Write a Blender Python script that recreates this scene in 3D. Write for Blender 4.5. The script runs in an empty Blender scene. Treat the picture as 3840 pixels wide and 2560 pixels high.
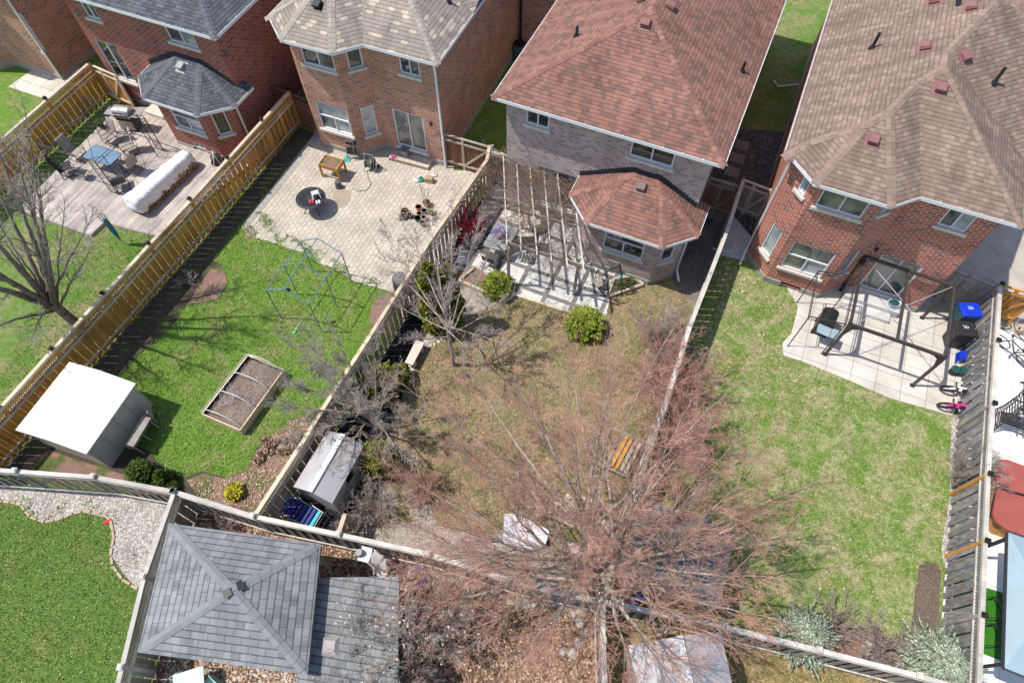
import bpy, math, random
import numpy as np
from mathutils import Vector, Matrix
rnd = random.Random(7)
SC = bpy.context.scene
COL = SC.collection
R = math.radians
# ------------------------------------------------------------------ camera
CAM_H = 21.5; PITCH = R(59.337); ROLL = R(.555); FPX = 2438.0
cd = bpy.data.cameras.new('camera'); cam = bpy.data.objects.new('camera', cd); COL.objects.link(cam)
cd.sensor_width = 36; cd.lens = FPX / 3840 * 36; cd.clip_end = 2000
_fw = Vector((0, math.cos(PITCH), -math.sin(PITCH))); _rt = Vector((1, 0, 0)); _up = _rt.cross(_fw)
RT = _rt * math.cos(ROLL) + _up * math.sin(ROLL); UP = -_rt * math.sin(ROLL) + _up * math.cos(ROLL); FW = _fw
cam.matrix_world = Matrix(((RT.x, UP.x, -FW.x, 0), (RT.y, UP.y, -FW.y, 0), (RT.z, UP.z, -FW.z, CAM_H), (0, 0, 0, 1)))
SC.camera = cam
CP = Vector((0, 0, CAM_H))
# ------------------------------------------------------------------ light
SUN_EL = 61.0
w = bpy.data.worlds.new('World'); SC.world = w; w.use_nodes = True
nt = w.node_tree; bg = nt.nodes['Background']; sky = nt.nodes.new('ShaderNodeTexSky')
sky.sky_type = 'NISHITA'; sky.sun_disc = False; sky.sun_elevation = R(SUN_EL); sky.sun_rotation = R(-91)
nt.links.new(sky.outputs[0], bg.inputs[0]); bg.inputs[1].default_value = .15
sl = bpy.data.lights.new('sun', 'SUN'); sun = bpy.data.objects.new('sun', sl); COL.objects.link(sun)
sl.energy = 4.0; sl.angle = R(.55); sl.color = (1, .955, .89)
sd = Vector((-math.cos(R(SUN_EL)), .015, math.sin(R(SUN_EL))))
sun.rotation_euler = sd.to_track_quat('Z', 'Y').to_euler(); sun.location = (-20, 0, 40)
SC.view_settings.view_transform = 'Standard'; SC.view_settings.look = 'None'; SC.view_settings.gamma = 1
SC.view_settings.exposure = .30
# ------------------------------------------------------------------ photo geometry: a point seen at pixel (u, v) and height z
def ray(u, v):
    return FW + RT * ((u - 1920) / FPX) - UP * ((v - 1280) / FPX)
def G(u, v, z=0.0):
    d = ray(u, v); t = (z - CAM_H) / d.z
    return Vector((d.x * t, d.y * t, z))
# ------------------------------------------------------------------ things
def tag(o, label=None, cat=None, group=None, kind=None):
    if label: o['label'] = label
    if cat: o['category'] = cat
    if group: o['group'] = group
    if kind: o['kind'] = kind
    return o
def thing(name, label, cat, loc=(0, 0, 0), rot=0.0, group=None):
    o = bpy.data.objects.new(name, None); COL.objects.link(o); o.empty_display_size = .2
    o.location = loc; o.rotation_euler = (0, 0, rot)
    return tag(o, label, cat, group)
def dup(root, loc=None, rot=None, label=None, group=None, parent=None):
    c = root.copy(); COL.objects.link(c)
    if parent is not None: c.parent = parent
    if loc is not None: c.location = loc
    if rot is not None: c.rotation_euler = (0, 0, rot)
    if label: c['label'] = label
    if group: c['group'] = group
    for ch in list(root.children): dup(ch, parent=c)
    return c
# ------------------------------------------------------------------ mesh builder
class MB:
    def __init__(s): s.v = []; s.f = []; s.uv = {}
    def poly(s, pts, uvs=None):
        i = len(s.v); s.v += [tuple(p) for p in pts]; s.f.append(tuple(range(i, i + len(pts))))
        if uvs: s.uv[len(s.f) - 1] = uvs
    def hexa(s, P):  # 8 points: 4 bottom ccw, 4 top
        i = len(s.v); s.v += [tuple(p) for p in P]
        for q in ((3, 2, 1, 0), (4, 5, 6, 7), (0, 1, 5, 4), (1, 2, 6, 5), (2, 3, 7, 6), (3, 0, 4, 7)): s.f.append(tuple(i + k for k in q))
    def box(s, c, d, rot=0.0):  # centre, full dims
        x, y, z = d[0] / 2, d[1] / 2, d[2] / 2; ca, sa = math.cos(rot), math.sin(rot); P = []
        for zz in (-z, z):
            for a, b in ((-x, -y), (x, -y), (x, y), (-x, y)): P.append((c[0] + a * ca - b * sa, c[1] + a * sa + b * ca, c[2] + zz))
        s.hexa(P)
    def b0(s, x0, x1, y0, y1, z0, z1): s.box(((x0 + x1) / 2, (y0 + y1) / 2, (z0 + z1) / 2), (x1 - x0, y1 - y0, z1 - z0))
    def bar(s, a, b, w, h, up=(0, 0, 1)):  # rectangular bar a->b, width w, height h
        a = Vector(a); b = Vector(b); d = (b - a).normalized(); u = Vector(up)
        if abs(d.dot(u)) > .98: u = Vector((0, 1, 0))
        x = d.cross(u).normalized() * (w / 2); y = x.cross(d).normalized() * (h / 2)
        s.hexa([a - x - y, a + x - y, b + x - y, b - x - y, a - x + y, a + x + y, b + x + y, b - x + y])
    def tube(s, pts, r, n=6, closed=False):
        pts = [Vector(p) for p in pts]; N = len(pts); rs = r if isinstance(r, (list, tuple)) else [r] * N
        i0 = len(s.v); ref = Vector((0, 0, 1))
        for i, p in enumerate(pts):
            if closed: d = pts[(i + 1) % N] - pts[i - 1]
            else: d = pts[min(i + 1, N - 1)] - pts[max(i - 1, 0)]
            d.normalize(); rf = ref if abs(d.z) < .95 else Vector((1, 0, 0))
            x = d.cross(rf).normalized(); y = x.cross(d)
            for k in range(n):
                a = 2 * math.pi * k / n; s.v.append(tuple(p + (x * math.cos(a) + y * math.sin(a)) * rs[i]))
        for i in range(N if closed else N - 1):
            j = (i + 1) % N
            for k in range(n):
                m = (k + 1) % n; s.f.append((i0 + i * n + k, i0 + i * n + m, i0 + j * n + m, i0 + j * n + k))
        if not closed:
            s.f.append(tuple(i0 + k for k in reversed(range(n)))); s.f.append(tuple(i0 + (N - 1) * n + k for k in range(n)))
    def lathe(s, prof, c=(0, 0, 0), n=20, sx=1, sy=1, open_top=False):  # prof: (r, z)
        i0 = len(s.v)
        for (r, z) in prof:
            for k in range(n):
                a = 2 * math.pi * k / n; s.v.append((c[0] + r * math.cos(a) * sx, c[1] + r * math.sin(a) * sy, c[2] + z))
        for i in range(len(prof) - 1):
            for k in range(n):
                m = (k + 1) % n; s.f.append((i0 + i * n + k, i0 + i * n + m, i0 + (i + 1) * n + m, i0 + (i + 1) * n + k))
        s.f.append(tuple(i0 + k for k in reversed(range(n))))
        if not open_top: s.f.append(tuple(i0 + (len(prof) - 1) * n + k for k in range(n)))
    def prism(s, pts, z0, z1):
        n = len(pts); b = [(p[0], p[1], z0) for p in pts]; t = [(p[0], p[1], z1) for p in pts]
        s.poly(t); s.poly(b[::-1])
        for i in range(n): j = (i + 1) % n; s.poly([b[i], b[j], t[j], t[i]])
    def build(s, name, mat, parent=None, smooth=False, az=0.0, bevel=0):
        me = bpy.data.meshes.new(name); me.from_pydata(s.v, [], s.f); me.update()
        uvl = me.uv_layers.new(name='UVMap'); ca, sa = math.cos(az), math.sin(az)
        for p in me.polygons:
            if p.index in s.uv:
                for li, q in zip(p.loop_indices, s.uv[p.index]): uvl.data[li].uv = q
                continue
            nrm = p.normal
            if abs(nrm.z) > .999: t = Vector((ca, -sa, 0)); b = Vector((sa, ca, 0))
            else:
                t = Vector((0, 0, 1)).cross(nrm); t.normalize(); b = nrm.cross(t)
            for li in p.loop_indices:
                c = me.vertices[me.loops[li].vertex_index].co; uvl.data[li].uv = (c.dot(t), c.dot(b))
        if smooth:
            for p in me.polygons: p.use_smooth = True
        me.materials.append(mat)
        o = bpy.data.objects.new(name, me); COL.objects.link(o)
        if parent is not None: o.parent = parent
        if bevel:
            m = o.modifiers.new('bevel', 'BEVEL'); m.width = bevel; m.segments = 2; m.limit_method = 'ANGLE'
        return o
def np_mesh(name, mat, V, F, parent=None, smooth=False):
    me = bpy.data.meshes.new(name); k = F.shape[1]
    me.vertices.add(len(V)); me.vertices.foreach_set('co', V.astype(np.float32).ravel())
    me.loops.add(F.size); me.loops.foreach_set('vertex_index', F.astype(np.int32).ravel())
    me.polygons.add(len(F)); me.polygons.foreach_set('loop_start', np.arange(0, F.size, k, dtype=np.int32))
    me.polygons.foreach_set('loop_total', np.full(len(F), k, dtype=np.int32))
    me.update(calc_edges=True)
    if smooth: me.polygons.foreach_set('use_smooth', np.ones(len(F), dtype=bool))
    me.materials.append(mat)
    o = bpy.data.objects.new(name, me); COL.objects.link(o)
    if parent is not None: o.parent = parent
    return o
# ------------------------------------------------------------------ materials
class NB:
    def __init__(s, name):
        s.m = bpy.data.materials.new(name); s.m.use_nodes = True; s.t = s.m.node_tree; s.p = s.t.nodes['Principled BSDF']
        s.tc = s.t.nodes.new('ShaderNodeTexCoord')
    def n(s, typ, **kw):
        x = s.t.nodes.new(typ)
        for k, v in kw.items():
            if k.startswith('i_'): x.inputs[k[2:].replace('_', ' ')].default_value = v
            else: setattr(x, k, v)
        return x
    def l(s, a, b): s.t.links.new(a, b)
    def noise(s, scale, detail=3, rough=.55, vec=None, dist=0):
        x = s.n('ShaderNodeTexNoise'); x.inputs['Scale'].default_value = scale; x.inputs['Detail'].default_value = detail
        x.inputs['Roughness'].default_value = rough; x.inputs['Distortion'].default_value = dist
        s.l(vec if vec is not None else s.tc.outputs['Object'], x.inputs['Vector']); return x.outputs['Fac']
    def ramp(s, fac, stops):
        x = s.n('ShaderNodeValToRGB'); e = x.color_ramp.elements
        while len(e) < len(stops): e.new(.5)
        for i, (p, c) in enumerate(stops): e[i].position = p; e[i].color = (c[0], c[1], c[2], 1) if isinstance(c, tuple) else (c, c, c, 1)
        s.l(fac, x.inputs[0]); return x.outputs[0]
    def mix(s, fac, a, b, mode='MIX'):
        x = s.n('ShaderNodeMix', data_type='RGBA', blend_type=mode); x.clamp_result = False
        for sock, val in ((x.inputs[0], fac), (x.inputs[6], a), (x.inputs[7], b)):
            if isinstance(val, (int, float)): sock.default_value = val
            elif isinstance(val, tuple): sock.default_value = (val[0], val[1], val[2], 1)
            else: s.l(val, sock)
        return x.outputs[2]
    def bump(s, h, strength=.5, dist=.01):
        x = s.n('ShaderNodeBump'); x.inputs['Strength'].default_value = strength; x.inputs['Distance'].default_value = dist
        s.l(h, x.inputs['Height']); s.l(x.outputs[0], s.p.inputs['Normal']); return x
    def fin(s, col, rough=.8, spec=.3, metal=0):
        if isinstance(col, tuple): s.p.inputs['Base Color'].default_value = (*col, 1)
        else: s.l(col, s.p.inputs['Base Color'])
        s.p.inputs['Roughness'].default_value = rough; s.p.inputs['Specular IOR Level'].default_value = spec; s.p.inputs['Metallic'].default_value = metal
        return s.m
    def vec(s, sx, sy, sz=1, src='UV'):
        x = s.n('ShaderNodeMapping'); x.inputs['Scale'].default_value = (sx, sy, sz); s.l(s.tc.outputs[src], x.inputs[0]); return x.outputs[0]
def plain(name, c, rough=.6, var=.12, scale=6, spec=.35, metal=0, bump=0):
    b = NB(name); f = b.noise(scale, 4)
    lo = tuple(x * (1 - var) for x in c); hi = tuple(min(1, x * (1 + var)) for x in c)
    col = b.ramp(f, [(.3, lo), (.7, hi)])
    if bump: b.bump(b.noise(scale * 8, 3), bump, .01)
    return b.fin(col, rough, spec, metal)
def brick(name, c1, c2, c3, mortar, w=.30, h=.105, bias=0, msize=.012, dark=.25):
    b = NB(name); uv = b.tc.outputs['UV']
    def br(a, c, bi, ww=w):
        x = b.n('ShaderNodeTexBrick'); x.inputs['Scale'].default_value = 1; x.inputs['Brick Width'].default_value = ww; x.inputs['Row Height'].default_value = h
        x.inputs['Mortar Size'].default_value = msize; x.inputs['Mortar Smooth'].default_value = .1; x.inputs['Bias'].default_value = bi
        x.inputs['Color1'].default_value = (*a, 1); x.inputs['Color2'].default_value = (*c, 1); x.inputs['Mortar'].default_value = (*mortar, 1); b.l(uv, x.inputs['Vector']); return x
    x = br(c1, c2, bias); k = br((0, 0, 0), (1, 1, 1), 0)
    k.inputs['Mortar'].default_value = (0, 0, 0, 1)
    m = b.ramp(k.outputs['Color'], [(1 - dark - .02, 0.0), (1 - dark + .02, 1.0)])
    dk = b.mix(x.outputs['Fac'], c3, mortar)
    nz = b.noise(1.1, 4); col = b.mix(m, x.outputs['Color'], dk)
    col = b.mix(.45, col, b.mix(1.0, col, b.ramp(nz, [(.3, .65), (.7, 1.35)]), 'MULTIPLY'))
    fine = b.noise(30, 3); col = b.mix(.3, col, b.mix(1.0, col, b.ramp(fine, [(.3, .6), (.7, 1.4)]), 'MULTIPLY'))
    mm = b.n('ShaderNodeMath', operation='SUBTRACT'); mm.inputs[0].default_value = 1; b.l(x.outputs['Fac'], mm.inputs[1]); b.bump(mm.outputs[0], .5, .01)
    return b.fin(col, .85, .2)
def shingle(name, c1, c2, c3, w=.30, h=.15, dark=(.02, .02, .02), lines=.018, third=.2, seam=.6):
    b = NB(name); uv = b.tc.outputs['UV']
    def br(a, c, ww, hh, off=.5, ms=lines, vec=None, sm=.0):
        x = b.n('ShaderNodeTexBrick'); x.inputs['Scale'].default_value = 1; x.inputs['Brick Width'].default_value = ww; x.inputs['Row Height'].default_value = hh; x.offset = off
        x.inputs['Mortar Size'].default_value = ms; x.inputs['Mortar Smooth'].default_value = sm; x.inputs['Color1'].default_value = (*a, 1); x.inputs['Color2'].default_value = (*c, 1)
        b.l(vec if vec is not None else uv, x.inputs['Vector']); return x
    x = br(c1, c2, w, h, .5, .0001); y = br((0, 0, 0), (1, 1, 1), w * .62, h, .37, .0001)
    m = b.ramp(y.outputs['Color'], [(1 - third - .02, 0.0), (1 - third + .02, 1.0)])
    col = b.mix(m, x.outputs['Color'], c3)
    # course shadow line: saw-tooth of v
    sep = b.n('ShaderNodeSeparateXYZ'); b.l(uv, sep.inputs[0])
    md = b.n('ShaderNodeMath', operation='DIVIDE'); md.inputs[1].default_value = h; b.l(sep.outputs[1], md.inputs[0])
    fr = b.n('ShaderNodeMath', operation='FRACT'); b.l(md.outputs[0], fr.inputs[0])
    line = b.ramp(fr.outputs[0], [(0, 1.0), (.10, 1.0), (.2, 0.0)]); 
    s2 = br((1, 1, 1), (1, 1, 1), w, h, .5, .008); s2.inputs['Mortar'].default_value = (0, 0, 0, 1)
    st = b.ramp(b.noise(1.0, 4, .6, b.vec(2.2, .35)), [(.35, .80), (.65, 1.12)]); col = b.mix(1.0, col, st, 'MULTIPLY')
    col = b.mix(b.mix(1.0, line, (.6, .6, .6), 'MULTIPLY'), col, b.mix(.75, col, dark))
    col = b.mix(seam, col, b.mix(1.0, col, s2.outputs['Color'], 'MULTIPLY')) if seam else col
    nz = b.noise(.7, 5); col = b.mix(.5, col, b.mix(1.0, col, b.ramp(nz, [(.3, .78), (.7, 1.22)]), 'MULTIPLY'))
    fine = b.noise(60, 2); col = b.mix(.35, col, b.mix(1.0, col, b.ramp(fine, [(.3, .6), (.7, 1.4)]), 'MULTIPLY'))
    inv = b.n('ShaderNodeMath', operation='SUBTRACT'); inv.inputs[0].default_value = 1; b.l(fr.outputs[0], inv.inputs[1])
    b.bump(inv.outputs[0], .6, .012)
    return b.fin(col, .92, .15)
def wood(name, c1, c2, rough=.8, gs=9, along='v', streak=3):
    b = NB(name); v = b.vec(streak if along == 'u' else gs * 4, gs * 4 if along == 'u' else streak, 1)
    f = b.noise(1, 4, .6, v); g = b.noise(1.3, 4); col = b.ramp(f, [(.3, c1), (.7, c2)])
    col = b.mix(.6, col, b.mix(1.0, col, b.ramp(g, [(.3, .6), (.7, 1.35)]), 'MULTIPLY'))
    gi = b.n('ShaderNodeNewGeometry'); col = b.mix(.5, col, b.mix(1.0, col, b.ramp(gi.outputs['Random Per Island'], [(0, .6), (1, 1.35)]), 'MULTIPLY'))
    b.bump(f, .3, .004); return b.fin(col, rough, .2)
def grass(name, stops, dry, dryamt=(.45, .6), s1=.55, seed=0, bumpd=.03):
    b = NB(name); mp = b.n('ShaderNodeMapping'); mp.inputs['Location'].default_value = (seed * 7.3, seed * 3.1, 0); b.l(b.tc.outputs['Object'], mp.inputs[0]); ob = mp.outputs[0]
    fine = b.noise(30, 5, .7, ob); mid = b.noise(4.5, 5, .65, ob, .4); big = b.noise(s1, 5, .65, ob, .6)
    g = b.ramp(fine, stops); d = b.ramp(fine, [(.3, tuple(x * .55 for x in dry)), (.68, dry)])
    mk = b.n('ShaderNodeMath', operation='ADD'); b.l(big, mk.inputs[0]); mm = b.n('ShaderNodeMath', operation='MULTIPLY'); mm.inputs[1].default_value = .55; b.l(mid, mm.inputs[0]); b.l(mm.outputs[0], mk.inputs[1])
    ff = b.n('ShaderNodeMath', operation='MULTIPLY'); ff.inputs[1].default_value = .35; b.l(fine, ff.inputs[0]); m2 = b.n('ShaderNodeMath', operation='ADD'); b.l(mk.outputs[0], m2.inputs[0]); b.l(ff.outputs[0], m2.inputs[1])
    m3 = b.n('ShaderNodeMath', operation='MULTIPLY'); m3.inputs[1].default_value = 1 / 1.9; b.l(m2.outputs[0], m3.inputs[0])
    f = b.ramp(m3.outputs[0], [(dryamt[0], 0.0), (dryamt[1], 1.0)])
    col = b.mix(f, g, d); col = b.mix(.5, col, b.mix(1.0, col, b.ramp(mid, [(.3, .7), (.7, 1.3)]), 'MULTIPLY'))
    b.bump(b.noise(45, 4, .7, ob), .9, bumpd); return b.fin(col, .95, .1)
def ground_mix(name, cols, scale=22, rough=.95, bumpd=.03, voro=False, patch=None):
    b = NB(name); ob = b.tc.outputs['Object']
    if voro:
        vn = b.n('ShaderNodeTexVoronoi'); vn.inputs['Scale'].default_value = scale; b.l(ob, vn.inputs['Vector'])
        sp = b.n('ShaderNodeSeparateXYZ'); b.l(vn.outputs['Color'], sp.inputs[0]); f = sp.outputs[0]; h = vn.outputs['Distance']
        n = len(cols); col = b.ramp(f, [(i / max(1, n - 1), c) for i, c in enumerate(cols)])
        col = b.mix(1.0, col, b.ramp(h, [(.0, 1.15), (.55, .45)]), 'MULTIPLY')
        inv = b.n('ShaderNodeMath', operation='SUBTRACT'); inv.inputs[0].default_value = 1; b.l(h, inv.inputs[1]); b.bump(inv.outputs[0], .9, bumpd)
    else:
        f = b.noise(scale, 6, .75); n = len(cols); col = b.ramp(f, [(.3 + .4 * i / max(1, n - 1), c) for i, c in enumerate(cols)]); b.bump(b.noise(scale * 1.5, 5, .7), .9, bumpd)
    if patch: col = b.mix(b.ramp(b.noise(patch[1], 4, .6), [(.5, 0.0), (.6, 1.0)]), col, patch[0])
    col = b.mix(.5, col, b.mix(1.0, col, b.ramp(b.noise(1.2, 4), [(.3, .7), (.7, 1.25)]), 'MULTIPLY'))
    return b.fin(col, rough, .15)
def paver(name, c1, c2, joint, w, h, off=.5, ms=.012, az=0, weeds=None, rough=.9):
    b = NB(name); mp = b.n('ShaderNodeMapping'); mp.inputs['Rotation'].default_value = (0, 0, az); b.l(b.tc.outputs['Object'], mp.inputs[0])
    x = b.n('ShaderNodeTexBrick'); x.offset = off; x.inputs['Scale'].default_value = 1; x.inputs['Brick Width'].default_value = w; x.inputs['Row Height'].default_value = h
    x.inputs['Mortar Size'].default_value = ms; x.inputs['Mortar Smooth'].default_value = .2; x.inputs['Color1'].default_value = (*c1, 1); x.inputs['Color2'].default_value = (*c2, 1); x.inputs['Mortar'].default_value = (*joint, 1)
    b.l(mp.outputs[0], x.inputs['Vector']); col = x.outputs['Color']
    st = b.noise(.9, 5, .6); col = b.mix(.6, col, b.mix(1.0, col, b.ramp(st, [(.3, .68), (.65, 1.18)]), 'MULTIPLY'))
    fn = b.noise(35, 4); col = b.mix(.3, col, b.mix(1.0, col, b.ramp(fn, [(.3, .65), (.7, 1.3)]), 'MULTIPLY'))
    if weeds:
        wn = b.ramp(b.noise(weeds[1], 4, .7), [(weeds[2], 0.0), (weeds[2] + .05, 1.0)]); wm = b.mix(1.0, wn, x.outputs['Fac'], 'MULTIPLY'); col = b.mix(wm, col, weeds[0])
    inv = b.n('ShaderNodeMath', operation='SUBTRACT'); inv.inputs[0].default_value = 1; b.l(x.outputs['Fac'], inv.inputs[1]); b.bump(inv.outputs[0], .5, .01)
    return b.fin(col, rough, .2)
def glassy(name, c, rough=.04, spec=.9, var=None):
    b = NB(name)
    if var: col = b.ramp(b.noise(var[1], 2, .5), [(.42, c), (.58, var[0])])
    else: col = c
    m = b.fin(col, rough, spec); b.p.inputs['Coat Weight'].default_value = .6; b.p.inputs['Coat Roughness'].default_value = .03; return m
M = {}
M['white'] = plain('white_paint', (.72, .73, .74), .45, .05, 3)
M['white_dirty'] = plain('stone_sill', (.58, .56, .50), .85, .15, 8, .2, 0, .3)
M['glass_dark'] = glassy('window_glass_dark', (.012, .016, .02), var=((.05, .055, .055), 1.6))
M['glass_pale'] = glassy('window_glass_curtain', (.42, .46, .46), .12, .6, var=((.24, .28, .29), 1.9))
M['glass_mid'] = glassy('window_glass_mid', (.05, .065, .07), .05, .8, var=((.22, .22, .19), .9))
M['foundation'] = plain('foundation_concrete', (.34, .32, .28), .9, .15, 5, .2, 0, .4)
M['brickA'] = brick('brick_dark_red', (.25, .055, .035), (.36, .09, .055), (.12, .05, .045), (.46, .34, .30), dark=.16, msize=.011)
M['brickB'] = brick('brick_orange', (.40, .165, .105), (.50, .235, .155), (.24, .135, .11), (.56, .46, .38), dark=.16, msize=.011)
M['brickC'] = brick('brick_pale_grey', (.40, .30, .27), (.49, .38, .345), (.29, .215, .20), (.50, .46, .43), w=.22, dark=.3, msize=.012)
M['brickD'] = brick('brick_red', (.36, .085, .05), (.46, .14, .08), (.18, .075, .06), (.56, .42, .36), dark=.18, msize=.014)
M['shA'] = shingle('shingle_charcoal', (.10, .107, .12), (.135, .142, .155), (.085, .09, .105), w=.3, h=.15, third=.3, seam=.4)
M['shB'] = shingle('shingle_beige', (.265, .225, .19), (.315, .27, .225), (.47, .41, .32), w=.45, h=.16, third=.14, dark=(.05, .05, .055), seam=.3)
M['shC'] = shingle('shingle_terracotta', (.25, .125, .095), (.285, .145, .11), (.185, .108, .088), w=.32, h=.15, third=.34, seam=.2)
M['shD'] = shingle('shingle_brown', (.215, .150, .12), (.24, .17, .137), (.285, .21, .165), w=.28, h=.15, third=.26, seam=.2)
M['shE'] = shingle('shingle_grey', (.225, .232, .232), (.262, .268, .268), (.19, .196, .20), w=.46, h=.2, third=.2, seam=.55)
def capm(name, c, v):
    b = NB(name); gi = b.n('ShaderNodeNewGeometry'); col = b.ramp(gi.outputs['Random Per Island'], [(0, tuple(x * (1 - v) for x in c)), (.5, c), (1, tuple(x * (1 + v) for x in c))])
    col = b.mix(.4, col, b.mix(1.0, col, b.ramp(b.noise(40, 3), [(.3, .6), (.7, 1.4)]), 'MULTIPLY')); return b.fin(col, .92, .15)
M['capA'] = capm('ridge_charcoal', (.12, .126, .14), .12); M['capB'] = capm('ridge_beige', (.33, .29, .245), .15)
M['capC'] = capm('ridge_terracotta', (.25, .13, .10), .25); M['capD'] = capm('ridge_brown', (.26, .185, .148), .16); M['capE'] = capm('ridge_grey', (.215, .224, .228), .10)
M['black'] = plain('black_metal', (.018, .018, .02), .45, .2, 8); M['blackp'] = plain('black_plastic', (.025, .026, .028), .5, .2, 8)
M['dark'] = plain('dark_flashing', (.02, .024, .035), .6, .2, 6)
M['cedar'] = wood('cedar_boards', (.37, .165, .04), (.62, .32, .095)); M['cedard'] = wood('cedar_aged', (.22, .115, .06), (.36, .20, .11))
M['greyw'] = wood('weathered_boards', (.19, .165, .14), (.42, .385, .34)); M['greyw2'] = wood('weathered_boards_tan', (.27, .22, .16), (.50, .44, .35))
M['palew'] = wood('pale_lumber', (.48, .38, .26), (.68, .56, .41), streak=2)
M['brownw'] = wood('brown_stained_boards', (.13, .06, .035), (.25, .12, .07))
M['greycap'] = wood('weathered_rail', (.42, .38, .33), (.62, .58, .52), along='u', streak=2)
# ================================================================== house builder (local frame: x along the rear wall, y away from the yards)
def clip(poly, a, b, c):  # keep a x + b y + c >= 0
    out = []; n = len(poly)
    for i in range(n):
        p, q = poly[i], poly[(i + 1) % n]; dp = a * p[0] + b * p[1] + c; dq = a * q[0] + b * q[1] + c
        if dp >= -1e-9: out.append(p)
        if (dp > 1e-9 and dq < -1e-9) or (dp < -1e-9 and dq > 1e-9):
            t = dp / (dp - dq); out.append((p[0] + (q[0] - p[0]) * t, p[1] + (q[1] - p[1]) * t))
    return out
def area(p): return abs(sum(p[i][0] * p[(i + 1) % len(p)][1] - p[(i + 1) % len(p)][0] * p[i][1] for i in range(len(p)))) / 2 if len(p) > 2 else 0
def planes(poly, slope, flat=()):  # convex ccw polygon -> planes (a, b, c): height above eave
    P = []; n = len(poly)
    for i in range(n):
        if i in flat: continue
        (x0, y0), (x1, y1) = poly[i], poly[(i + 1) % n]; L = math.hypot(x1 - x0, y1 - y0); a, b = -(y1 - y0) / L, (x1 - x0) / L
        P.append((a * slope, b * slope, -(a * x0 + b * y0) * slope))
    return P
def hip_facets(parts, slope):  # list of (poly, flat edges); returns facets (2D poly, plane)
    PL = [planes(p, slope, fl) for p, fl in parts]; out = []
    for k, (poly, fl) in enumerate(parts):
        for i, pi in enumerate(PL[k]):
            f = list(poly)
            for j, pj in enumerate(PL[k]):
                if j != i: f = clip(f, pj[0] - pi[0], pj[1] - pi[1], pj[2] - pi[2])
                if len(f) < 3: break
            if len(f) < 3 or area(f) < 1e-4: continue
            cur = [f]
            for m in range(len(parts)):
                if m == k: continue
                nxt = []
                for g_ in cur:
                    rem = g_
                    for pj in PL[m]:
                        a, b, c = pj[0] - pi[0], pj[1] - pi[1], pj[2] - pi[2]
                        if abs(a) < 1e-7 and abs(b) < 1e-7 and abs(c) < 1e-6:
                            if m < k: rem = rem; continue
                            else: continue
                        o = clip(rem, -a, -b, -c)
                        if area(o) > 1e-4: nxt.append(o)
                        rem = clip(rem, a, b, c)
                        if area(rem) < 1e-4: break
                    else:
                        # region where part m is at least as high everywhere: drop it unless an identical plane belongs to us first
                        same = any(abs(pj[0] - pi[0]) < 1e-7 and abs(pj[1] - pi[1]) < 1e-7 and abs(pj[2] - pi[2]) < 1e-6 for pj in PL[m])
                        if same and k < m and area(rem) > 1e-4: nxt.append(rem)
                cur = nxt
            out += [(c_, pi) for c_ in cur]
    return out, PL
def offset(poly, d):  # ccw polygon, d>0 moves inward
    n = len(poly); out = []
    for i in range(n):
        a, p, b = poly[i - 1], poly[i], poly[(i + 1) % n]
        d1 = Vector((p[0] - a[0], p[1] - a[1])).normalized(); d2 = Vector((b[0] - p[0], b[1] - p[1])).normalized()
        n1 = Vector((-d1.y, d1.x)); n2 = Vector((-d2.y, d2.x)); m = n1 + n2; m = m / max(.3, (1 + n1.dot(n2)))
        out.append((p[0] + m.x * d, p[1] + m.y * d))
    return out
def gutter(poly, z, edges, parent, name='gutter', hang=.75):
    mb = MB(); inn = offset(poly, .12); n = len(poly); i2 = offset(poly, .022)
    for i in edges:
        j = (i + 1) % n; A, B, a, b, c, d = poly[i], poly[j], inn[i], inn[j], i2[i], i2[j]
        mb.hexa([(A[0], A[1], z - .12), (B[0], B[1], z - .12), (d[0], d[1], z - .12), (c[0], c[1], z - .12), (A[0], A[1], z + .01), (B[0], B[1], z + .01), (d[0], d[1], z + .01), (c[0], c[1], z + .01)][:4][::1] + [(A[0], A[1], z + .01), (B[0], B[1], z + .01), (d[0], d[1], z + .01), (c[0], c[1], z + .01)])
        mb.hexa([(c[0], c[1], z - .115), (d[0], d[1], z - .115), (b[0], b[1], z - .115), (a[0], a[1], z - .115), (c[0], c[1], z - .085), (d[0], d[1], z - .085), (b[0], b[1], z - .085), (a[0], a[1], z - .085)])
        L = math.hypot(B[0] - A[0], B[1] - A[1]); k = int(L / hang)
        for q in range(1, k + 1):
            t = q / (k + 1); px, py = A[0] + (B[0] - A[0]) * t, A[1] + (B[1] - A[1]) * t; qx, qy = a[0] + (b[0] - a[0]) * t, a[1] + (b[1] - a[1]) * t
            mb.bar((px, py, z + .016), (qx, qy, z + .016), .025, .012)
    return mb.build(name, M['white'], parent)
def caps(mb, a, b, s1, s2, w=.15, ex=.2):  # ridge caps from low a to high b; s1, s2 unit-ish vectors down each side
    a = Vector(a); b = Vector(b); L = (b - a).length; n = max(1, int(L / ex)); d = (b - a) / n; up = Vector((0, 0, .012))
    for i in range(n):
        p0 = a + d * i; p1 = a + d * (i + 1.12); l0 = .022; l1 = .008
        for s in (s1, s2):
            q = [p0 + up * 0 + Vector((0, 0, l0)), p0 + s * w + Vector((0, 0, l0)), p1 + s * w + Vector((0, 0, l1)), p1 + Vector((0, 0, l1))]
            mb.poly(q); mb.poly([q[0] - Vector((0, 0, .012)), q[1] - Vector((0, 0, .012)), q[1], q[0]])
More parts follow.
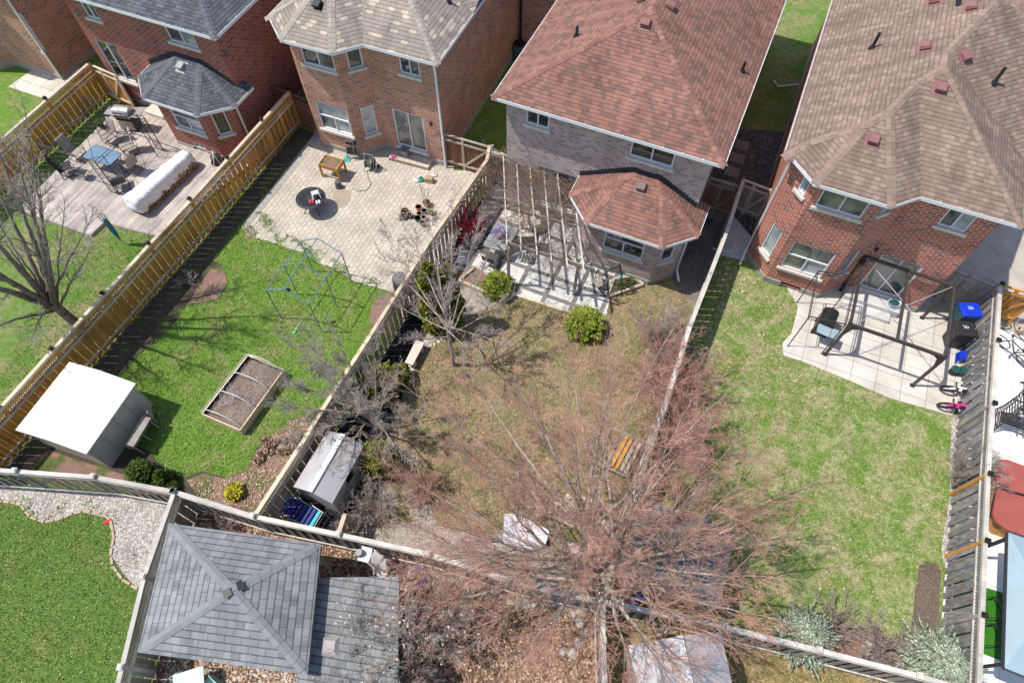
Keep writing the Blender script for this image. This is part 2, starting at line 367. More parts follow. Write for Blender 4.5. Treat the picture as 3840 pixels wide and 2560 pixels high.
def roof(parts, slope, ez, outline, gut_edges, mat, capmat, parent, name='roof', capw=.15, fascia=True, under=True, wallline=None):
    facets, PL = hip_facets(parts, slope); mb = MB(); Z = lambda x, y, p: ez + p[0] * x + p[1] * y + p[2]
    for f, p in facets: mb.poly([(x, y, Z(x, y, p)) for x, y in f])
    if under:
        inn = offset(outline, .11); n = len(inn); mb.poly([(x, y, ez - .13) for x, y in inn][::-1])
        for i in range(n):
            a, b = inn[i], inn[(i + 1) % n]; oa, ob = outline[i], outline[(i + 1) % n]
            mb.poly([(a[0], a[1], ez - .13), (b[0], b[1], ez - .13), (b[0], b[1], ez + .11 * slope - .004), (a[0], a[1], ez + .11 * slope - .004)])
    ro = mb.build(name, mat, parent)
    # hips and ridges: shared facet edges that are convex
    cb = MB(); E_ = {}
    key = lambda p: (round(p[0], 2), round(p[1], 2))
    for fi, (f, p) in enumerate(facets):
        for i in range(len(f)):
            a, b = f[i], f[(i + 1) % len(f)]
            for (gi, (g_, p2)) in enumerate(facets):
                if gi <= fi: continue
                for j in range(len(g_)):
                    c, d = g_[j], g_[(j + 1) % len(g_)]
                    # overlap of collinear opposite edges
                    ab = Vector((b[0] - a[0], b[1] - a[1])); L = ab.length
                    if L < .12: continue
                    u = ab / L; dc = [(Vector((q[0] - a[0], q[1] - a[1]))) for q in (c, d)]
                    if any(abs(q.x * u.y - q.y * u.x) > .01 for q in dc): continue
                    t = sorted(q.dot(u) for q in dc); t0, t1 = max(0, t[0]), min(L, t[1])
                    if t1 - t0 < .12: continue
                    if abs(p[0] - p2[0]) < 1e-6 and abs(p[1] - p2[1]) < 1e-6: continue
                    A = (a[0] + u.x * t0, a[1] + u.y * t0); B = (a[0] + u.x * t1, a[1] + u.y * t1)
                    nrm = Vector((-u.y, u.x)); mid = ((A[0] + B[0]) / 2, (A[1] + B[1]) / 2)
                    if abs(Z(*mid, p) - Z(*mid, p2)) > .02: continue
                    g1 = Vector((p[0], p[1])).dot(nrm); g2 = Vector((p2[0], p2[1])).dot(nrm)
                    if g1 > g2: s1, gg1, s2, gg2 = -nrm, -g1, nrm, g2
                    else: s1, gg1, s2, gg2 = -nrm, -g2, nrm, g1
                    # which facet lies on the +n side: f is ccw so f lies at +n
                    if g1 >= g2: continue  # valley
                    PA, PB = Vector((*A, Z(*A, p))), Vector((*B, Z(*B, p)))
                    if PA.z > PB.z: PA, PB = PB, PA
                    caps(cb, PA, PB, Vector((nrm.x, nrm.y, g1)), Vector((-nrm.x, -nrm.y, -g2)), capw)
    if cb.f: cb.build('ridge_cap', capmat, ro)
    if gut_edges is not None: gutter(outline, ez, gut_edges, parent)
    def hgt(x, y): return ez + max(min(p[0] * x + p[1] * y + p[2] for p in pl) for pl in PL)
    return ro, hgt
class House:
    def __init__(s, name, label, cat, opx, az, ez, off=(0, 0), **kw):
        O = G(*opx, ez); s.az = R(az); s.R = Vector((math.cos(s.az), -math.sin(s.az), 0)); s.S = Vector((math.sin(s.az), math.cos(s.az), 0))
        O = O + s.R * off[0] + s.S * off[1]
        s.O = Vector((O.x, O.y, 0)); s.ez = ez; s.t = thing(name, label, cat, s.O, -s.az)
    def loc(s, P): d = Vector(P) - s.O; return Vector((d.dot(s.R), d.dot(s.S), P[2]))
    def on_wall(s, a, b, px):  # pixel ray with vertical plane through local a,b -> (u, z)
        o = s.loc(CP); e = s.loc(CP + ray(*px)) - o; n = Vector((-(b[1] - a[1]), b[0] - a[0], 0)); n.normalize()
        t = (Vector((a[0], a[1], 0)) - o).dot(n) / e.dot(n); p = o + e * t
        d = Vector((b[0] - a[0], b[1] - a[1], 0)).normalized(); return (p - Vector((a[0], a[1], 0))).dot(d), p.z
    def on_roof(s, hg, px, up=0):
        o = s.loc(CP); e = s.loc(CP + ray(*px)) - o; lo = None
        for i in range(4000):
            t = 8 + i * .008; p = o + e * t
            if p.z <= hg(p.x, p.y) + up: return p
        return p
def window(par, a, b, u0, u1, z0, z1, lites, glass, sill=True, depth=.07, fw=.055, sash=None, sillmat=None, name='window', blind=False):
    """a, b wall edge (outward normal on the right of a->b), opening u0..u1, z0..z1"""
    A = Vector((a[0], a[1], 0)); d = (Vector((b[0], b[1], 0)) - A).normalized(); n = Vector((d.y, -d.x, 0))
    P = lambda u, z, k: A + d * u + n * k + Vector((0, 0, z))
    def slab(mb, u0, u1, z0, z1, k0, k1): mb.hexa([P(u0, z0, k1), P(u1, z0, k1), P(u1, z0, k0), P(u0, z0, k0), P(u0, z1, k1), P(u1, z1, k1), P(u1, z1, k0), P(u0, z1, k0)])
    f = MB(); k0, k1 = -depth - .05, -depth + .045
    slab(f, u0, u0 + fw, z0, z1, k0, k1); slab(f, u1 - fw, u1, z0, z1, k0, k1); slab(f, u0 + fw, u1 - fw, z0, z0 + fw, k0, k1); slab(f, u0 + fw, u1 - fw, z1 - fw, z1, k0, k1)
    W, H = u1 - u0 - 2 * fw, z1 - z0 - 2 * fw; panes = []
    for (x0, x1, y0, y1) in lites:
        X0, X1, Y0, Y1 = u0 + fw + W * x0, u0 + fw + W * x1, z0 + fw + H * y0, z0 + fw + H * y1
        if x1 < 1: slab(f, X1 - .025, X1 + .025, Y0, Y1, k0 + .01, k1 - .01)
        if y1 < 1: slab(f, X0, X1 - (.025 if x1 < 1 else 0), Y1 - .025, Y1 + .025, k0 + .012, k1 - .012)
        panes.append((X0, X1, Y0, Y1))
    fo = f.build(name, M['white'], par)
    for i, (X0, X1, Y0, Y1) in enumerate(panes):
        g_ = MB(); kk = -depth - .012 - .006 * (i % 2); g_.poly([P(X0, Y0, kk), P(X1, Y0, kk), P(X1, Y1, kk), P(X0, Y1, kk)]); gm = glass[i % len(glass)] if isinstance(glass, (list, tuple)) else glass
        g_.build('pane', gm, fo)
    if sill:
        s_ = MB(); slab(s_, u0 - .1, u1 + .1, z0 - .12, z0 - .003, -.09, .09); s_.build('sill', sillmat or M['white_dirty'], fo)
    return fo
L1 = [(0, 1, 0, 1)]; L2 = [(0, .5, 0, 1), (.5, 1, 0, 1)]; L3 = [(0, .5, 0, .5), (.5, 1, 0, .5), (0, 1, .5, 1)]
def walls(par, fp, z0, z1, mat, openings, zf=.28, skip=(), inside=True):
    """fp ccw footprint; openings {edge: [(u0,u1,z0,z1)]}; a concrete foundation up to zf"""
    mb = MB(); fd = MB(); n = len(fp); dk = MB()
    for i in range(n):
        if i in skip: continue
        a, b = fp[i], fp[(i + 1) % n]; A = Vector((a[0], a[1], 0)); L = math.hypot(b[0] - a[0], b[1] - a[1]); d = (Vector((b[0], b[1], 0)) - A) / L; nn = Vector((d.y, -d.x, 0))
        ops = openings.get(i, []); us = sorted({0, L, *[max(0, o[0]) for o in ops], *[min(L, o[1]) for o in ops]}); zs = sorted({zf, z1, *[o[2] for o in ops if o[2] > zf], *[o[3] for o in ops if o[3] > zf]})
        for x in range(len(us) - 1):
            for y in range(len(zs) - 1):
                um, zm = (us[x] + us[x + 1]) / 2, (zs[y] + zs[y + 1]) / 2
                if any(o[0] < um < o[1] and o[2] < zm < o[3] for o in ops): continue
                q = [(us[x], zs[y]), (us[x + 1], zs[y]), (us[x + 1], zs[y + 1]), (us[x], zs[y + 1])]
                mb.poly([A + d * u + Vector((0, 0, z)) for u, z in q], uvs=[(u + i * 3.37, z) for u, z in q])
        for (u0, u1, a0, a1) in ops:
            for (p, q) in (((u0, a0), (u0, a1)), ((u1, a1), (u1, a0)), ((u0, a1), (u1, a1)), ((u1, a0), (u0, a0))):
                P0 = A + d * p[0] + Vector((0, 0, p[1])); P1 = A + d * q[0] + Vector((0, 0, q[1])); mb.poly([P0, P1, P1 - nn * .16, P0 - nn * .16])
        zz = [(0, L)]
        for (u0, u1, a0, a1) in ops:
            if a0 < zf: zz = [s for (p, q) in zz for s in (((p, min(q, u0)), (max(p, u1), q)) if p < u1 and q > u0 else ((p, q),)) if s[1] - s[0] > .01]
        for (p, q) in zz:
            e = nn * .03; fd.poly([A + d * p + e + Vector((0, 0, -.3)), A + d * q + e + Vector((0, 0, -.3)), A + d * q + e + Vector((0, 0, zf)), A + d * p + e + Vector((0, 0, zf))])
            fd.poly([A + d * p + e + Vector((0, 0, zf)), A + d * q + e + Vector((0, 0, zf)), A + d * q + Vector((0, 0, zf + .01)), A + d * p + Vector((0, 0, zf + .01))])
    w_ = mb.build('wall', mat, par); fd.build('foundation', M['foundation'], par); return w_
def vent(par, p, hg, mat, rot=0, s=.34):
    # box roof vent standing on the slope
    e = .05; gx = (hg(p.x + e, p.y) - hg(p.x - e, p.y)) / (2 * e); gy = (hg(p.x, p.y + e) - hg(p.x, p.y - e)) / (2 * e)
    n = Vector((-gx, -gy, 1)).normalized(); u = Vector((0, 0, 1)).cross(n).normalized(); v = n.cross(u); c = Vector((p.x, p.y, hg(p.x, p.y)))
    P = lambda a, b, k: c + u * a + v * b + n * k
    mb = MB(); h = s / 2; mb.hexa([P(-h - .06, -h - .1, .004), P(h + .06, -h - .1, .004), P(h + .06, h + .06, .004), P(-h - .06, h + .06, .004), P(-h - .06, -h - .1, .014), P(h + .06, -h - .1, .014), P(h + .06, h + .06, .014), P(-h - .06, h + .06, .014)])
    mb.hexa([P(-h * .8, -h * .8, .01), P(h * .8, -h * .8, .01), P(h * .8, h * .8, .01), P(-h * .8, h * .8, .01), P(-h * .8, -h * .8, .09), P(h * .8, -h * .8, .09), P(h * .8, h * .8, .09), P(-h * .8, h * .8, .09)])
    mb.hexa([P(-h, -h, .09), P(h, -h, .09), P(h, h, .09), P(-h, h, .09), P(-h * .86, -h * .9, .2), P(h * .86, -h * .9, .2), P(h * .86, h * .75, .15), P(-h * .86, h * .75, .15)])
    mb.build('roof_vent', mat, par)
def pipe(par, p, hg, h=.38):
    z = hg(p.x, p.y); mb = MB(); mb.tube([(p.x, p.y, z - .05), (p.x, p.y, z + h)], .055, 10); mb.lathe([(.13, -.04), (.1, .03), (.06, .12)], (p.x, p.y, z), 12)
    mb.build('vent_pipe', M['black'], par)
def downspout(par, pts, w=.08):
    mb = MB()
    for a, b in zip(pts[:-1], pts[1:]): mb.bar(a, b, w, w * .8)
    return mb.build('downspout', M['white'], par)

def do_windows(h, par, fp, specs):
    """specs: (edge, px bottom-left, px bottom-right, px top or height, lites, glass, sill)"""
    ops = {}; todo = []
    for (e, bl, br, top, lites, glass, sill) in specs:
        a, b = fp[e], fp[(e + 1) % len(fp)]; L = math.hypot(b[0] - a[0], b[1] - a[1])
        u0, z0 = h.on_wall(a, b, bl); u1, z1 = h.on_wall(a, b, br)
        zb = (z0 + z1) / 2; zt = zb + top if isinstance(top, (int, float)) else h.on_wall(a, b, top)[1]
        u0 = max(.1, u0); u1 = min(L - .1, u1); ops.setdefault(e, []).append((u0, u1, zb, zt)); todo.append((a, b, u0, u1, zb, zt, lites, glass, sill)); print('WIN %s e%d u %.2f-%.2f of %.2f z %.2f-%.2f dz %.2f' % (h.t.name, e, u0, u1, L, zb, zt, z1 - z0))
    for (a, b, u0, u1, zb, zt, lites, glass, sill) in todo:
        door = zt - zb > 1.75 and sill != True
        window(par, a, b, u0, u1, zb, zt, lites, glass, sill=bool(sill), name='patio_door' if sill is None or sill == 'door' else ('basement_window' if zt - zb < .5 else 'window'))
    return ops
def z2(x0, y0):
    return lambda u, v: (x0 + u / 2.351, y0 + v / 2.351)
a_ = z2(0, 0); b_ = z2(950, 0); c_ = z2(1900, 0); d_ = z2(2840, 0); a2 = z2(0, 600); b2 = z2(950, 600); c2 = z2(1900, 600); d2 = z2(2840, 600)
a3 = z2(0, 1250); b3 = z2(950, 1250); c3 = z2(1900, 1250); d3 = z2(2840, 1250); a4 = z2(0, 1893); b4 = z2(950, 1893); c4 = z2(1900, 1893); d4 = z2(2840, 1893)
GD, GP, GM = M['glass_dark'], M['glass_pale'], M['glass_mid']
EZ = 5.75
# ---- type 1: two-storey bay on the left of the rear wall
def type1(name, label, opx, az, brickm, shm, capm, slope, W, bay, rear, fr, fs, specs, depth=16, off=(0, 0)):
    """bay: eave corner list (0,0),(x1,y),(x2,y),(x3,rear)"""
    h = House(name, label, 'house', opx, az, EZ, off)
    (x1, y1), (x2, y2), x3 = bay
    main = [(0, rear), (W, rear), (W, depth), (0, depth)]
    # the bay's hip: left eave, left chamfer, front, right chamfer; run back far enough
    k = 7.0; bp = [(0, 0), (x1, y1), (x2, y2), (x2 + k, y2 + k), (x2 + k, depth - .01), (0, depth - .01)]
    bp = [(0, 0), (x1, y1), (x2, y2), (x2 + 4, y2 + 4 * (rear - y2) / (x3 - x2)), (x2 + 4, 7), (0, 7)]
    out = [(0, 0), (x1, y1), (x2, y2), (x3, rear), (W, rear), (W, depth), (0, depth)]
    ro, hg = roof([(main, ()), (bp, (3, 4))], slope, EZ, out, [0, 1, 2, 3, 4, 6], shm, capm, h.t)
    h.hg = hg; h.fp = [(fr[0], depth - .4), (fr[0], fs[0]), (fr[1], fs[1]), (fr[2], fs[1]), (fr[3], fs[2]), (fr[4], fs[2]), (fr[4], depth - .4)]
    ops = do_windows(h, h.t, h.fp, specs); walls(h.t, h.fp, 0, EZ - .1, brickm, ops)
    return h
HB = type1('brick_house', 'orange brick house with light beige shingles and a bay, behind the paved patio', (1003, 60), 21.2, M['brickB'], M['shB'], M['capB'], .56, 7.57,
    ((1.25, -1.13), (3.56, -1.1), 4.4), -.2, (.44, 1.3, 3.25, 4.12, 7.12), (.2, -.64, .28), [
    (2, b_(450, 562), b_(738, 632), 1.3, L2, [GD, GM], True), (2, b_(610, 1135), b_(878, 1195), b_(700, 935), L3, [GM, GP, GP], True),
    (3, b_(848, 617), b_(978, 590), 1.3, L1, GM, True), (3, b_(995, 1195), b_(1105, 1165), b_(1000, 940), L1, GP, True),
    (4, b_(1300, 642), b_(1475, 690), 1.1, L2, [GD, GM], True), (4, b_(1278, 1275), b_(1535, 1345), b_(1215, 955), L2, [GM, GM], 'door')])
HD = type1('brick_house', 'red brick house with brown shingles, behind the concrete patio at the right', (2944, 563), 23.09, M['brickD'], M['shD'], M['capD'], .55, 7.62,
    ((1.22, -1.18), (3.68, -1.19), 4.5), -.38, (.44, 1.38, 3.5, 4.35, 7.2), (.12, -.82, .06), [
    (1, (2992, 703), (3008, 745), 1.25, L1, GP, True), (1, (2853, 925), (2880, 972), d2(145, 545), L1, GP, True),
    (2, d2(505, 398), d2(900, 528), 1.3, L2, [GM, GM], True), (2, d2(200, 932), d2(550, 1050), d2(320, 712), L3, [GM, GP, GM], True), (2, d2(178, 1122), d2(345, 1185), .3, L2, [GD, GD], False),
    (3, d2(1062, 492), d2(1150, 440), 1.1, L1, GP, True), (3, d2(690, 1025), d2(800, 960), d2(905, 800), L1, GM, True),
    (4, d2(1580, 567), d2(1820, 645), 1.2, L2, [GM, GP], True), (4, d2(890, 1105), d2(1228, 1215), d2(1090, 828), L2, [GM, GM], 'door')])
# ---- type 2: plain rear wall with a one-storey bay
def type2(name, label, opx, az, brickm, shm, capm, slope, W, specs, bayg, bayw, bspecs, off=(0, 0), depth=16, bs=.5, bz=2.9):
    h = House(name, label, 'house', opx, az, EZ, off); main = [(0, 0), (W, 0), (W, depth), (0, depth)]
    ro, hg = roof([(main, ())], slope, EZ, main, [0, 1, 3], shm, capm, h.t); h.hg = hg
    h.fp = [(.42, .42), (W - .42, .42), (W - .42, depth - .4), (.42, depth - .4)]
    ops = do_windows(h, h.t, h.fp, specs); walls(h.t, h.fp, 0, EZ - .1, brickm, ops)
    # one-storey bay: an unlabelled part group of the house
    x0, x1, x2, x3, yf, yc, ye = bayg; wl = .4
    out = [(x0, yc), (x1, yf), (x2, yf), (x3, yc), (x3, ye), (x0, ye)]; facets, PL = hip_facets([(out, (4,))], bs)
    mb = MB(); lip = MB(); Z = lambda x, y, p: bz + p[0] * x + p[1] * y + p[2]; fc = []
    for f, p in facets:
        f2 = clip(f, 0, -1, wl) if f[0][0] < W - .42 or True else f
        if area(f2) > 1e-3: mb.poly([(x, y, Z(x, y, p)) for x, y in f2]); fc.append((f2, p))
        f3 = clip(clip(f, 0, 1, -wl), 1, 0, -(W - .41))
        if area(f3) > 1e-3: mb.poly([(x, y, Z(x, y, p)) for x, y in f3])
    inn = offset(out, .11)
    for i in (5, 0, 1, 2, 3):
        a, b = inn[i], inn[(i + 1) % 6]; mb.poly([(a[0], a[1], bz - .13), (b[0], b[1], bz - .13), (b[0], b[1], bz + .05), (a[0], a[1], bz + .05)])
    mb.poly([(x, y, bz - .13) for x, y in clip(inn, 0, -1, wl)][::-1])
    br = mb.build('bay_roof', shm, h.t); cb = MB(); bhg = lambda x, y: bz + min(p[0] * x + p[1] * y + p[2] for p in PL[0])
    for (f, p) in fc:
        for (g_, p2) in fc:
            if p >= p2: continue
            for i in range(len(f)):
                A, B = f[i], f[(i + 1) % len(f)]
                for j in range(len(g_)):
                    C_, D_ = g_[j], g_[(j + 1) % len(g_)]
                    if math.dist(A, D_) < .01 and math.dist(B, C_) < .01 and math.dist(A, B) > .1:
                        u = Vector((B[0] - A[0], B[1] - A[1])).normalized(); nr = Vector((-u.y, u.x)); g1 = Vector(p[:2]).dot(nr); g2 = Vector(p2[:2]).dot(nr)
                        PA, PB = Vector((*A, Z(*A, p))), Vector((*B, Z(*B, p)))
                        if PA.z > PB.z: PA, PB = PB, PA
                        caps(cb, PA, PB, Vector((nr.x, nr.y, g1)), Vector((-nr.x, -nr.y, -g2)), .14)
    cb.build('ridge_cap', capm, br)
    # black step flashing along the wall
    fl = MB(); N = 34; xs = [x0 + .02 + (min(x3, W - .44) - x0 - .02) * i / N for i in range(N + 1)]
    for i in range(N):
        za, zb_ = bhg(xs[i], wl), bhg(xs[i + 1], wl); zt = max(za, zb_) + (.2 if abs(za - zb_) > .01 else .16)
        fl.hexa([(xs[i], wl - .012, za - .02), (xs[i + 1], wl - .012, zb_ - .02), (xs[i + 1], wl + .01, zb_ - .02), (xs[i], wl + .01, za - .02), (xs[i], wl - .012, zt), (xs[i + 1], wl - .012, zt), (xs[i + 1], wl + .01, zt), (xs[i], wl + .01, zt)])
    fl.poly([(x0 + .3, wl - .16, bhg(x0 + .3, wl - .16) + .012), (min(x3, W) - .5, wl - .16, bhg(min(x3, W) - .5, wl - .16) + .012), (min(x3, W) - .5, wl - .01, bhg(min(x3, W) - .5, wl) + .012), (x0 + .3, wl - .01, bhg(x0 + .3, wl) + .012)]) if False else None
    fl.build('flashing', M['dark'], br)
    gutter(out, bz, [5, 0, 1, 2, 3], h.t, 'bay_gutter')
    wx0, wx1, wx2, wx3, wf, wc = bayw; bf = [(wx0, .41), (wx0, wc), (wx1, wf), (wx2, wf), (wx3, wc), (wx3, .41)]
    bo = do_windows(h, h.t, bf, bspecs); walls(h.t, bf, 0, bz - .1, brickm, bo, skip=(5,))
    h.bhg = bhg; h.bf = bf; return h
HC = type2('brick_house', 'pale grey brick house with a terracotta shingle hip roof, behind the pergola', (1842, 364), 23.09, M['brickC'], M['shC'], M['capC'], .45, 8.62, [
    (0, c_(170, 1085), c_(370, 1145), 1.1, L2, [GD, GD], True), (0, c_(1078, 1372), c_(1455, 1485), 1.15, L2, [GD, GD], True), (0, (2010, 755), (2150, 797), 2.05, L2, [GP, GM], 'door')],
    (3.52, 4.58, 7.58, 8.66, -1.74, -.67, .9), (3.95, 4.75, 7.43, 8.215, -1.33, -.52), [
    (2, c2(842, 772), c2(1185, 885), 1.3, L3, [GD, GD, GM], True), (3, c2(1345, 905), c2(1455, 870), 1.2, L1, GD, True), (2, c2(930, 985), c2(1045, 1025), .32, L2, [GD, GD], False)])
HA = type2('brick_house', 'dark red brick house with a charcoal shingle roof, behind the wooden deck', (804, 145), 22, M['brickA'], M['shA'], M['capA'], .5, 8.62, [
    (0, a_(772, 142), a_(900, 190), 1.1, L2, [GD, GM], True), (0, a_(1505, 362), a_(1755, 430), 1.2, L2, [GM, GP], True), (0, (435, 290), (515, 315), 2.0, L2, [GD, GM], 'door')],
    (3.6, 4.7, 7.5, 8.66, -1.55, -.45, .9), (3.98, 4.85, 7.35, 8.215, -1.15, -.28), [
    (2, a_(1575, 1117), a_(1815, 1187), 1.3, L3, [GM, GP, GM], True), (3, a_(1945, 1205), a_(2055, 1160), 1.35, L1, GM, True), (2, a_(1720, 1300), a_(1820, 1325), .3, L2, [GD, GD], False)], off=(-8.62 * math.cos(0), 0))
HO = type1('brick_house', 'orange brick house in the top left corner, its white sliding door opening on pale patio slabs', (64 - 560, 242 - 560), 22, M['brickB'], M['shB'], M['capB'], .55, 7.57,
    ((1.25, -1.13), (3.56, -1.1), 4.4), -.2, (.44, 1.3, 3.25, 4.12, 7.12), (.2, -.64, .28), [], off=(0, 0)) if False else None
# vents and pipes
for px in (c_(1225, 215), c_(1430, 60), c_(1190, 8)): vent(HC.t, HC.on_roof(HC.hg, px), HC.hg, plain('vent_red', (.24, .12, .10), .6, .1) if 'vent_red' not in bpy.data.materials else bpy.data.materials['vent_red'])
vent(HC.t, HC.on_roof(HC.bhg, c2(1187, 240)), HC.bhg, plain('vent_brown', (.19, .13, .115), .6, .1))
for px in (c_(615, 320), c_(2075, 630)): pipe(HC.t, HC.on_roof(HC.hg, px), HC.hg)
vp = plain('vent_pink', (.25, .12, .115), .6, .1)
for px in (d_(1615, 780), d_(1020, 1235), d_(1485, 425), d_(1825, 500), d_(1560, 20), d_(1890, 75)): vent(HD.t, HD.on_roof(HD.hg, px), HD.hg, vp)
for px in (d_(1010, 425), d_(2085, 735)): pipe(HD.t, HD.on_roof(HD.hg, px), HD.hg, .6)
vent(HB.t, HB.on_roof(HB.hg, b_(570, 45)), HB.hg, M['black']); vent(HA.t, HA.on_roof(HA.bhg, a_(1605, 590)), HA.bhg, plain('vent_grey', (.34, .35, .34), .6, .1))
pipe(HB.t, HB.on_roof(HB.hg, b_(1725, 20)), HB.hg)
# downspouts
W_ = 7.12
downspout(HB.t, [(7.2, .1, 5.6), (7.2, .21, 5.1), (7.2, .21, .1)])
downspout(HB.t, [(.3, .1, 5.6), (.36, .5, 5.0), (.36, .5, .4), (.3, .2, .2)])
downspout(HD.t, [(.2, .25, 5.62), (.36, .34, 5.2), (.36, .34, .3), (.3, -.5, .12)])
downspout(HC.t, [(8.56, -.6, 2.8), (8.3, -.3, 2.55), (8.3, -.3, .25), (8.55, -.75, .12)]); downspout(HC.t, [(3.7, -.55, 2.8), (3.88, -.4, 2.5), (3.88, -.4, .1)])
downspout(HA.t, [(8.5, -.4, 2.8), (8.3, -.1, 2.5), (8.3, -.1, .1)])
# ================================================================== ground and paving
def sheet(name, pts, mat, z=.004, thick=0, cat=None, label=None):
    """pts: pixels (2-tuples) seen on the ground, or Vectors in the plan"""
    P = [(G(*p, z) if not isinstance(p, Vector) else p) for p in pts]
    mb = MB(); A = sum(P[i].x * P[(i + 1) % len(P)].y - P[(i + 1) % len(P)].x * P[i].y for i in range(len(P)))
    if A < 0: P = P[::-1]
    if thick: mb.prism([(p.x, p.y) for p in P], z - thick, z)
    else: mb.poly([(p.x, p.y, z) for p in P])
    o = mb.build(name, mat, az=R(23)); return tag(o, kind='structure'), [(p.x, p.y) for p in P]
FP = dict(f1=[(332, 238), (0, 527), (-330, 815)], f2=[(1082, 345), (982, 455), (714, 752), (559, 918), (389, 1105), (198, 1312), (0, 1530), (-200, 1750)],
          f3=[(1835, 549), (1826, 600), (1609, 906), (1388, 1258), (1265, 1446), (1120, 1680), (954, 1935)],
          f4=[(-160, 1752), (60, 1767), (353, 1788), (653, 1843), (950, 1935), (1270, 2003), (1607, 2076), (1950, 2186), (2249, 2250), (2704, 2346), (3067, 2436), (3442, 2533), (3640, 2590)],
          f5=[(2789, 672), (2734, 847), (2666, 1025), (2589, 1221), (2512, 1463), (2427, 1714), (2330, 2000), (2262, 2250)],
          f6=[(3752, 1070), (3737, 1250), (3722, 1490), (3706, 1780), (3703, 1893), (3692, 2110), (3682, 2320), (3674, 2531), (3670, 2620)],
          f7=[(653, 1843), (541, 2161), (458, 2500), (430, 2610)], f8=[(2262, 2252), (2262, 2400), (2270, 2600)])
FH = dict(f1=1.95, f2=1.95, f3=1.95, f4=1.9, f5=1.95, f6=2.0, f7=1.9, f8=1.8)
PL_ = {k: [Vector((G(*p, FH[k]).x, G(*p, FH[k]).y, 0)) for p in v] for k, v in FP.items()}
VG = [(.3, (.035, .075, .012)), (.55, (.10, .20, .03)), (.75, (.21, .34, .07))]
M['lawnB'] = grass('lawn_vivid', [(.3, (.05, .11, .015)), (.52, (.145, .26, .038)), (.75, (.25, .38, .08))], (.36, .32, .15), (.50, .62), .8, 1)
M['lawnA'] = grass('lawn_patchy', [(.3, (.045, .105, .015)), (.55, (.13, .25, .04)), (.75, (.26, .39, .09))], (.36, .31, .17), (.46, .60), .5, 2)
M['lawnC'] = grass('lawn_straw', [(.3, (.05, .08, .02)), (.55, (.15, .19, .05)), (.75, (.27, .30, .11))], (.42, .305, .185), (.40, .54), .9, 3)
M['lawnD'] = grass('lawn_mixed', [(.3, (.055, .11, .018)), (.55, (.16, .26, .045)), (.75, (.29, .40, .11))], (.48, .44, .25), (.45, .58), 1.1, 4)
M['lawnE'] = grass('lawn_dense', [(.3, (.045, .095, .016)), (.55, (.135, .225, .045)), (.75, (.25, .35, .10))], (.30, .28, .11), (.52, .68), .6, 5)
M['lawnG'] = grass('lawn_dry', [(.3, (.07, .075, .02)), (.55, (.18, .17, .06)), (.75, (.30, .26, .11))], (.42, .31, .14), (.36, .50), 1.0, 6)
M['soil'] = ground_mix('soil', [(.04, .032, .026), (.085, .067, .052), (.16, .125, .095)], 16, bumpd=.05, patch=((.09, .11, .04), 1.6))
M['soilr'] = ground_mix('leafy_soil', [(.13, .075, .055), (.29, .175, .135), (.44, .30, .24)], 20, bumpd=.05, patch=((.10, .14, .04), 1.1))
M['mulch'] = ground_mix('wood_chips', [(.22, .12, .07), (.36, .21, .13), (.50, .33, .22), (.28, .16, .10), (.58, .42, .29)], 15, voro=True)
M['gravel'] = ground_mix('pale_gravel', [(.60, .53, .46), (.80, .74, .66), (.52, .45, .38), (.88, .84, .78), (.68, .61, .53)], 17, voro=True)
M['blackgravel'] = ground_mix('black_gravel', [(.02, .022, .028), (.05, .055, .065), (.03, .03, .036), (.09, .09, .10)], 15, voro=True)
M['greygravel'] = ground_mix('grey_gravel', [(.12, .12, .12), (.26, .25, .24), (.08, .08, .085), (.38, .37, .35)], 15, voro=True)
M['paverB'] = paver('patio_pavers', (.47, .415, .345), (.535, .475, .40), (.27, .24, .19), .30, .2, .5, .010, R(23 + 90), ((.10, .17, .03), 1.6, .55))
M['paverW'] = paver('walk_bricks', (.16, .14, .13), (.21, .19, .175), (.08, .07, .06), .22, .11, .5, .008, R(23 + 90))
M['slabC'] = paver('concrete_slabs', (.56, .54, .50), (.62, .60, .56), (.19, .18, .17), 1.15, .95, 0, .10, R(23))
M['slabD'] = paver('patio_slabs', (.53, .49, .43), (.60, .56, .50), (.26, .24, .20), .9, .62, 0, .010, R(23), ((.09, .15, .03), 1.1, .64))
M['slabO'] = paver('pale_slabs', (.62, .56, .47), (.67, .62, .53), (.33, .29, .22), .66, .66, 0, .012, R(23), ((.09, .15, .03), 1.3, .62))
M['border'] = paver('border_bricks', (.33, .31, .29), (.40, .38, .35), (.2, .19, .17), .40, .3, 0, .012, R(23))
M['concrete'] = ground_mix('concrete', [(.52, .50, .47), (.60, .58, .55)], 6, .85, .01)
M['whitecon'] = paver('white_concrete', (.72, .70, .67), (.74, .72, .69), (.42, .40, .37), 1.6, 1.6, 0, .008, R(23))
M['aggregate'] = ground_mix('aggregate_paving', [(.56, .48, .40), (.74, .66, .57), (.48, .40, .33), (.82, .75, .66)], 24, voro=True)
M['asph'] = ground_mix('dark_path', [(.07, .068, .065), (.12, .115, .11)], 14, .95, .02)
M['turf'] = grass('turf_green', [(.3, (.02, .09, .01)), (.55, (.05, .20, .02)), (.75, (.10, .30, .04))], (.1, .3, .04), (.8, .95), .6, 9)
gm = MB(); gm.poly([(-150, -80, -.02), (150, -80, -.02), (150, 200, -.02), (-150, 200, -.02)])
go = tag(gm.build('ground', M['lawnB']), kind='structure')
f1, f2, f3, f4, f5, f6, f7, f8 = (PL_[k] for k in ('f1', 'f2', 'f3', 'f4', 'f5', 'f6', 'f7', 'f8'))
LAWN = {}
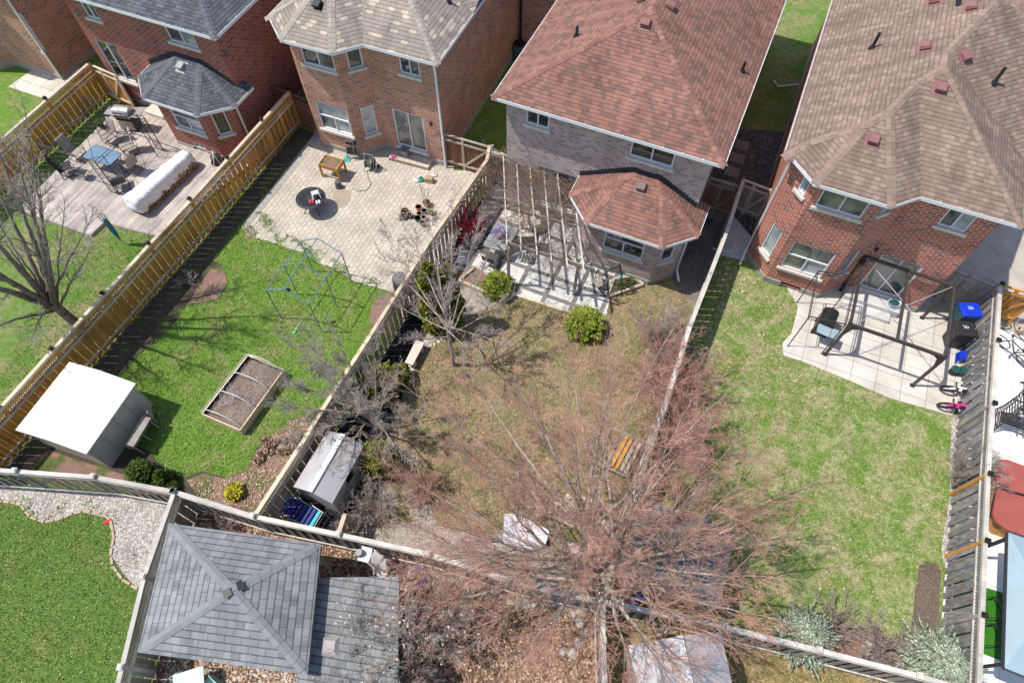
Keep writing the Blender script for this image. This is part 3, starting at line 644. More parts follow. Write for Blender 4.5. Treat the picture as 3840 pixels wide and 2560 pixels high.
_, LAWN['A'] = sheet('lawn', [*f1, *f2[::-1], Vector((-9.0, 25, 0)), Vector((-17, 28, 0))], M['lawnA'], .0)
_, LAWN['C'] = sheet('lawn', [*f3[1:], *f4[5:9], *f5[::-1], (2560, 800), (1850, 600)], M['lawnC'], .0)
_, LAWN['D'] = sheet('lawn', [*f5, *f4[8:], *f6[::-1][2:], (3420, 1000), (2850, 800)], M['lawnD'], .0)
_, LAWN['E'] = sheet('lawn', [*f4[:4], *f7[1:], (-400, 2900), (-700, 1800)], M['lawnE'], .0)
_, LAWN['F'] = sheet('mulch_yard', [*f7, *f8[::-1], *f4[4:9][::-1]][:0] or [f4[3], f7[1], f7[2], f7[3], Vector((f7[3].x, -8, 0)), Vector((f8[2].x, -8, 0)), *f8[::-1], *f4[4:8][::-1]], M['mulch'], .0)
_, LAWN['G'] = sheet('lawn', [*f8, Vector((f8[2].x, -8, 0)), Vector((f6[-1].x, -8, 0)), f6[-1], *f4[9:12][::-1]], M['lawnG'], .0)
LAWN['B'] = [(p.x, p.y) for p in [*f2[:7], *f4[1:5], *f3[::-1], G(1670, 600)]]
sheet('neighbour_patio', [*f6, Vector((f6[-1].x, -8, 0)), Vector((40, -8, 0)), Vector((40, 30, 0)), G(3660, 560), G(3700, 1000)], M['whitecon'], .001)
_, turf = sheet('artificial_turf', [(3560, 2160), (3790, 2230), (3790, 2490), (3560, 2400)], M['turf'], .012)
EXC = []
def pav(name, pts, mat, z=.008, ex=True, thick=0):
    o, P = sheet(name, pts, mat, z, thick)
    if ex: EXC.append(P)
    return o
# yard of house B
pav('soil_bed', [*f2[:7], (0, 1760), (200, 1780), (430, 1830), (900, 1990), (1000, 1990), (1130, 1790), (1250, 1560), (1200, 1540), (1090, 1570), (1040, 1620), (960, 1680), (930, 1760), (850, 1790), (760, 1765), (690, 1790), (600, 1745), (560, 1690), (440, 1640),
               (350, 1500), (440, 1420), (520, 1330), (640, 1230), (700, 1140), (800, 1110), (850, 1060), (830, 990), (790, 975), (850, 905), (905, 835), (1185, 500), (1150, 490)], M['soil'], .004)
pav('leaf_litter_bed', [(1250, 1500), (1180, 1540), (1090, 1575), (1035, 1620), (960, 1690), (935, 1760), (850, 1795), (760, 1775), (700, 1800), (760, 1880), (920, 1980), (1010, 1975), (1140, 1750), (1270, 1560)], M['soilr'], .008)
pav('leaf_litter_bed', [(100, 1720), (190, 1690), (420, 1765), (500, 1790), (640, 1800), (620, 1860), (400, 1830), (60, 1800)], M['soilr'], .008)
pav('leaf_litter_bed', [(835, 1000), (855, 1060), (820, 1120), (700, 1145), (740, 1080), (790, 1010)], M['soilr'], .008)
pav('leaf_litter_bed', [(1400, 1130), (1470, 1090), (1500, 1120), (1470, 1250), (1400, 1260), (1385, 1190)], M['soilr'], .008)
PB = [(1178, 505), (950, 792), (905, 850), (930, 885), (1010, 905), (1060, 925), (1130, 945), (1200, 990), (1240, 1000), (1330, 1055), (1400, 1075), (1475, 1095), (1500, 1100), f3[3] * .6 + f3[2] * .4, f3[2], f3[1], (1850, 640), (1700, 640), Vector((-2.6, 22.6, 0)), Vector((-9.5, 24.4, 0))]
pav('paved_patio', PB, M['paverB'], .016)
pav('patio_border', [(1178, 503), (912, 838), (935, 846), (1205, 508)], M['border'], .022)
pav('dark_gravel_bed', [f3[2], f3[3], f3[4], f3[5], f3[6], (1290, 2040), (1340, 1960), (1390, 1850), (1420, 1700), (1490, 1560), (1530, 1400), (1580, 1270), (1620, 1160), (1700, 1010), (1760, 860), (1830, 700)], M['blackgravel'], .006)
pav('pale_gravel_bed', [(1640, 1180), (1700, 1100), (1780, 1060), (1900, 1110), (1960, 1120), (1860, 1140), (1790, 1170), (1700, 1210), (1650, 1260), (1600, 1310), (1580, 1280)], M['aggregate'], .010)
pav('slab_patio', [(1700, 1000), (1905, 1093), (2108, 1161), (2268, 1205), (2300, 1065), (2330, 1030), Vector((7.2, 17.5, 0)), Vector((-.2, 20.4, 0)), (1850, 620), (1790, 760), (1740, 900)], M['slabC'], .014)
pav('brick_walk', [(2515, 1040), (2560, 1110), (2615, 1135), *[f5[i] for i in (3, 2, 1, 0)], Vector((9.2, 22, 0)), Vector((8.1, 22, 0)), (2560, 900)], M['paverW'], .012)
HL = lambda H_, r, s: Vector((H_.O.x, H_.O.y, 0)) + H_.R * r + H_.S * s
pav('side_gravel', [f5[0], HL(HD, .46, 1.2), HL(HD, .46, 8.3), HL(HC, 8.18, 9.0), HL(HC, 8.18, 1.6)], M['greygravel'], .018)
pav('side_lawn', [Vector((9.3, 24.3, 0)), Vector((13.2, 23.0, 0)), Vector((19, 36, 0)), Vector((14.2, 37, 0))], M['lawnA'], .014, False)
pav('side_gravel', [Vector((14.9, 14.2, 0)), Vector((17.0, 13.6, 0)), Vector((24, 26, 0)), Vector((18, 26, 0))], M['greygravel'], .012)
pav('side_concrete', [Vector((16.6, 14.4, 0)), Vector((22, 12.5, 0)), Vector((30, 24, 0)), Vector((22, 26, 0))], ground_mix('beige_concrete', [(.40, .36, .30), (.46, .42, .36)], 6, .85, .006), .016)
for k in range(6):
    c = Vector((8.85 + .37 * k, 19.2 + .87 * k, 0)); S_ = Vector((math.sin(R(23)), math.cos(R(23)), 0)); R_ = Vector((S_.y, -S_.x, 0))
    pav('stepping_slab', [c - R_ * .32 - S_ * .3, c + R_ * .32 - S_ * .3, c + R_ * .32 + S_ * .3, c - R_ * .32 + S_ * .3], ground_mix('slab_grey', [(.22, .21, .19), (.30, .29, .26)], 8) if k == 0 else bpy.data.materials['slab_grey'], .035, False, .02)
pav('concrete_pad', [(2700, 957), (2795, 978), (2845, 830), (2850, 780), (2760, 770)], M['concrete'], .012)
pav('concrete_patio', [(2993, 1149), (2968, 1250), (2934, 1286), (2938, 1332), (3015, 1357), (3170, 1420), (3330, 1490), (3570, 1558), (3600, 1480), (3640, 1300), (3650, 1150), (3560, 1060), Vector((15.8, 15.6, 0)), Vector((10.5, 17.6, 0))], M['slabD'], .014)
pav('planting_soil', [(3448, 2118), (3475, 2102), (3512, 2112), (3530, 2140), (3524, 2220), (3522, 2300), (3520, 2400), (3525, 2440), (3470, 2450), (3405, 2425), (3412, 2370), (3424, 2300), (3430, 2220), (3440, 2160)], ground_mix('bed_earth', [(.07, .055, .042), (.15, .115, .085), (.30, .24, .18)], 14, bumpd=.05), .006)
pav('planting_soil', [(3030, 2380), (3080, 2330), (3200, 2350), (3380, 2400), (3500, 2430), (3560, 2560), (3400, 2560), (3050, 2460)], M['soilr'], .006)
pav('fence_gravel', [(3568, 1560), (3600, 1560), (3580, 1900), (3570, 2060), (3540, 2120), (3530, 2060), (3560, 1860)], M['gravel'], .006)
# bottom yards
pav('pale_gravel_bed', [*f4[:4], Vector(f7[1]), (560, 2240), (525, 2215), (470, 2160), (415, 2080), (420, 1990), (400, 1940), (310, 1920), (170, 1955), (95, 1920), (60, 1880), (-60, 1860)], M['gravel'], .006)
pav('aggregate_patio', [(1330, 2035), (1370, 1975), (1500, 1960), (1600, 1950), (1700, 1990), (1890, 2005), (2060, 2090), (2160, 2130), (2200, 2300), (1900, 2290), (1650, 2190), (1450, 2130)], M['aggregate'], .008)
pav('aggregate_patio', [(1500, 1850), (1540, 1805), (1570, 1820), (1640, 1960), (1560, 1975)], M['aggregate'], .012)
pav('paving_slab', [(1430, 1845), (1455, 1815), (1495, 1865), (1470, 1910), (1410, 1960), (1395, 1910)], M['aggregate'], .016)
pav('gazebo_slabs', [Vector((f7[2].x + .3, f7[2].y + .5, 0)), Vector((f7[3].x + .2, -1, 0)), Vector((-4.6, -1, 0)), Vector((-4.6, 2.2, 0))], M['slabD'], .006)
pav('damp_soil', [(1270, 2150), (1300, 2060), (1480, 2120), (1450, 2200), (1300, 2180)], M['soil'], .008)
pav('pale_slabs', [(30, 327), (125, 258), (170, 245), (340, 262), (240, 315), (172, 372)], M['slabO'], .01)
# ================================================================== fences
def fence(name, label, plan, H, boardm, railm, postm, lattice=.32, cap='flat', side=1, alt=(), bw=.14, gap=.012, group=None, boards_alt=True, spacing=2.4, postbase=None, capm=None, posts=True, top='flat', seed=0, rails=2, z0=.06):
    r = random.Random(seed); A = plan[0]; t = thing(name, label, 'fence', A, 0, group)
    bm, lm, rm = MB(), MB(), MB(); P = [p - A for p in plan]
    zt = H - (lattice if lattice else 0) - .04
    psts = []
    for a, b in zip(P[:-1], P[1:]):
        d = (b - a); L = d.length
        if L < .05: continue
        d /= L; n = Vector((d.y, -d.x, 0)); k = max(1, round(L / spacing)); seg = L / k
        for i in range(k + 1): 
            q = a + d * seg * i
            if not psts or min((q - x[0]).length for x in psts) > .5: psts.append((q, d))
        # boards
        nb = int(L / (bw + gap))
        for i in range(nb):
            u = (i + .5) * L / nb; c = a + d * u; off = (.03 if i % 2 else -.03) if boards_alt else .0; e = r.uniform(-.012, .012); c = c + n * (off * 1.0)
            mb = bm; w2 = (bw if not boards_alt else bw * 1.06) / 2
            p0 = c - d * w2; p1 = c + d * w2; th = n * .009
            zb = z0 + r.uniform(-.03, .03); mb.hexa([p0 - th + Vector((0, 0, zb)), p1 - th + Vector((0, 0, zb)), p1 + th + Vector((0, 0, zb)), p0 + th + Vector((0, 0, zb)), p0 - th + Vector((0, 0, zt + e * 0)), p1 - th + Vector((0, 0, zt)), p1 + th + Vector((0, 0, zt)), p0 + th + Vector((0, 0, zt))])
        if lattice:
            for s_ in (1, -1):
                x = -lattice
                while x < L:
                    u0, u1 = x, x + lattice; za, zb = (zt + .02, H - .02)
                    if s_ < 0: za, zb = zb, za
                    c0, c1 = max(u0, 0), min(u1, L)
                    if c1 > c0:
                        f0, f1 = (c0 - u0) / lattice, (c1 - u0) / lattice
                        lm.bar(a + d * c0 + n * .006 * s_ + Vector((0, 0, za + (zb - za) * f0)), a + d * c1 + n * .006 * s_ + Vector((0, 0, za + (zb - za) * f1)), .009, .034, (n.x, n.y, .001) if False else (0, 0, 1))
                    x += .098
            rm.bar(a + Vector((0, 0, zt)), b + Vector((0, 0, zt)), .06, .045)
        rm.bar(a + Vector((0, 0, H)), b + Vector((0, 0, H)), .13 if top == 'flat' else .07, .035)
        rm.bar(a + Vector((0, 0, H - .055)) + n * .045, b + Vector((0, 0, H - .055)) + n * .045, .03, .07); rm.bar(a + Vector((0, 0, H - .055)) - n * .045, b + Vector((0, 0, H - .055)) - n * .045, .03, .07)
        if rails:
            for zz in (.35, zt - .12): rm.bar(a + n * .055 * side + Vector((0, 0, zz)), b + n * .055 * side + Vector((0, 0, zz)), .04, .085)
    bm.build('board_panel', boardm, t); rm.build('rail', railm, t)
    if lattice: lm.build('lattice', boardm if lattice != -1 else railm, t)
    if posts:
        for q, d in psts:
            pm = MB(); a_z = math.atan2(d.y, d.x); hp = H + (.1 if cap else .02); pm.box((q.x, q.y, hp / 2), (.11, .11, hp), a_z); po = pm.build('post', (alt[1] if alt and psts.index((q, d)) not in alt[0] else postm), t)
            if cap:
                cm = MB()
                if cap == 'black': cm.box((q.x, q.y, hp + .03), (.15, .15, .06), a_z); cm.box((q.x, q.y, hp + .075), (.10, .10, .03), a_z)
                else: cm.box((q.x, q.y, hp + .015), (.17, .17, .03), a_z); cm.box((q.x, q.y, hp + .045), (.12, .12, .03), a_z)
                cm.build('post_cap', capm or (M['black'] if cap == 'black' else railm), po)
    return t
fence('lattice_fence', 'golden cedar fence with lattice top and black caps, left of the wooden deck', f1, 1.95, M['cedar'], M['palew'], M['cedar'], .34, 'black', seed=1, side=-1)
fence('lattice_fence', 'long golden cedar fence with lattice top between the wooden deck and the paved patio', f2, 1.95, M['cedar'], M['palew'], M['cedar'], .34, 'black', seed=2, side=-1)
fence('lattice_fence', 'weathered tan fence with lattice top between the paved patio and the pergola yard', f3, 1.95, M['greyw2'], M['palew'], M['greyw2'], .3, None, seed=3, side=-1)
fence('board_fence', 'long weathered grey fence running along the bottom of the back yards', f4, 1.9, M['greyw'], M['greycap'], M['greyw'], 0, 'flat', seed=4, side=1, bw=.15)
fence('board_fence', 'narrow grey fence leading from the side gates to the large red twigged tree', f5, 1.95, M['greyw'], M['greycap'], M['greyw'], .26, None, seed=5, side=1)
fence('board_fence', 'tall grey fence with wide rail along the right edge beside the hot tub', [f6[0], f6[3], f6[-1]], 2.0, wood('weathered_dark_boards', (.10, .095, .09), (.36, .34, .32), gs=5), M['greycap'], M['cedar'], .34, 'black', seed=6, side=-1, bw=.17, gap=.03, alt=((3, 4), M['greyw']))
fence('lattice_fence', 'pale grey lattice topped fence between the lower left lawn and the shingled gazebo', f7, 1.9, M['greyw'], M['greycap'], M['greycap'], .5, 'flat', seed=7, side=1)
fence('board_fence', 'short grey fence between the wood chip yard and the small bottom sheds', f8, 1.8, M['greyw'], M['greycap'], M['greyw'], 0, 'flat', seed=8, side=1, spacing=1.8)
def gate(label, a, b, H, mat, railm, za=None, brace=True, off=.15):
    fence_t = thing('side_gate', label, 'gate', a, 0); d = b - a; L = d.length; d /= L; n = Vector((d.y, -d.x, 0)); bm, rm = MB(), MB(); k = int(L / .15)
    for i in range(k):
        c = d * ((i + .5) * L / k); p0, p1, th = c - d * (.5 * L / k - .006), c + d * (.5 * L / k - .006), n * .01
        bm.hexa([p0 - th + Vector((0, 0, .06)), p1 - th + Vector((0, 0, .06)), p1 + th + Vector((0, 0, .06)), p0 + th + Vector((0, 0, .06)), p0 - th + Vector((0, 0, H - .2)), p1 - th + Vector((0, 0, H - .2)), p1 + th + Vector((0, 0, H - .2)), p0 + th + Vector((0, 0, H - .2))])
    e = n * .04
    for z in (H, H - .26, .3): rm.bar(e * (z < H) + Vector((0, 0, z)), d * L + e * (z < H) + Vector((0, 0, z)), .09 if z == H else .04, .05 if z == H else .09)
    if brace: rm.bar(d * (L * .45) + e * 1.1 + Vector((0, 0, .34)), d * (L * .95) + e * 1.1 + Vector((0, 0, H - .3)), .03, .09)
    for u in (0, L * .42, L): rm.box((d.x * u, d.y * u, H / 2), (.1, .1, H), math.atan2(d.y, d.x))
    bm.build('board_panel', mat, fence_t); rm.build('gate_frame', railm, fence_t)
V2 = lambda p: Vector((p.x, p.y, 0))
gate('reddish brown gate with a diagonal brace beside the paved patio', V2(G(1664, 502, 1.8)), V2(G(1832, 551, 1.8)), 1.8, M['brownw'], M['greyw2'])
gate('dark brown shaded gate between the dark red house and the light beige shingled house', V2(G(1000, 318, 1.8)), V2(G(1160, 380, 1.8)), 1.8, M['brownw'], M['brownw'], brace=False)
gate('cedar gate with pale rails beside the stainless barbecue', V2(G(332, 240, 1.85)), V2(G(432, 284, 1.85)), 1.85, M['cedar'], M['palew'])
gate('dark shaded gate against the pale grey brick house', V2(G(2665, 668, 1.8)), V2(G(2784, 704, 1.8)), 1.8, M['cedard'], M['greyw'])
gate('grey gate beside the small concrete pad and red brick house', V2(G(2790, 675, 1.8)), V2(G(2893, 714, 1.8)), 1.8, M['greyw'], M['greycap'])
gate('shaded grey gate behind the blue bin', V2(G(3575, 1000, 1.9)), V2(G(3750, 1066, 1.9)), 1.9, M['greyw'], M['greyw'], brace=False)
gate('golden cedar gate at the right edge above the parked bicycles', V2(G(3765, 1072, 1.8)), V2(G(3900, 1110, 1.8)), 1.8, M['cedar'], M['cedar'])
fence('trellis_fence', 'short weathered trellis between the tan fence and the pale grey house', [V2(G(1842, 556, 1.5)), V2(G(1905, 590, 1.5))], 1.5, M['greyw'], M['greycap'], M['greyw'], 0, None, seed=9, boards_alt=False, gap=.1, bw=.08)
# house at the top left corner
HO = House('brick_house', 'orange brick house in the top left corner beside pale slabs', 'house', (0, 0), 22, EZ)
g_ = G(64, 245); HO.O = Vector((g_.x, g_.y, 0)) - HO.R * 4.12 - HO.S * .28; HO.t.location = HO.O
HO.fp = [(.44, 12), (.44, .2), (1.3, -.64), (3.25, -.64), (4.12, .28), (7.12, .28), (7.12, 12)]
ops = do_windows(HO, HO.t, HO.fp, [(3, (32, 150), (84, 140), (2, 42), L1, GM, True), (4, (165, 196), (262, 222), (75, 52), L2, [GP, GM], 'door')])
walls(HO.t, HO.fp, 0, EZ - .1, M['brickB'], ops)
roof([([(0, -.2), (7.57, -.2), (7.57, 12.4), (0, 12.4)], ()), ([(0, 0), (1.25, -1.13), (3.56, -1.1), (7.56, 2.9), (7.56, 7), (0, 7)], (3, 4))], .56, EZ, [(0, 0), (1.25, -1.13), (3.56, -1.1), (4.4, -.2), (7.57, -.2), (7.57, 12.4), (0, 12.4)], [0, 1, 2, 3, 4, 6], M['shB'], M['capB'], HO.t)
downspout(HO.t, [(7.2, .1, 5.6), (7.2, .2, 5.2), (7.2, .2, .1)])
# neighbour wall seen behind houses B and C at the very top
HE = House('brick_house', 'orange brick house partly seen at the top between beige and terracotta roofs', 'house', (0, 0), 21.2, EZ)
g_ = G(1955, 190); HE.O = Vector((g_.x, g_.y, 0)); HE.t.location = HE.O
HE.fp = [(0, 0), (3.4, 0), (3.4, 6), (0, 6)]; walls(HE.t, HE.fp, 0, 5.6, M['brickB'], {})
mb = MB(); mb.prism([(-.3, -.3), (3.7, -.3), (3.7, 6), (-.3, 6)], 5.6, 5.75); mb.build('roof', M['shB'], HE.t)
# ================================================================== bare trees, shrubs and evergreens
M['bark_grey'] = plain('bark_grey', (.32, .275, .23), .9, .35, 7, .15, 0, .6)
M['bark_tan'] = plain('bark_tan', (.40, .335, .28), .9, .35, 6, .15, 0, .6)
M['bark_mid'] = plain('bark_brown_grey', (.21, .175, .15), .9, .35, 7, .15, 0, .6)
M['bark_dark'] = plain('bark_dark', (.10, .08, .07), .9, .35, 7, .15, 0, .6)
M['twig_grey'] = plain('twig_grey', (.40, .345, .295), .9, .25, 2)
M['twig_pale'] = plain('twig_pale', (.42, .34, .31), .9, .2, 2)
M['twig_red'] = plain('twig_reddish', (.53, .29, .22), .9, .35, 1.2)
M['twig_bud'] = plain('twig_budding', (.50, .275, .23), .9, .3, 2)
M['twig_crimson'] = plain('twig_crimson', (.33, .03, .045), .8, .3, 2)
M['blossom'] = plain('blossom', (.74, .66, .63), .7, .1, 3)
def tubes(name, mat, segs, parent, n=4):
    S = np.array(segs, dtype=np.float64)  # x0 y0 z0 x1 y1 z1 r0 r1
    A, B = S[:, :3], S[:, 3:6]; d = B - A; L = np.linalg.norm(d, axis=1, keepdims=True); L[L == 0] = 1; d = d / L
    ref = np.where(np.abs(d[:, 2:3]) > .9, np.array([[1., 0, 0]]), np.array([[0, 0, 1.]])); x = np.cross(d, ref); x /= np.linalg.norm(x, axis=1, keepdims=True); y = np.cross(x, d)
    V = []
    for P, r in ((A, S[:, 6:7]), (B, S[:, 7:8])):
        for k in range(n):
            a = 2 * math.pi * k / n; V.append(P + (x * math.cos(a) + y * math.sin(a)) * r)
    V = np.stack(V, 1).reshape(-1, 3); m = len(S); base = (np.arange(m) * 2 * n)[:, None]
    F = np.concatenate([base + np.array([[k, (k + 1) % n, n + (k + 1) % n, n + k]]) for k in range(n)], 0)
    return np_mesh(name, mat, V, F, parent, smooth=n > 4)
class Grow:
    def __init__(s, seed): s.r = np.random.RandomState(seed); s.th = []; s.md = []; s.tw = []; s.tips = []
    def rv(s): v = s.r.normal(size=3); return v / np.linalg.norm(v)
    def branch(s, p, d, L, r, lev, P):
        n = max(2, int(L / P['seg'][min(lev, len(P['seg']) - 1)])); st = L / n; r1 = max(r * P['taper'], P['rmin']); q = np.array(p, float); d = np.array(d, float)
        kids = P['kids'][lev] if lev < len(P['kids']) else 0
        out = s.th if lev == 0 or r > P['thr'] else (s.md if r > P['thr2'] else s.tw)
        for i in range(n):
            f0, f1 = i / n, (i + 1) / n; ra, rb = r + (r1 - r) * f0, r + (r1 - r) * f1
            d = d + s.rv() * P['wob'][min(lev, len(P['wob']) - 1)] + np.array([0, 0, P['up'][min(lev, len(P['up']) - 1)]]); d /= np.linalg.norm(d)
            q2 = q + d * st; out.append((*q, *q2, ra, rb))
            if kids and f1 > P['bare'][min(lev, len(P['bare']) - 1)]:
                k = kids / (n * (1 - P['bare'][min(lev, len(P['bare']) - 1)])); m = int(k) + (s.r.rand() < k - int(k))
                for _ in range(m):
                    t = s.r.rand(); pos = q + (q2 - q) * t; w = s.rv(); w -= w.dot(d) * d; w /= np.linalg.norm(w)
                    ang = P['ang'][min(lev, len(P['ang']) - 1)] * s.r.uniform(.7, 1.3); nd = d * math.cos(ang) + w * math.sin(ang)
                    ff = f0 + (f1 - f0) * t; LL = L * P['len'][min(lev, len(P['len']) - 1)] * (1 - .55 * ff) * s.r.uniform(.6, 1.25)
                    s.branch(pos, nd, LL, max(P['rmin'], (ra + (rb - ra) * t) * P['rk']), lev + 1, P)
            q = q2
        s.tips.append(q)
def tree(name, label, cat, base, seed, limbs, P, mats, group=None, blossoms=0, trunkn=7):
    """limbs: list of chains [(point offsets from base...)], r0, r1 - the main stems; children sprout from them"""
    t = thing(name, label, cat, base, 0, group); g = Grow(seed)
    for (pts, r0, r1, nk, Lk) in limbs:
        pts = [np.array(p, float) for p in pts]; n = len(pts) - 1; tot = sum(np.linalg.norm(pts[i + 1] - pts[i]) for i in range(n)); acc = 0
        for i in range(n):
            a, b = pts[i], pts[i + 1]; L = np.linalg.norm(b - a); m = max(1, int(L / .3)); prev = a
            for j in range(m):
                f = (j + 1) / m; q = a + (b - a) * f + (g.rv() * .025 if (i < n - 1 or j < m - 1) else 0); fa, fb = (acc + L * j / m) / tot, (acc + L * f) / tot
                g.th.append((*prev, *q, r0 + (r1 - r0) * fa, r0 + (r1 - r0) * fb)); prev = q
            d = (b - a) / L
            if i > 0 or n == 1 or P.get('low'):
                k = nk * L / tot * (P.get('w', {}).get((n, i), 1))
                for _ in range(int(k) + (g.r.rand() < k % 1)):
                    ff = g.r.rand(); w = g.rv(); w -= w.dot(d) * d; w /= np.linalg.norm(w); ang = P['ang0'] * g.r.uniform(.7, 1.35); nd = d * math.cos(ang) + w * math.sin(ang); fr = (acc + L * ff) / tot
                    g.branch(a + (b - a) * ff, nd, Lk * (1 - .45 * fr) * g.r.uniform(.65, 1.2), (r0 + (r1 - r0) * fr) * P['rk0'], 0 if False else 1, P)
            acc += L
        g.branch(pts[-1], pts[-1] - pts[-2], Lk, r1, 1, P)
    tubes('trunk', mats[0], g.th, t, trunkn)
    if g.md: tubes('branches', mats[1], g.md, t, 4)
    if g.tw: tubes('twigs', mats[2], g.tw, t, 3)
    if blossoms and g.tips:
        V, F = [], []; tips = [g.tips[i] for i in g.r.choice(len(g.tips), min(blossoms, len(g.tips)), replace=False)]
        for q in tips:
            for _ in range(3):
                c = q + g.rv() * .03; u = g.rv() * .03; w = np.cross(u, g.rv()); w = w / np.linalg.norm(w) * .022; i = len(V); V += [c - u, c + w, c + u, c - w]; F.append((i, i + 1, i + 2, i + 3))
        np_mesh('blossom', M['blossom'], np.array(V), np.array(F), t)
    print('TREE', name, len(g.th), len(g.md), len(g.tw)); return t
def pt(u, v, z, base): q = G(u, v, z); return (q.x - base.x, q.y - base.y, z)
# --- the large red-twigged tree
B_ = G(2225, 2205); P1 = dict(w={(3, 1): .45, (3, 2): 2.3}, seg=[.35, .3, .2, .14], wob=[.06, .09, .12, .15], up=[.0, .02, .03, .03], kids=[0, 5, 4, 2], bare=[.2, .12, .05, .05], ang=[.6, .55, .6, .65], ang0=.62, len=[.5, .68, .62, .55], taper=.3, rk=.6, rk0=.5, rmin=.0027, thr=.03, thr2=.009)
lim = [([(0, 0, 0), (.05, .1, .8), (.1, .2, 1.4)], .26, .2, 0, .5)]
CR = [(1440, 1560), (1660, 1300), (2050, 1230), (2520, 1240), (2790, 1390), (3050, 1720), (3110, 2060), (2930, 2340), (2600, 2540), (2200, 2590), (1780, 2500), (1440, 2270), (1370, 1900)]
def _in(u, v, P):
    c = False
    for i in range(len(P)):
        (x0, y0), (x1, y1) = P[i], P[i - 1]
        if (y0 > v) != (y1 > v) and u < (x1 - x0) * (v - y0) / (y1 - y0) + x0: c = not c
    return c
r_ = random.Random(77); T_ = []
while len(T_) < 58:
    u, v = r_.uniform(1400, 3080), r_.uniform(1240, 2590)
    if _in(u, v, CR) and all((u - a) ** 2 + (v - b) ** 2 > 120 ** 2 for a, b in T_): T_.append((u, v))
forks = []
for k in range(7):
    a = k * .9 + .3; h0 = .9 + .12 * k; rr_ = r_.uniform(.7, 1.15); f0 = np.array((.08, .16, h0)); f1 = f0 + np.array((math.cos(a) * rr_ * .55, math.sin(a) * rr_ * .55, .75)); f2_ = f0 + np.array((math.cos(a) * rr_, math.sin(a) * rr_, 1.7)); forks.append((f0, f1, f2_)); lim.append(([f0, f1, f2_], r_.uniform(.11, .14), .075, 2, 1.2))
for (u, v) in T_:
    dc = math.hypot(u - 2260, v - 1820) / 850; z = 7.3 - 3.4 * min(1.15, dc) ** 1.5 + r_.uniform(-.4, .4); e = np.array(pt(u, v, z, B_)); best = min(forks, key=lambda f: np.linalg.norm((f[2] - e)[:2] / (np.linalg.norm(e[:2]) + .3)) + r_.uniform(0, .15)); t_ = r_.uniform(.35, 1.0); a = best[1] + (best[2] - best[1]) * t_ if t_ > .5 else best[0] + (best[1] - best[0]) * (t_ + .4)
    d = e - a; L = np.linalg.norm(d); sd_ = np.array((-d[1], d[0], 0)) / L * r_.uniform(-.5, .5); m = a + d * .33 + sd_ * .6 + np.array((0, 0, -.22 * L * .33)); m2 = a + d * .66 + sd_ * .5 + np.array((0, 0, -.12 * L * .4)); e2 = a + d * .86
    lim.append(([a, m, m2, e2], r_.uniform(.045, .08), .014, 15, 1.75))
tree('bare_tree', 'very large spreading leafless tree with dense reddish twigs at the bottom centre', 'tree', B_, 11, lim, P1, (M['bark_tan'], M['bark_grey'], M['twig_red']))
# --- the tree at the left edge
B_ = G(300, 1222); P2 = dict(P1, kids=[0, 6, 4, 1], rmin=.0042)
lim = [([(0, 0, 0), (-.15, .05, .9), (-.3, .1, 1.6)], .19, .16, 0, .5)]
for (u, v, z) in ((130, 560, 5.6), (40, 640, 6.0), (-60, 760, 6.2), (240, 760, 5.0), (350, 800, 4.6), (10, 900, 5.2), (-120, 1050, 5.2), (120, 1250, 3.4), (330, 950, 4.0), (-100, 1250, 4.2), (180, 900, 5.8), (60, 470, 5.2)):
    e = np.array(pt(u, v, z, B_)); a = np.array((-.25 - .25 * rnd.random(), .05, .9 + .6 * rnd.random())); m = a + (e - a) * .45; m[2] += .1; e2 = a + (e - a) * .8; lim.append(([a, m, e2], rnd.uniform(.05, .09), .018, 11, 1.2))
for k in range(9):
    a_ = k * 2.4; q_ = 1.1 + 2.2 * rnd.random(); e = np.array((math.cos(a_) * q_ + .3, math.sin(a_) * q_, rnd.uniform(6.5, 10.0))); a = np.array((-.3, .05, 1.0 + rnd.random() * .6)); d = e - a; lim.append(([a, a + d * .35 + np.array((0, 0, -.3)), a + d * .7 + np.array((0, 0, -.15)), e], rnd.uniform(.075, .11), .02, 13, 1.4))
tree('bare_tree', 'grey leafless tree leaning at the left edge beside the golden cedar fence', 'tree', B_, 12, lim, P2, (M['bark_mid'], M['bark_mid'], M['twig_grey']))
# --- the young maple on the straw lawn
B_ = G(1702, 1370); P3 = dict(P1, kids=[0, 7, 5, 2], rmin=.0045, wob=[.06, .10, .13, .16])
lim = [([(0, 0, 0), (0, .02, 1.1), (-.02, .03, 1.9)], .085, .07, 0, .4), ([(-.02, .03, 1.9), (-.05, .1, 3.0), (-.12, .15, 4.6)], .06, .02, 16, 1.1)]
for (u, v, z) in ((1450, 1000, 3.6), (1520, 850, 4.4), (1600, 770, 5.2), (1700, 760, 5.6), (1800, 830, 5.2), (1850, 950, 4.4), (1900, 1150, 3.0), (1480, 1160, 3.0), (1560, 1290, 2.6), (1850, 1290, 2.5), (1700, 1000, 5.4), (1440, 880, 4.2), (1760, 1330, 2.2)):
    e = np.array(pt(u, v, z, B_)); zz = 1.9 + rnd.random() * 1.5; a = np.array((-.02, .03, zz)); e[2] += .3; m = a + (e - a) * .45; e2 = a + (e - a) * .82; lim.append(([a, m, e2], rnd.uniform(.022, .036), .011, 10, 1.0))
tree('young_tree', 'young pale barked leafless tree standing alone on the straw coloured lawn', 'tree', B_, 13, lim, P3, (M['bark_tan'], M['bark_tan'], M['twig_pale']))
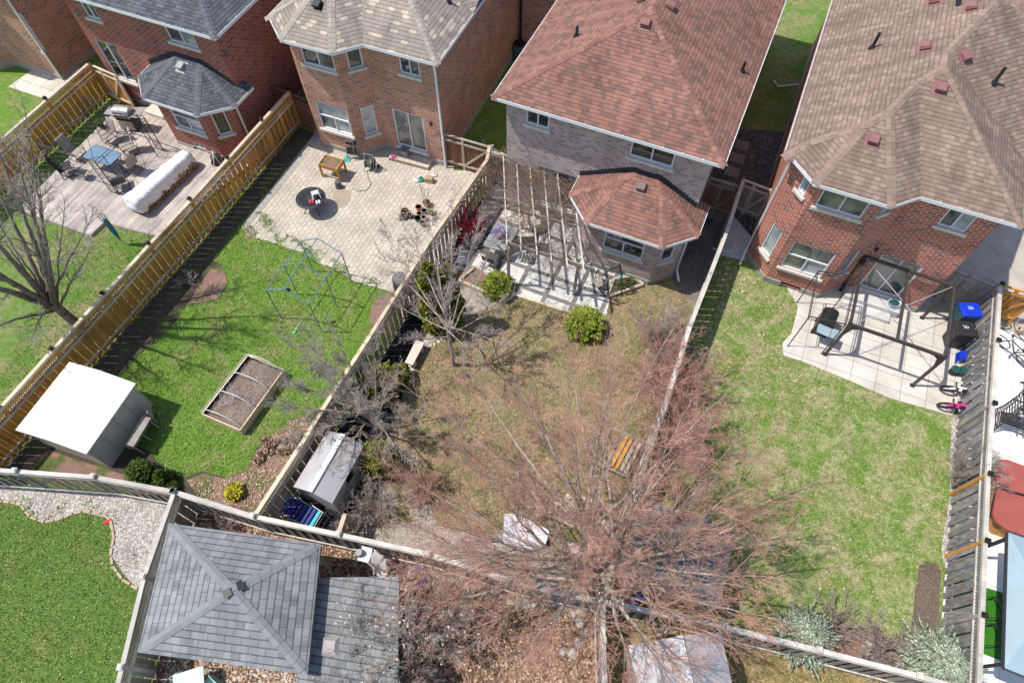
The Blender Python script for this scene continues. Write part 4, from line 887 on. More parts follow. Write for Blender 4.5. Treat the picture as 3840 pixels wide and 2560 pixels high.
# --- tangled grey tree against the tan fence
B_ = G(1425, 1610); P4 = dict(P1, kids=[0, 8, 6, 3], rmin=.0042, wob=[.12, .2, .22, .22]); lim = []
for (u, v, z) in ((1050, 1260, 3.4), (1130, 1230, 3.6), (1250, 1240, 3.8), (1030, 1400, 3.0), (1060, 1520, 2.6), (1120, 1620, 2.4), (1400, 1270, 3.4), (1480, 1400, 3.0), (1560, 1560, 2.2), (1280, 1700, 2.0), (1250, 1450, 4.0), (1380, 1500, 4.0), (1180, 1350, 3.8), (1500, 1700, 1.8)):
    e = np.array(pt(u, v, z, B_)); a = np.array((rnd.uniform(-.1, .1), rnd.uniform(-.1, .1), 0.0)); m = np.array((e[0] * .28, e[1] * .28, 1.3 + .4 * rnd.random())); e2 = m + (e - m) * .72; lim.append(([a, m, e2], rnd.uniform(.03, .055), .014, 11, 1.05))
tree('bare_tree', 'tangled grey leafless tree spreading over the tan lattice fence', 'tree', B_, 14, lim, P4, (M['bark_grey'], M['bark_grey'], M['twig_grey']))
# --- shrub-like bare trees
def bush(name, label, cat, base, seed, n, H, Rr, mats, Lk=.5, rk=(.01, .018), kids=(0, 5, 3, 0), rmin=.004, nk=6, blossoms=0, squash=1.0, up=.05, group=None):
    P = dict(P1, kids=list(kids), rmin=rmin, thr2=.008, thr=.05, up=[up] * 4, wob=[.1, .2, .22, .25], seg=[.2, .15, .12, .1]); r = random.Random(seed); lim = []
    for i in range(n):
        a = r.uniform(0, 2 * math.pi); f = math.sqrt(r.random()); e = np.array((math.cos(a) * f * Rr, math.sin(a) * f * Rr * squash, H * (1 - .45 * f * f) * r.uniform(.75, 1.05))); s0 = np.array((e[0] * .12, e[1] * .12, 0)); m = np.array((e[0] * .5, e[1] * .5, e[2] * .55)); lim.append(([s0, m, e], r.uniform(*rk), rmin * 1.3, nk, Lk))
    P['low'] = True
    return tree(name, label, cat, base, seed, lim, P, mats, group, blossoms, trunkn=5)
TR, TG, TP, TC = (M['bark_grey'], M['twig_red'], M['twig_red']), (M['bark_grey'], M['twig_grey'], M['twig_grey']), (M['bark_tan'], M['twig_pale'], M['twig_pale']), (M['twig_crimson'],) * 3
bush('bare_shrub', 'wide pale twiggy leafless shrub below the pale grey bay window', 'shrub', G(2480, 1290), 21, 46, 1.5, 1.35, TP, .45, nk=8)
bush('bare_shrub', 'pinkish leafless shrub beside the narrow grey fence, above the big tree', 'shrub', G(2490, 1450), 22, 60, 2.3, 1.7, (M['bark_grey'], M['twig_bud'], M['twig_bud']), .6, nk=8)
bush('bare_shrub', 'dense red twigged shrub leaning over the shaded side of the narrow fence', 'shrub', G(2530, 1620), 23, 60, 2.6, 1.25, (M['bark_grey'], M['twig_bud'], M['twig_bud']), .6, nk=9, squash=1.5)
bush('red_dogwood', 'bright crimson stemmed shrub beside the tan lattice fence', 'shrub', G(1760, 900), 24, 50, 1.7, .75, TC, .35, nk=5)
bush('flowering_tree', 'dark branched tree with white blossoms over the small shingled roof', 'tree', G(1560, 2470), 25, 34, 3.4, 2.0, (M['bark_dark'], M['bark_dark'], M['twig_grey']), .8, (.02, .035), (0, 7, 5, 0), blossoms=420, nk=8)
bush('bare_shrub', 'grey leafless climbing shrub against the tall right hand fence', 'shrub', G(3590, 1800), 26, 50, 1.7, .6, TG, .45, nk=7, squash=1.6)
bush('bare_shrub', 'brown leafless shrub between the two blue spruces at bottom right', 'shrub', G(3290, 2440), 27, 26, .8, .95, (M['bark_dark'], M['twig_pale'], M['twig_pale']), .45, nk=5)
bush('bare_shrub', 'low dark branched shrub just right of the darker blue spruce', 'shrub', G(3120, 2360), 28, 18, .8, .9, (M['bark_dark'], M['twig_pale'], M['twig_pale']), .45, nk=4)
bush('bare_shrub', 'small red twigged shrub behind the grey storage shed', 'shrub', G(1590, 1840), 29, 26, 1.0, .7, TR, .45, nk=7)
bush('bare_shrub', 'fine dark leafless shrub right of the grey storage shed', 'shrub', G(1400, 1920), 30, 30, 1.3, .9, TG, .5, nk=7)
bush('bare_shrub', 'large rusty twigged shrub shading the wood chip yard', 'shrub', G(1640, 2330), 31, 50, 2.2, 1.7, TR, .6, nk=8)
bush('bare_shrub', 'thin bare shrub left of the young tree beside the lattice fence', 'shrub', G(1560, 1180), 32, 22, 1.9, .6, TP, .4, nk=5)
bush('bare_shrub', 'small dead looking shrub in the soil bed along the golden fence', 'shrub', G(710, 1060), 33, 16, .5, .35, TG, .2, nk=4)
bush('bare_shrub', 'short brown brush pile shrub above the shingled gazebo', 'shrub', G(860, 1985), 34, 30, .5, .6, (M['twig_pale'],) * 3, .3, nk=4)
# --- evergreens: leaf clumps spread through the crown's volume
def leafmat(name, lo, mid, hi):
    b = NB(name); gi = b.n('ShaderNodeNewGeometry'); col = b.ramp(gi.outputs['Random Per Island'], [(0, lo), (.5, mid), (1, hi)])
    col = b.mix(.6, col, b.mix(1.0, col, b.ramp(b.noise(3.5, 3), [(.35, .5), (.65, 1.5)]), 'MULTIPLY')); return b.fin(col, .8, .2)
M['leaf_yel'] = leafmat('foliage_yellow_green', (.10, .14, .02), (.26, .32, .04), (.44, .47, .08))
M['leaf_green'] = leafmat('foliage_green', (.035, .07, .015), (.09, .16, .03), (.20, .27, .05))
M['leaf_cedar'] = leafmat('foliage_cedar', (.06, .08, .012), (.21, .23, .03), (.42, .42, .07))
M['leaf_blue'] = leafmat('foliage_blue_spruce', (.22, .29, .22), (.40, .48, .37), (.60, .65, .50))
M['leaf_gold'] = leafmat('foliage_gold', (.35, .33, .02), (.60, .55, .04), (.78, .70, .10))
M['leaf_purple'] = leafmat('petals_purple', (.12, .04, .30), (.26, .12, .50), (.70, .60, .75))
def evergreen(name, label, cat, base, seed, prof, H, rad, mat, n=2600, leaf=.05, trunk=True, lobes=9, group=None, tiltz=0.0):
    """prof(h in 0..1) -> relative radius"""
    t = thing(name, label, cat, base, 0, group); r = np.random.RandomState(seed); V = np.zeros((n, 3))
    h = r.rand(n) ** .85; a = r.rand(n) * 2 * np.pi; lump = 1 + .2 * np.sin(a * lobes * .5 + h * 11 + seed) * np.cos(a * 2 + h * 5) + .17 * np.sin(a * 3 - h * 17 + seed * 2) + .13 * np.sin(a * 7 + h * 29) + .1 * np.sin(a * 13 - h * 23)
    rr = np.array([prof(x) for x in h]) * rad * lump * (1 - .35 * r.rand(n) ** 2.2); C = np.stack([np.cos(a) * rr, np.sin(a) * rr, h * H], 1)
    out = np.stack([np.cos(a), np.sin(a), np.full(n, .5 + tiltz)], 1) + r.normal(size=(n, 3)) * .45; out /= np.linalg.norm(out, axis=1, keepdims=True)
    w = np.cross(out, r.normal(size=(n, 3))); w /= np.linalg.norm(w, axis=1, keepdims=True); s = leaf * (.6 + .8 * r.rand(n, 1))
    V = np.stack([C - w * s * .45, C + w * s * .45, C + out * s * 1.5 + w * s * .15, C + out * s * 1.3 - w * s * .3], 1).reshape(-1, 3); F = (np.arange(n) * 4)[:, None] + np.array([[0, 1, 2, 3]])
    np_mesh('foliage', mat, V, F, t)
    if trunk: mb = MB(); mb.tube([(0, 0, 0), (.01, 0, H * .5), (0, .01, H * .85)], [max(.03, rad * .12), rad * .08, .01], 7); mb.build('trunk', M['bark_dark'], t)
    # a dark inner mass of smaller branchlets so no light shows straight through
    return t
ball = lambda h: math.sqrt(max(.02, 1 - (2 * h - 1) ** 2)); dome = lambda h: math.sqrt(max(.02, 1 - h ** 2.2)) * (1 - .25 * (1 - h) ** 3); cone = lambda h: max(.04, (1 - h) ** .8) * (.6 + .4 * min(1, h * 8)); col_ = lambda h: min(1, .55 + h * 2) * max(.06, (1 - h ** 3)) ** .7
evergreen('evergreen_bush', 'bright yellow green bushy evergreen at the corner of the slab patio', 'shrub', G(2190, 1235), 41, dome, 1.0, .66, M['leaf_yel'], 15000, .05)
evergreen('evergreen_bush', 'yellow green shrub in the timber bed at the left of the slab patio', 'shrub', G(1870, 1090), 42, dome, .85, .54, M['leaf_yel'], 9000, .05)
evergreen('columnar_cedar', 'tall narrow cedar behind the young tree, nearest the tan fence', 'tree', G(1640, 1235), 43, col_, 4.1, .44, M['leaf_cedar'], 9000, .075)
evergreen('columnar_cedar', 'narrower dark cedar right beside the tallest cedar', 'tree', G(1700, 1215), 44, col_, 3.7, .36, M['leaf_cedar'], 9000, .075)
evergreen('round_cedar', 'olive green cedar under the tangled grey tree', 'tree', G(1440, 1470), 45, dome, 1.5, .62, M['leaf_cedar'], 8000, .07)
evergreen('round_cedar', 'small cedar beside the ring of mulch and stones', 'tree', G(1500, 1425), 46, dome, .9, .36, M['leaf_cedar'], 3500, .06)
evergreen('round_cedar', 'rounded cedar beside the grey storage shed with a white ridge', 'tree', G(1432, 1745), 47, dome, 1.45, .55, M['leaf_cedar'], 8000, .065)
evergreen('globe_cedar', 'round green globe cedar next to the white shed corner', 'shrub', G(548, 1782), 48, ball, .80, .34, M['leaf_green'], 6000, .04)
evergreen('globe_cedar', 'darker pointed cedar, second from the white shed', 'shrub', G(628, 1803), 49, cone, .85, .36, M['leaf_green'], 5500, .04)
evergreen('globe_cedar', 'smallest green globe cedar beside its long round shadow', 'shrub', G(652, 1834), 50, ball, .36, .19, M['leaf_green'], 2200, .04)
evergreen('golden_globe_shrub', 'small bright golden round shrub in the leafy soil', 'shrub', G(885, 1850), 51, ball, .40, .23, M['leaf_gold'], 2600, .04)
evergreen('small_evergreen', 'thin green plant by the shaded stones at the foot of the large tree', 'shrub', G(2540, 1850), 52, dome, .5, .35, M['leaf_green'], 1500, .05)
def spruce(label, base, H, rad, seed, mat, nb=90):
    t = thing('blue_spruce', label, 'tree', base); r = random.Random(seed); V, F = [], []
    mb = MB(); mb.tube([(0, 0, 0), (0, 0, H * .95)], [.06, .01], 7); bm = MB()
    for i in range(nb):
        h = (i + .5) / nb; z = .08 + h * H * .92; a = i * 2.39996 + r.uniform(-.2, .2); L = rad * (1 - h) ** .75 * r.uniform(.8, 1.1) + .08; d = Vector((math.cos(a), math.sin(a), .22 + .5 * h)); d.normalize(); p0 = Vector((0, 0, z)); bm.tube([p0, p0 + d * L * .9], [.012, .004], 4)
        for br in range(5):
            f = .3 + br * .14; 
            for sg in ((-1, 1) if br < 4 else (0,)):
                q0 = p0 + d * L * f; dd = (d + Vector((-d.y, d.x, 0)) * sg * .8).normalized(); LL = L * (.42 - .055 * br) if br < 4 else L * .3
                nn = max(6, int(LL / .012))
                for k in range(nn):
                    q = q0 + dd * LL * k / nn; w = Vector((r.gauss(0, 1), r.gauss(0, 1), r.gauss(0, 1))); w = (w - dd * w.dot(dd)).normalized(); e = (w * .9 + dd * .9).normalized() * .06; s = dd.cross(w) * .014; j = len(V)
                    V += [tuple(q - s), tuple(q + s), tuple(q + e + s * .5), tuple(q + e - s * .5)]; F.append((j, j + 1, j + 2, j + 3))
    mb.build('trunk', M['bark_dark'], t); bm.build('branches', M['bark_dark'], t); np_mesh('foliage', mat, np.array(V), np.array(F), t)
spruce('pale blue spruce in the bottom right corner against the tall fence', G(3480, 2510), 1.6, 1.3, 61, M['leaf_blue'], 110)
spruce('darker blue spruce partly under reddish twigs by the back fence', G(2990, 2400), 1.5, 1.0, 62, M['leaf_blue'], 100)

M['dried'] = leafmat('dried_flower_heads', (.24, .15, .10), (.46, .32, .22), (.62, .48, .36)); rr_ = random.Random(9)
for k in range(9):
    u, v = 965 + (k % 4) * 34 + rr_.uniform(-10, 10) + (3 - k // 4) * 12, 1655 + (k // 4) * 38 + rr_.uniform(-10, 10)
    evergreen('dried_plant', 'dry brown hydrangea clump in the leafy bed beside the tan fence', 'plant', G(u, v, 0), 80 + k, ball, .22, .13, M['dried'], 260, .05, trunk=False, group='dried clumps by the tan fence')
# ================================================================== garden objects
AZ = R(23); S_ = Vector((math.sin(AZ), math.cos(AZ), 0)); R_ = Vector((S_.y, -S_.x, 0))
def arc(c, r, a0, a1, n, ax, ay): return [Vector(c) + Vector(ax) * (r * math.cos(a0 + (a1 - a0) * i / n)) + Vector(ay) * (r * math.sin(a0 + (a1 - a0) * i / n)) for i in range(n + 1)]
M['deck'] = wood('deck_boards', (.34, .29, .26), (.54, .48, .43), gs=9, along='v', streak=1.5)
M['fabric_tan'] = plain('sling_fabric', (.33, .285, .24), .9, .12, 20); M['fabric_dark'] = plain('dark_mesh_fabric', (.07, .07, .075), .9, .1, 20)
M['tarp_white'] = plain('white_tarp', (.74, .76, .80), .45, .06, 4, .4, 0, .5); M['steel'] = plain('stainless_steel', (.55, .50, .45), .28, .08, 5, .6, .7); M['greyp'] = plain('grey_plastic', (.30, .30, .31), .5, .08, 5)
M['iron'] = plain('wrought_iron', (.035, .037, .042), .5, .2, 8); M['bronze'] = plain('bronze_frame', (.055, .045, .04), .45, .2, 8); M['greenframe'] = plain('frame_green_grey', (.13, .23, .26), .4, .1, 6)
M['shed_roof'] = plain('shed_roof_white', (.80, .80, .785), .6, .08, 1.2); M['shed_wall'] = plain('shed_wall', (.52, .48, .43), .7, .06, 2); M['logs'] = wood('logs', (.20, .13, .08), (.36, .25, .16)); M['terracotta'] = plain('terracotta', (.45, .17, .08), .8, .15, 8)
M['pvc'] = plain('pvc_white', (.68, .72, .75), .4, .05, 5); M['wire'] = plain('wire', (.45, .44, .43), .5, .1, 5, .5); M['blue'] = plain('bin_blue', (.01, .045, .50), .35, .08, 4); M['navy'] = plain('strap_navy', (.02, .035, .23), .6, .15, 6); M['teal'] = plain('teal', (.02, .33, .30), .5, .12, 6)
M['tealdark'] = plain('dark_teal', (.02, .075, .08), .4, .1, 6); M['red'] = plain('hot_tub_red', (.33, .085, .07), .65, .08, 3); M['redcloth'] = plain('red_cloth', (.65, .05, .07), .8, .1, 9); M['pink'] = plain('pink', (.72, .03, .30), .4, .1, 9)
M['orange'] = plain('orange_paint', (.58, .28, .05), .5, .12, 5); M['canopy'] = plain('canopy_blue_grey', (.27, .36, .40), .6, .05, 2); M['green'] = plain('green_plastic', (.03, .30, .16), .5, .15, 7); M['card'] = plain('cardboard', (.42, .29, .17), .9, .1, 6)
M['greyroof'] = plain('shed_roof_grey', (.42, .40, .40), .55, .10, 1.2); M['greyroof2'] = plain('shed_ridge_white', (.66, .67, .70), .5, .06, 3); M['shedC'] = plain('shed_siding_grey', (.40, .39, .38), .6, .08, 5); M['membrane'] = plain('dark_roof_membrane', (.19, .185, .19), .95, .22, .9, .2, 0, .3)
M['tableglass'] = glassy('table_glass', (.16, .24, .33), .08, .7); M['tableglass2'] = glassy('frosted_table_glass', (.30, .35, .36), .2, .5); M['umb'] = plain('umbrella_blue', (.03, .20, .30), .7, .2, 8); M['rope'] = plain('hose', (.20, .22, .18), .6, .1, 8); M['stone'] = plain('pale_stone', (.60, .55, .46), .85, .12, 4, .2, 0, .3)
M['rock'] = plain('garden_rock', (.50, .46, .42), .9, .25, 5, .2, 0, .5); M['peach'] = plain('edging_stone', (.44, .33, .25), .9, .15, 4); M['skin'] = M['card']; M['wet'] = plain('wet_pavers', (.36, .29, .21), .6, .1, 3); M['petal'] = M['leaf_purple']; M['dirt'] = M['soil']
def at(u, v, z=0): return G(u, v, z)
# --- the deck
dk = [(68, 785), (340, 881), (391, 832), (591, 884)]; P = [G(*p, .15) for p in dk]; f2d = (f2[5] - f2[0]).normalized(); nf = Vector((f2d.y, -f2d.x, 0)); nf = nf if nf.x < 0 else -nf
base_ = P[0]; q1 = f2[0] + nf * .12 + f2d * 1.2; poly_ = [P[0], P[1], P[2], P[3], Vector((q1.x, q1.y, .15)), G(860, 575, .15), G(560, 400, .15), G(436, 405, .15)]
DK = thing('wooden_deck', 'weathered pinkish grey wooden deck behind the dark red brick house', 'deck', (P[0].x, P[0].y, 0))
pl = [((p - P[0]).dot(R_), (p - P[0]).dot(S_)) for p in poly_]
if sum(pl[i][0] * pl[(i + 1) % len(pl)][1] - pl[(i + 1) % len(pl)][0] * pl[i][1] for i in range(len(pl))) < 0: pl = pl[::-1]
mb = MB(); x = min(p[0] for p in pl)
def clipany(poly, x0, x1): return clip(clip(poly, 1, 0, -x0), -1, 0, x1)
while x < max(p[0] for p in pl):
    c = clipany(pl, x, x + .132)
    if area(c) > .01: mb.prism([tuple((R_ * a + S_ * b)[:2]) for a, b in c], .11, .15)
    x += .142
mb.build('deck_boards', M['deck'], DK, az=AZ); mb = MB()
for a, b in ((0, 1), (1, 2), (2, 3), (7, 0), (6, 7)): p, q = poly_[a] - P[0], poly_[b] - P[0]; mb.bar((p.x, p.y, .055), (q.x, q.y, .055), .03, .1)
mb.build('skirt', M['deck'], DK)
sh = thing('step_block', 'pale concrete step beside the dark red brick bay', 'step', at(597, 425, .15), -AZ); mb = MB(); mb.b0(-.55, .55, -.3, .3, 0, .18); mb.build('slab', M['stone'], sh, bevel=.02)
# --- wrought iron gazebo
def lattice_gazebo(label, tops, z, apex, mat, name='gazebo_frame'):
    C4 = [at(*p, z) for p in tops]; c = sum(C4, Vector()) / 4; z0 = .15; t = thing(name, label, 'gazebo', (c.x, c.y, z0)); L = [p - Vector((c.x, c.y, z0)) for p in C4]; ap = at(*apex, z + .62) - Vector((c.x, c.y, z0)); ap = Vector((0, 0, z + .62 - z0))
    for i in range(4):
        p, nx, pv = L[i], L[(i + 1) % 4], L[i - 1]; d1, d2 = (nx - p).normalized(), (pv - p).normalized(); d1.z = d2.z = 0; mb = MB(); h = p.z
        for d in (d1, d2):
            q = p + d * .42; mb.tube([(q.x, q.y, 0), (q.x, q.y, h)], .016, 5)
            for k in range(8): zz = .05 + k * (h * .36) / 8; mb.tube([(p.x, p.y, zz), (q.x, q.y, zz)], .008, 4)
            for k in range(10):
                zz = h * .5 + k * h * .045; mb.tube(arc(Vector((p.x, p.y, zz)) + d * (.1 if k % 2 else .3), .08, 0, 5.2, 7, d, (0, 0, 1)), .006, 4)
        mb.tube([(p.x, p.y, 0), (p.x, p.y, h)], .022, 5); q1, q2 = p + d1 * .42, p + d2 * .42
        for zz in (h * .42, h * .98): mb.tube([(q1.x, q1.y, zz), (q2.x, q2.y, zz)], .01, 4)
        mb.build('corner_post', mat, t)
    mb = MB()
    for i in range(4):
        for dz in (0, -.14): mb.tube([L[i] + Vector((0, 0, dz)), L[(i + 1) % 4] + Vector((0, 0, dz))], .013, 5)
    mb.build('top_rail', mat, t); mb = MB()
    for i in range(4):
        mb.tube([ap, L[i] * 1.06 + Vector((0, 0, -.05))], .012, 5); m = (L[i] + L[(i + 1) % 4]) / 2; mb.tube([ap, m], .012, 5)
    mb.build('roof_rods', mat, t); return t
lattice_gazebo('black wrought iron gazebo frame without a canopy over the glass table', [(131, 534), (316, 362), (540, 440), (356, 606)], 2.1, (298, 429), M['iron'])
# --- tables
def glass_table(label, px, z, mat, zf=0.0, name='patio_table', cat='table'):
    C4 = [at(*p, z) for p in px]; c = sum(C4, Vector()) / 4; t = thing(name, label, cat, (c.x, c.y, zf)); L = [p - Vector((c.x, c.y, zf)) for p in C4]
    def rnd_(k): 
        out = []
        for i in range(4):
            a, p, b = L[i - 1], L[i], L[(i + 1) % 4]; e = .12
            for s in range(5): f = s / 4; out.append((p + (a - p).normalized() * e * (1 - f) ** 1.6 + (b - p).normalized() * e * f ** 1.6) * k)
        return out
    mb = MB(); mb.prism([(p.x, p.y) for p in rnd_(1)], z - zf - .012, z - zf); mb.build('glass_top', mat, t); mb = MB(); mb.tube([Vector((p.x, p.y, z - zf - .008)) for p in rnd_(1.0)], .016, 5, True)
    for p in L: mb.tube([(p.x * .85, p.y * .85, 0), (p.x * .72, p.y * .72, (z - zf) * .5), (p.x * .85, p.y * .85, z - zf - .01)], .016, 5)
    mb.tube([(L[0].x * .8, L[0].y * .8, z - zf - .04), (L[2].x * .8, L[2].y * .8, z - zf - .04)], .012, 5); mb.build('table_frame', M['iron'], t); return t
glass_table('rectangular blue glass table under the wrought iron gazebo frame', [(306, 588), (357, 542), (459, 576), (411, 623)], .87, M['tableglass'], .15)
glass_table('pale square glass table with a pot of purple flowers beside the pergola', [(1808, 921), (1862, 831), (1950, 855), (1893, 944)], .72, M['tableglass2'])
def sling_chair(label, px, rot, z=.0, fab=None, loc=None, group=None, frame=None, high=1.0):
    t = thing('sling_chair', label, 'chair', loc or at(px[0], px[1], z), rot, group); fab = fab or M['fabric_tan']; frame = frame or M['iron']; b = high
    # local: seat faces +y; back at -y
    prof = [(.26, .42), (.22, .43), (-.2, .37), (-.27, .42), (-.36, .42 + .45 * b), (-.42, .42 + .62 * b), (-.47, .42 + .66 * b)]
    mb = MB()
    for i in range(len(prof) - 1):
        (y0, z0), (y1, z1) = prof[i], prof[i + 1]; mb.hexa([(-.25, y0, z0 - .008), (-.25, y1, z1 - .008), (.25, y1, z1 - .008), (.25, y0, z0 - .008), (-.25, y0, z0 + .006), (-.25, y1, z1 + .006), (.25, y1, z1 + .006), (.25, y0, z0 + .006)])
    # split seat and back
    o = mb.build('sling', fab, t); mb = MB()
    for s in (-.27, .27): mb.tube([(s, y, z_) for y, z_ in prof], .014, 5)
    mb.build('side_rail', frame, t)
    for s in (-.28, .28):
        mb = MB(); mb.tube([(s, -.33, .62 * (1 if b > .8 else .9)), (s * 1.08, -.1, .66), (s * 1.08, .2, .64), (s * 1.05, .28, .55), (s, .24, .3), (s, .1, .03)], .014, 5); mb.build('armrest', frame, t)
    mb = MB()
    for s in (-.27, .27): mb.tube([(s, .22, .42), (s, .3, .12), (s, .22, .02), (s, -.1, .015), (s, -.34, .03), (s, -.3, .2)], .014, 5)
    mb.tube([(-.27, -.34, .03), (.27, -.34, .03)], .012, 5); mb.tube([(-.27, .24, .02), (.27, .24, .02)], .012, 5); mb.build('base_frame', frame, t); return t
gA = 'sling chairs around the blue glass table'
sling_chair('tan sling chair at the far left of the blue glass table', (300, 592), -1.95, .15, group=gA)
sling_chair('tan sling chair behind the blue table, the one nearest the barbecue', (425, 535), 2.6, .15, group=gA); sling_chair('tan sling chair right of the chair nearest the barbecue', (490, 572), 2.2, .15, group=gA)
sling_chair('tan sling chair in front of the left corner of the blue glass table', (262, 650), -1.0, .15, group=gA, fab=M['fabric_dark']); sling_chair('tan sling chair at the right end of the blue glass table', (500, 640), 1.1, .15, group=gA)
sling_chair('dark low sling chair under the nearest post of the iron gazebo', (462, 700), .5, .15, M['fabric_dark'], group=gA, high=.7)
fs = thing('footstool', 'small dark mesh footstool on the deck near the left gazebo post', 'stool', at(322, 668, .15), -.2); mb = MB(); mb.b0(-.22, .22, -.18, .18, .36, .38); mb.build('seat', M['fabric_dark'], fs); mb = MB()
for a, b in ((-.22, -.18), (.22, -.18), (.22, .18), (-.22, .18)): mb.tube([(a, b, 0), (a * .9, b * .9, .37)], .013, 5)
mb.build('leg_frame', M['iron'], fs)
# --- stainless barbecue
t = thing('barbecue', 'stainless steel gas barbecue with open side shelves by the cedar fence', 'barbecue', at(500, 478, .15), -AZ + .25 + math.pi * 0)
mb = MB(); mb.b0(-.38, .38, -.28, .28, .08, .8); mb.build('cabinet', M['black'], t); mb = MB(); mb.b0(-.36, .36, -.3, -.283, .12, .62); mb.build('door', M['steel'], t, bevel=.006)
mb = MB(); mb.hexa([(-.38, -.33, .8), (.38, -.33, .8), (.38, .28, .8), (-.38, .28, .8), (-.38, -.3, .95), (.38, -.3, .95), (.38, .28, .95), (-.38, .28, .95)]); cp = mb.build('control_panel', M['steel'], t)
for k in range(4): mb = MB(); mb.tube([(-.27 + .18 * k, -.32, .875), (-.27 + .18 * k, -.365, .87)], .028, 8); mb.build('knob', M['black'], cp)
mb = MB(); pr = arc((0, 0, .95), .28, 0, math.pi, 8, (0, 1, 0), (0, 0, .9))
for i in range(8): mb.poly([pr[i] + Vector((-.37, 0, 0)), pr[i] + Vector((.37, 0, 0)), pr[i + 1] + Vector((.37, 0, 0)), pr[i + 1] + Vector((-.37, 0, 0))])
mb.poly([p + Vector((-.37, 0, 0)) for p in pr]); mb.poly([p + Vector((.37, 0, 0)) for p in pr][::-1]); ld = mb.build('lid', M['steel'], t); mb = MB(); mb.bar((-.3, -.31, 1.06), (.3, -.31, 1.06), .025, .025); mb.build('handle', M['black'], ld)
for s in (-1, 1): mb = MB(); mb.box((s * .62, -.02, .88), (.46, .5, .035)); mb.build('side_shelf', M['greyp'], t, bevel=.01)
for s in (-.32, .32):
    mb = MB(); mb.tube([(s - .03, -.2, .06), (s + .03, -.2, .06)], .06, 10); mb.build('wheel', M['black'], t)
# --- covered log pile
a, b = at(515, 805, .15), at(728, 612, .15); d = (b - a).normalized(); n = Vector((d.y, -d.x, 0)); L = (b - a).length; t = thing('log_pile', 'long stack of firewood under a crumpled white tarpaulin on the deck', 'log pile', a)
r = random.Random(5); mb = MB(); N = 44; rows = []
for i in range(N + 1):
    f = i / N; w0 = .40 - .14 * f + .012 * math.sin(i * .7); h = .88 - .08 * f + .012 * math.sin(i * .5); e = 0
    if i in (0, N): h -= .04; w0 -= .04
    jj = lambda s: r.uniform(-s, s) * 1.25
    en = min(1, min(f, 1 - f) / .07 + .62); w0 *= .75 + .25 * en; h *= .80 + .20 * en
    prof = [(-w0 - .06 + jj(.03), .14 + jj(.05)), (-w0 - .02 + jj(.03), .4), (-w0 + jj(.03), .62), (-w0 + jj(.02), h - .08), (-w0 * .7, h - .01 + jj(.02)), (-w0 * .3, h + jj(.025)), (w0 * .1, h + jj(.025)), (w0 * .5, h + jj(.025)), (w0 * .9, h - .03 + jj(.02)), (w0 + .02 + jj(.02), h - .15), (w0 + .03 + jj(.03), h - .3), (w0 + .05 + jj(.035), .45), (w0 + .08 + jj(.03), .30 + jj(.05))]
    rows.append([d * (L * f) + n * x + Vector((0, 0, z)) for x, z in prof])
i0 = len(mb.v); K = len(rows[0])
for rw in rows: mb.v += [tuple(p) for p in rw]
for i in range(N):
    for k in range(K - 1): mb.f.append((i0 + i * K + k, i0 + (i + 1) * K + k, i0 + (i + 1) * K + k + 1, i0 + i * K + k + 1))
for rw, s in ((rows[0], 1), (rows[-1], -1)): mb.poly(rw if s > 0 else rw[::-1])
o = mb.build('tarpaulin', M['tarp_white'], t, smooth=True); sm = o.modifiers.new('solid', 'SOLIDIFY'); sm.thickness = .006
for i in range(32):
    for row in range(3):
        rr = r.uniform(.045, .075); c = d * (.2 + (L - .35) * (i + .5) / 32 + r.uniform(-.03, .03)) + Vector((0, 0, .08 + row * .13)); mb = MB(); mb.tube([c - n * .28, c + n * (.33 + r.uniform(0, .1))], rr, 7)
        mb.build('log', M['logs'], t)
# --- hose reels
def hose_reel(label, px, z, rot, fm, h=.9):
    t = thing('hose_reel', label, 'hose reel', at(*px, z), rot); mb = MB()
    for s in (-.22, .22): mb.tube([(s, -.2, 0), (s, .05, h), (s, .12, h * .9), (s, .25, .05)], .018, 5)
    mb.tube([(-.22, .05, h), (.22, .05, h)], .018, 5); mb.build('cart_frame', fm, t); mb = MB()
    for k in range(6): mb.tube([Vector((-.13 + .05 * k, .06, .38)) + Vector((0, math.cos(a_ * .52) * (.2 - .01 * (k % 2)), math.sin(a_ * .52) * .2)) for a_ in range(12)], .016, 4, True)
    mb.build('hose', M['rope'], t); mb = MB(); mb.tube([(-.17, .06, .38), (-.15, .06, .38)], .24, 14); mb.tube([(.17, .06, .38), (.15, .06, .38)], .24, 14); mb.build('drum', M['blackp'], t)
    for s in (-.27, .27): mb = MB(); mb.tube([(s - .03, .26, .09), (s + .03, .26, .09)], .09, 12); mb.build('wheel', M['black'], t)
    return t
hose_reel('small hose reel with a white frame against the fence beside the red bay', (818, 625), .15, -1.2, M['pvc'], .75)
hose_reel('grey hose reel cart standing on the paved patio by the house', (1392, 638), 0, -AZ + .15, M['greyp'])
mb = MB(); mb.tube([(p.x, p.y, .035) for p in [at(*q) for q in ((1378, 640), (1380, 665), (1390, 690), (1385, 705), (1372, 715), (1345, 718), (1325, 712), (1322, 707))]], .016, 5); ho = tag(mb.build('garden_hose', M['rope']), 'thin garden hose trailing from the hose reel across the pavers', 'hose')
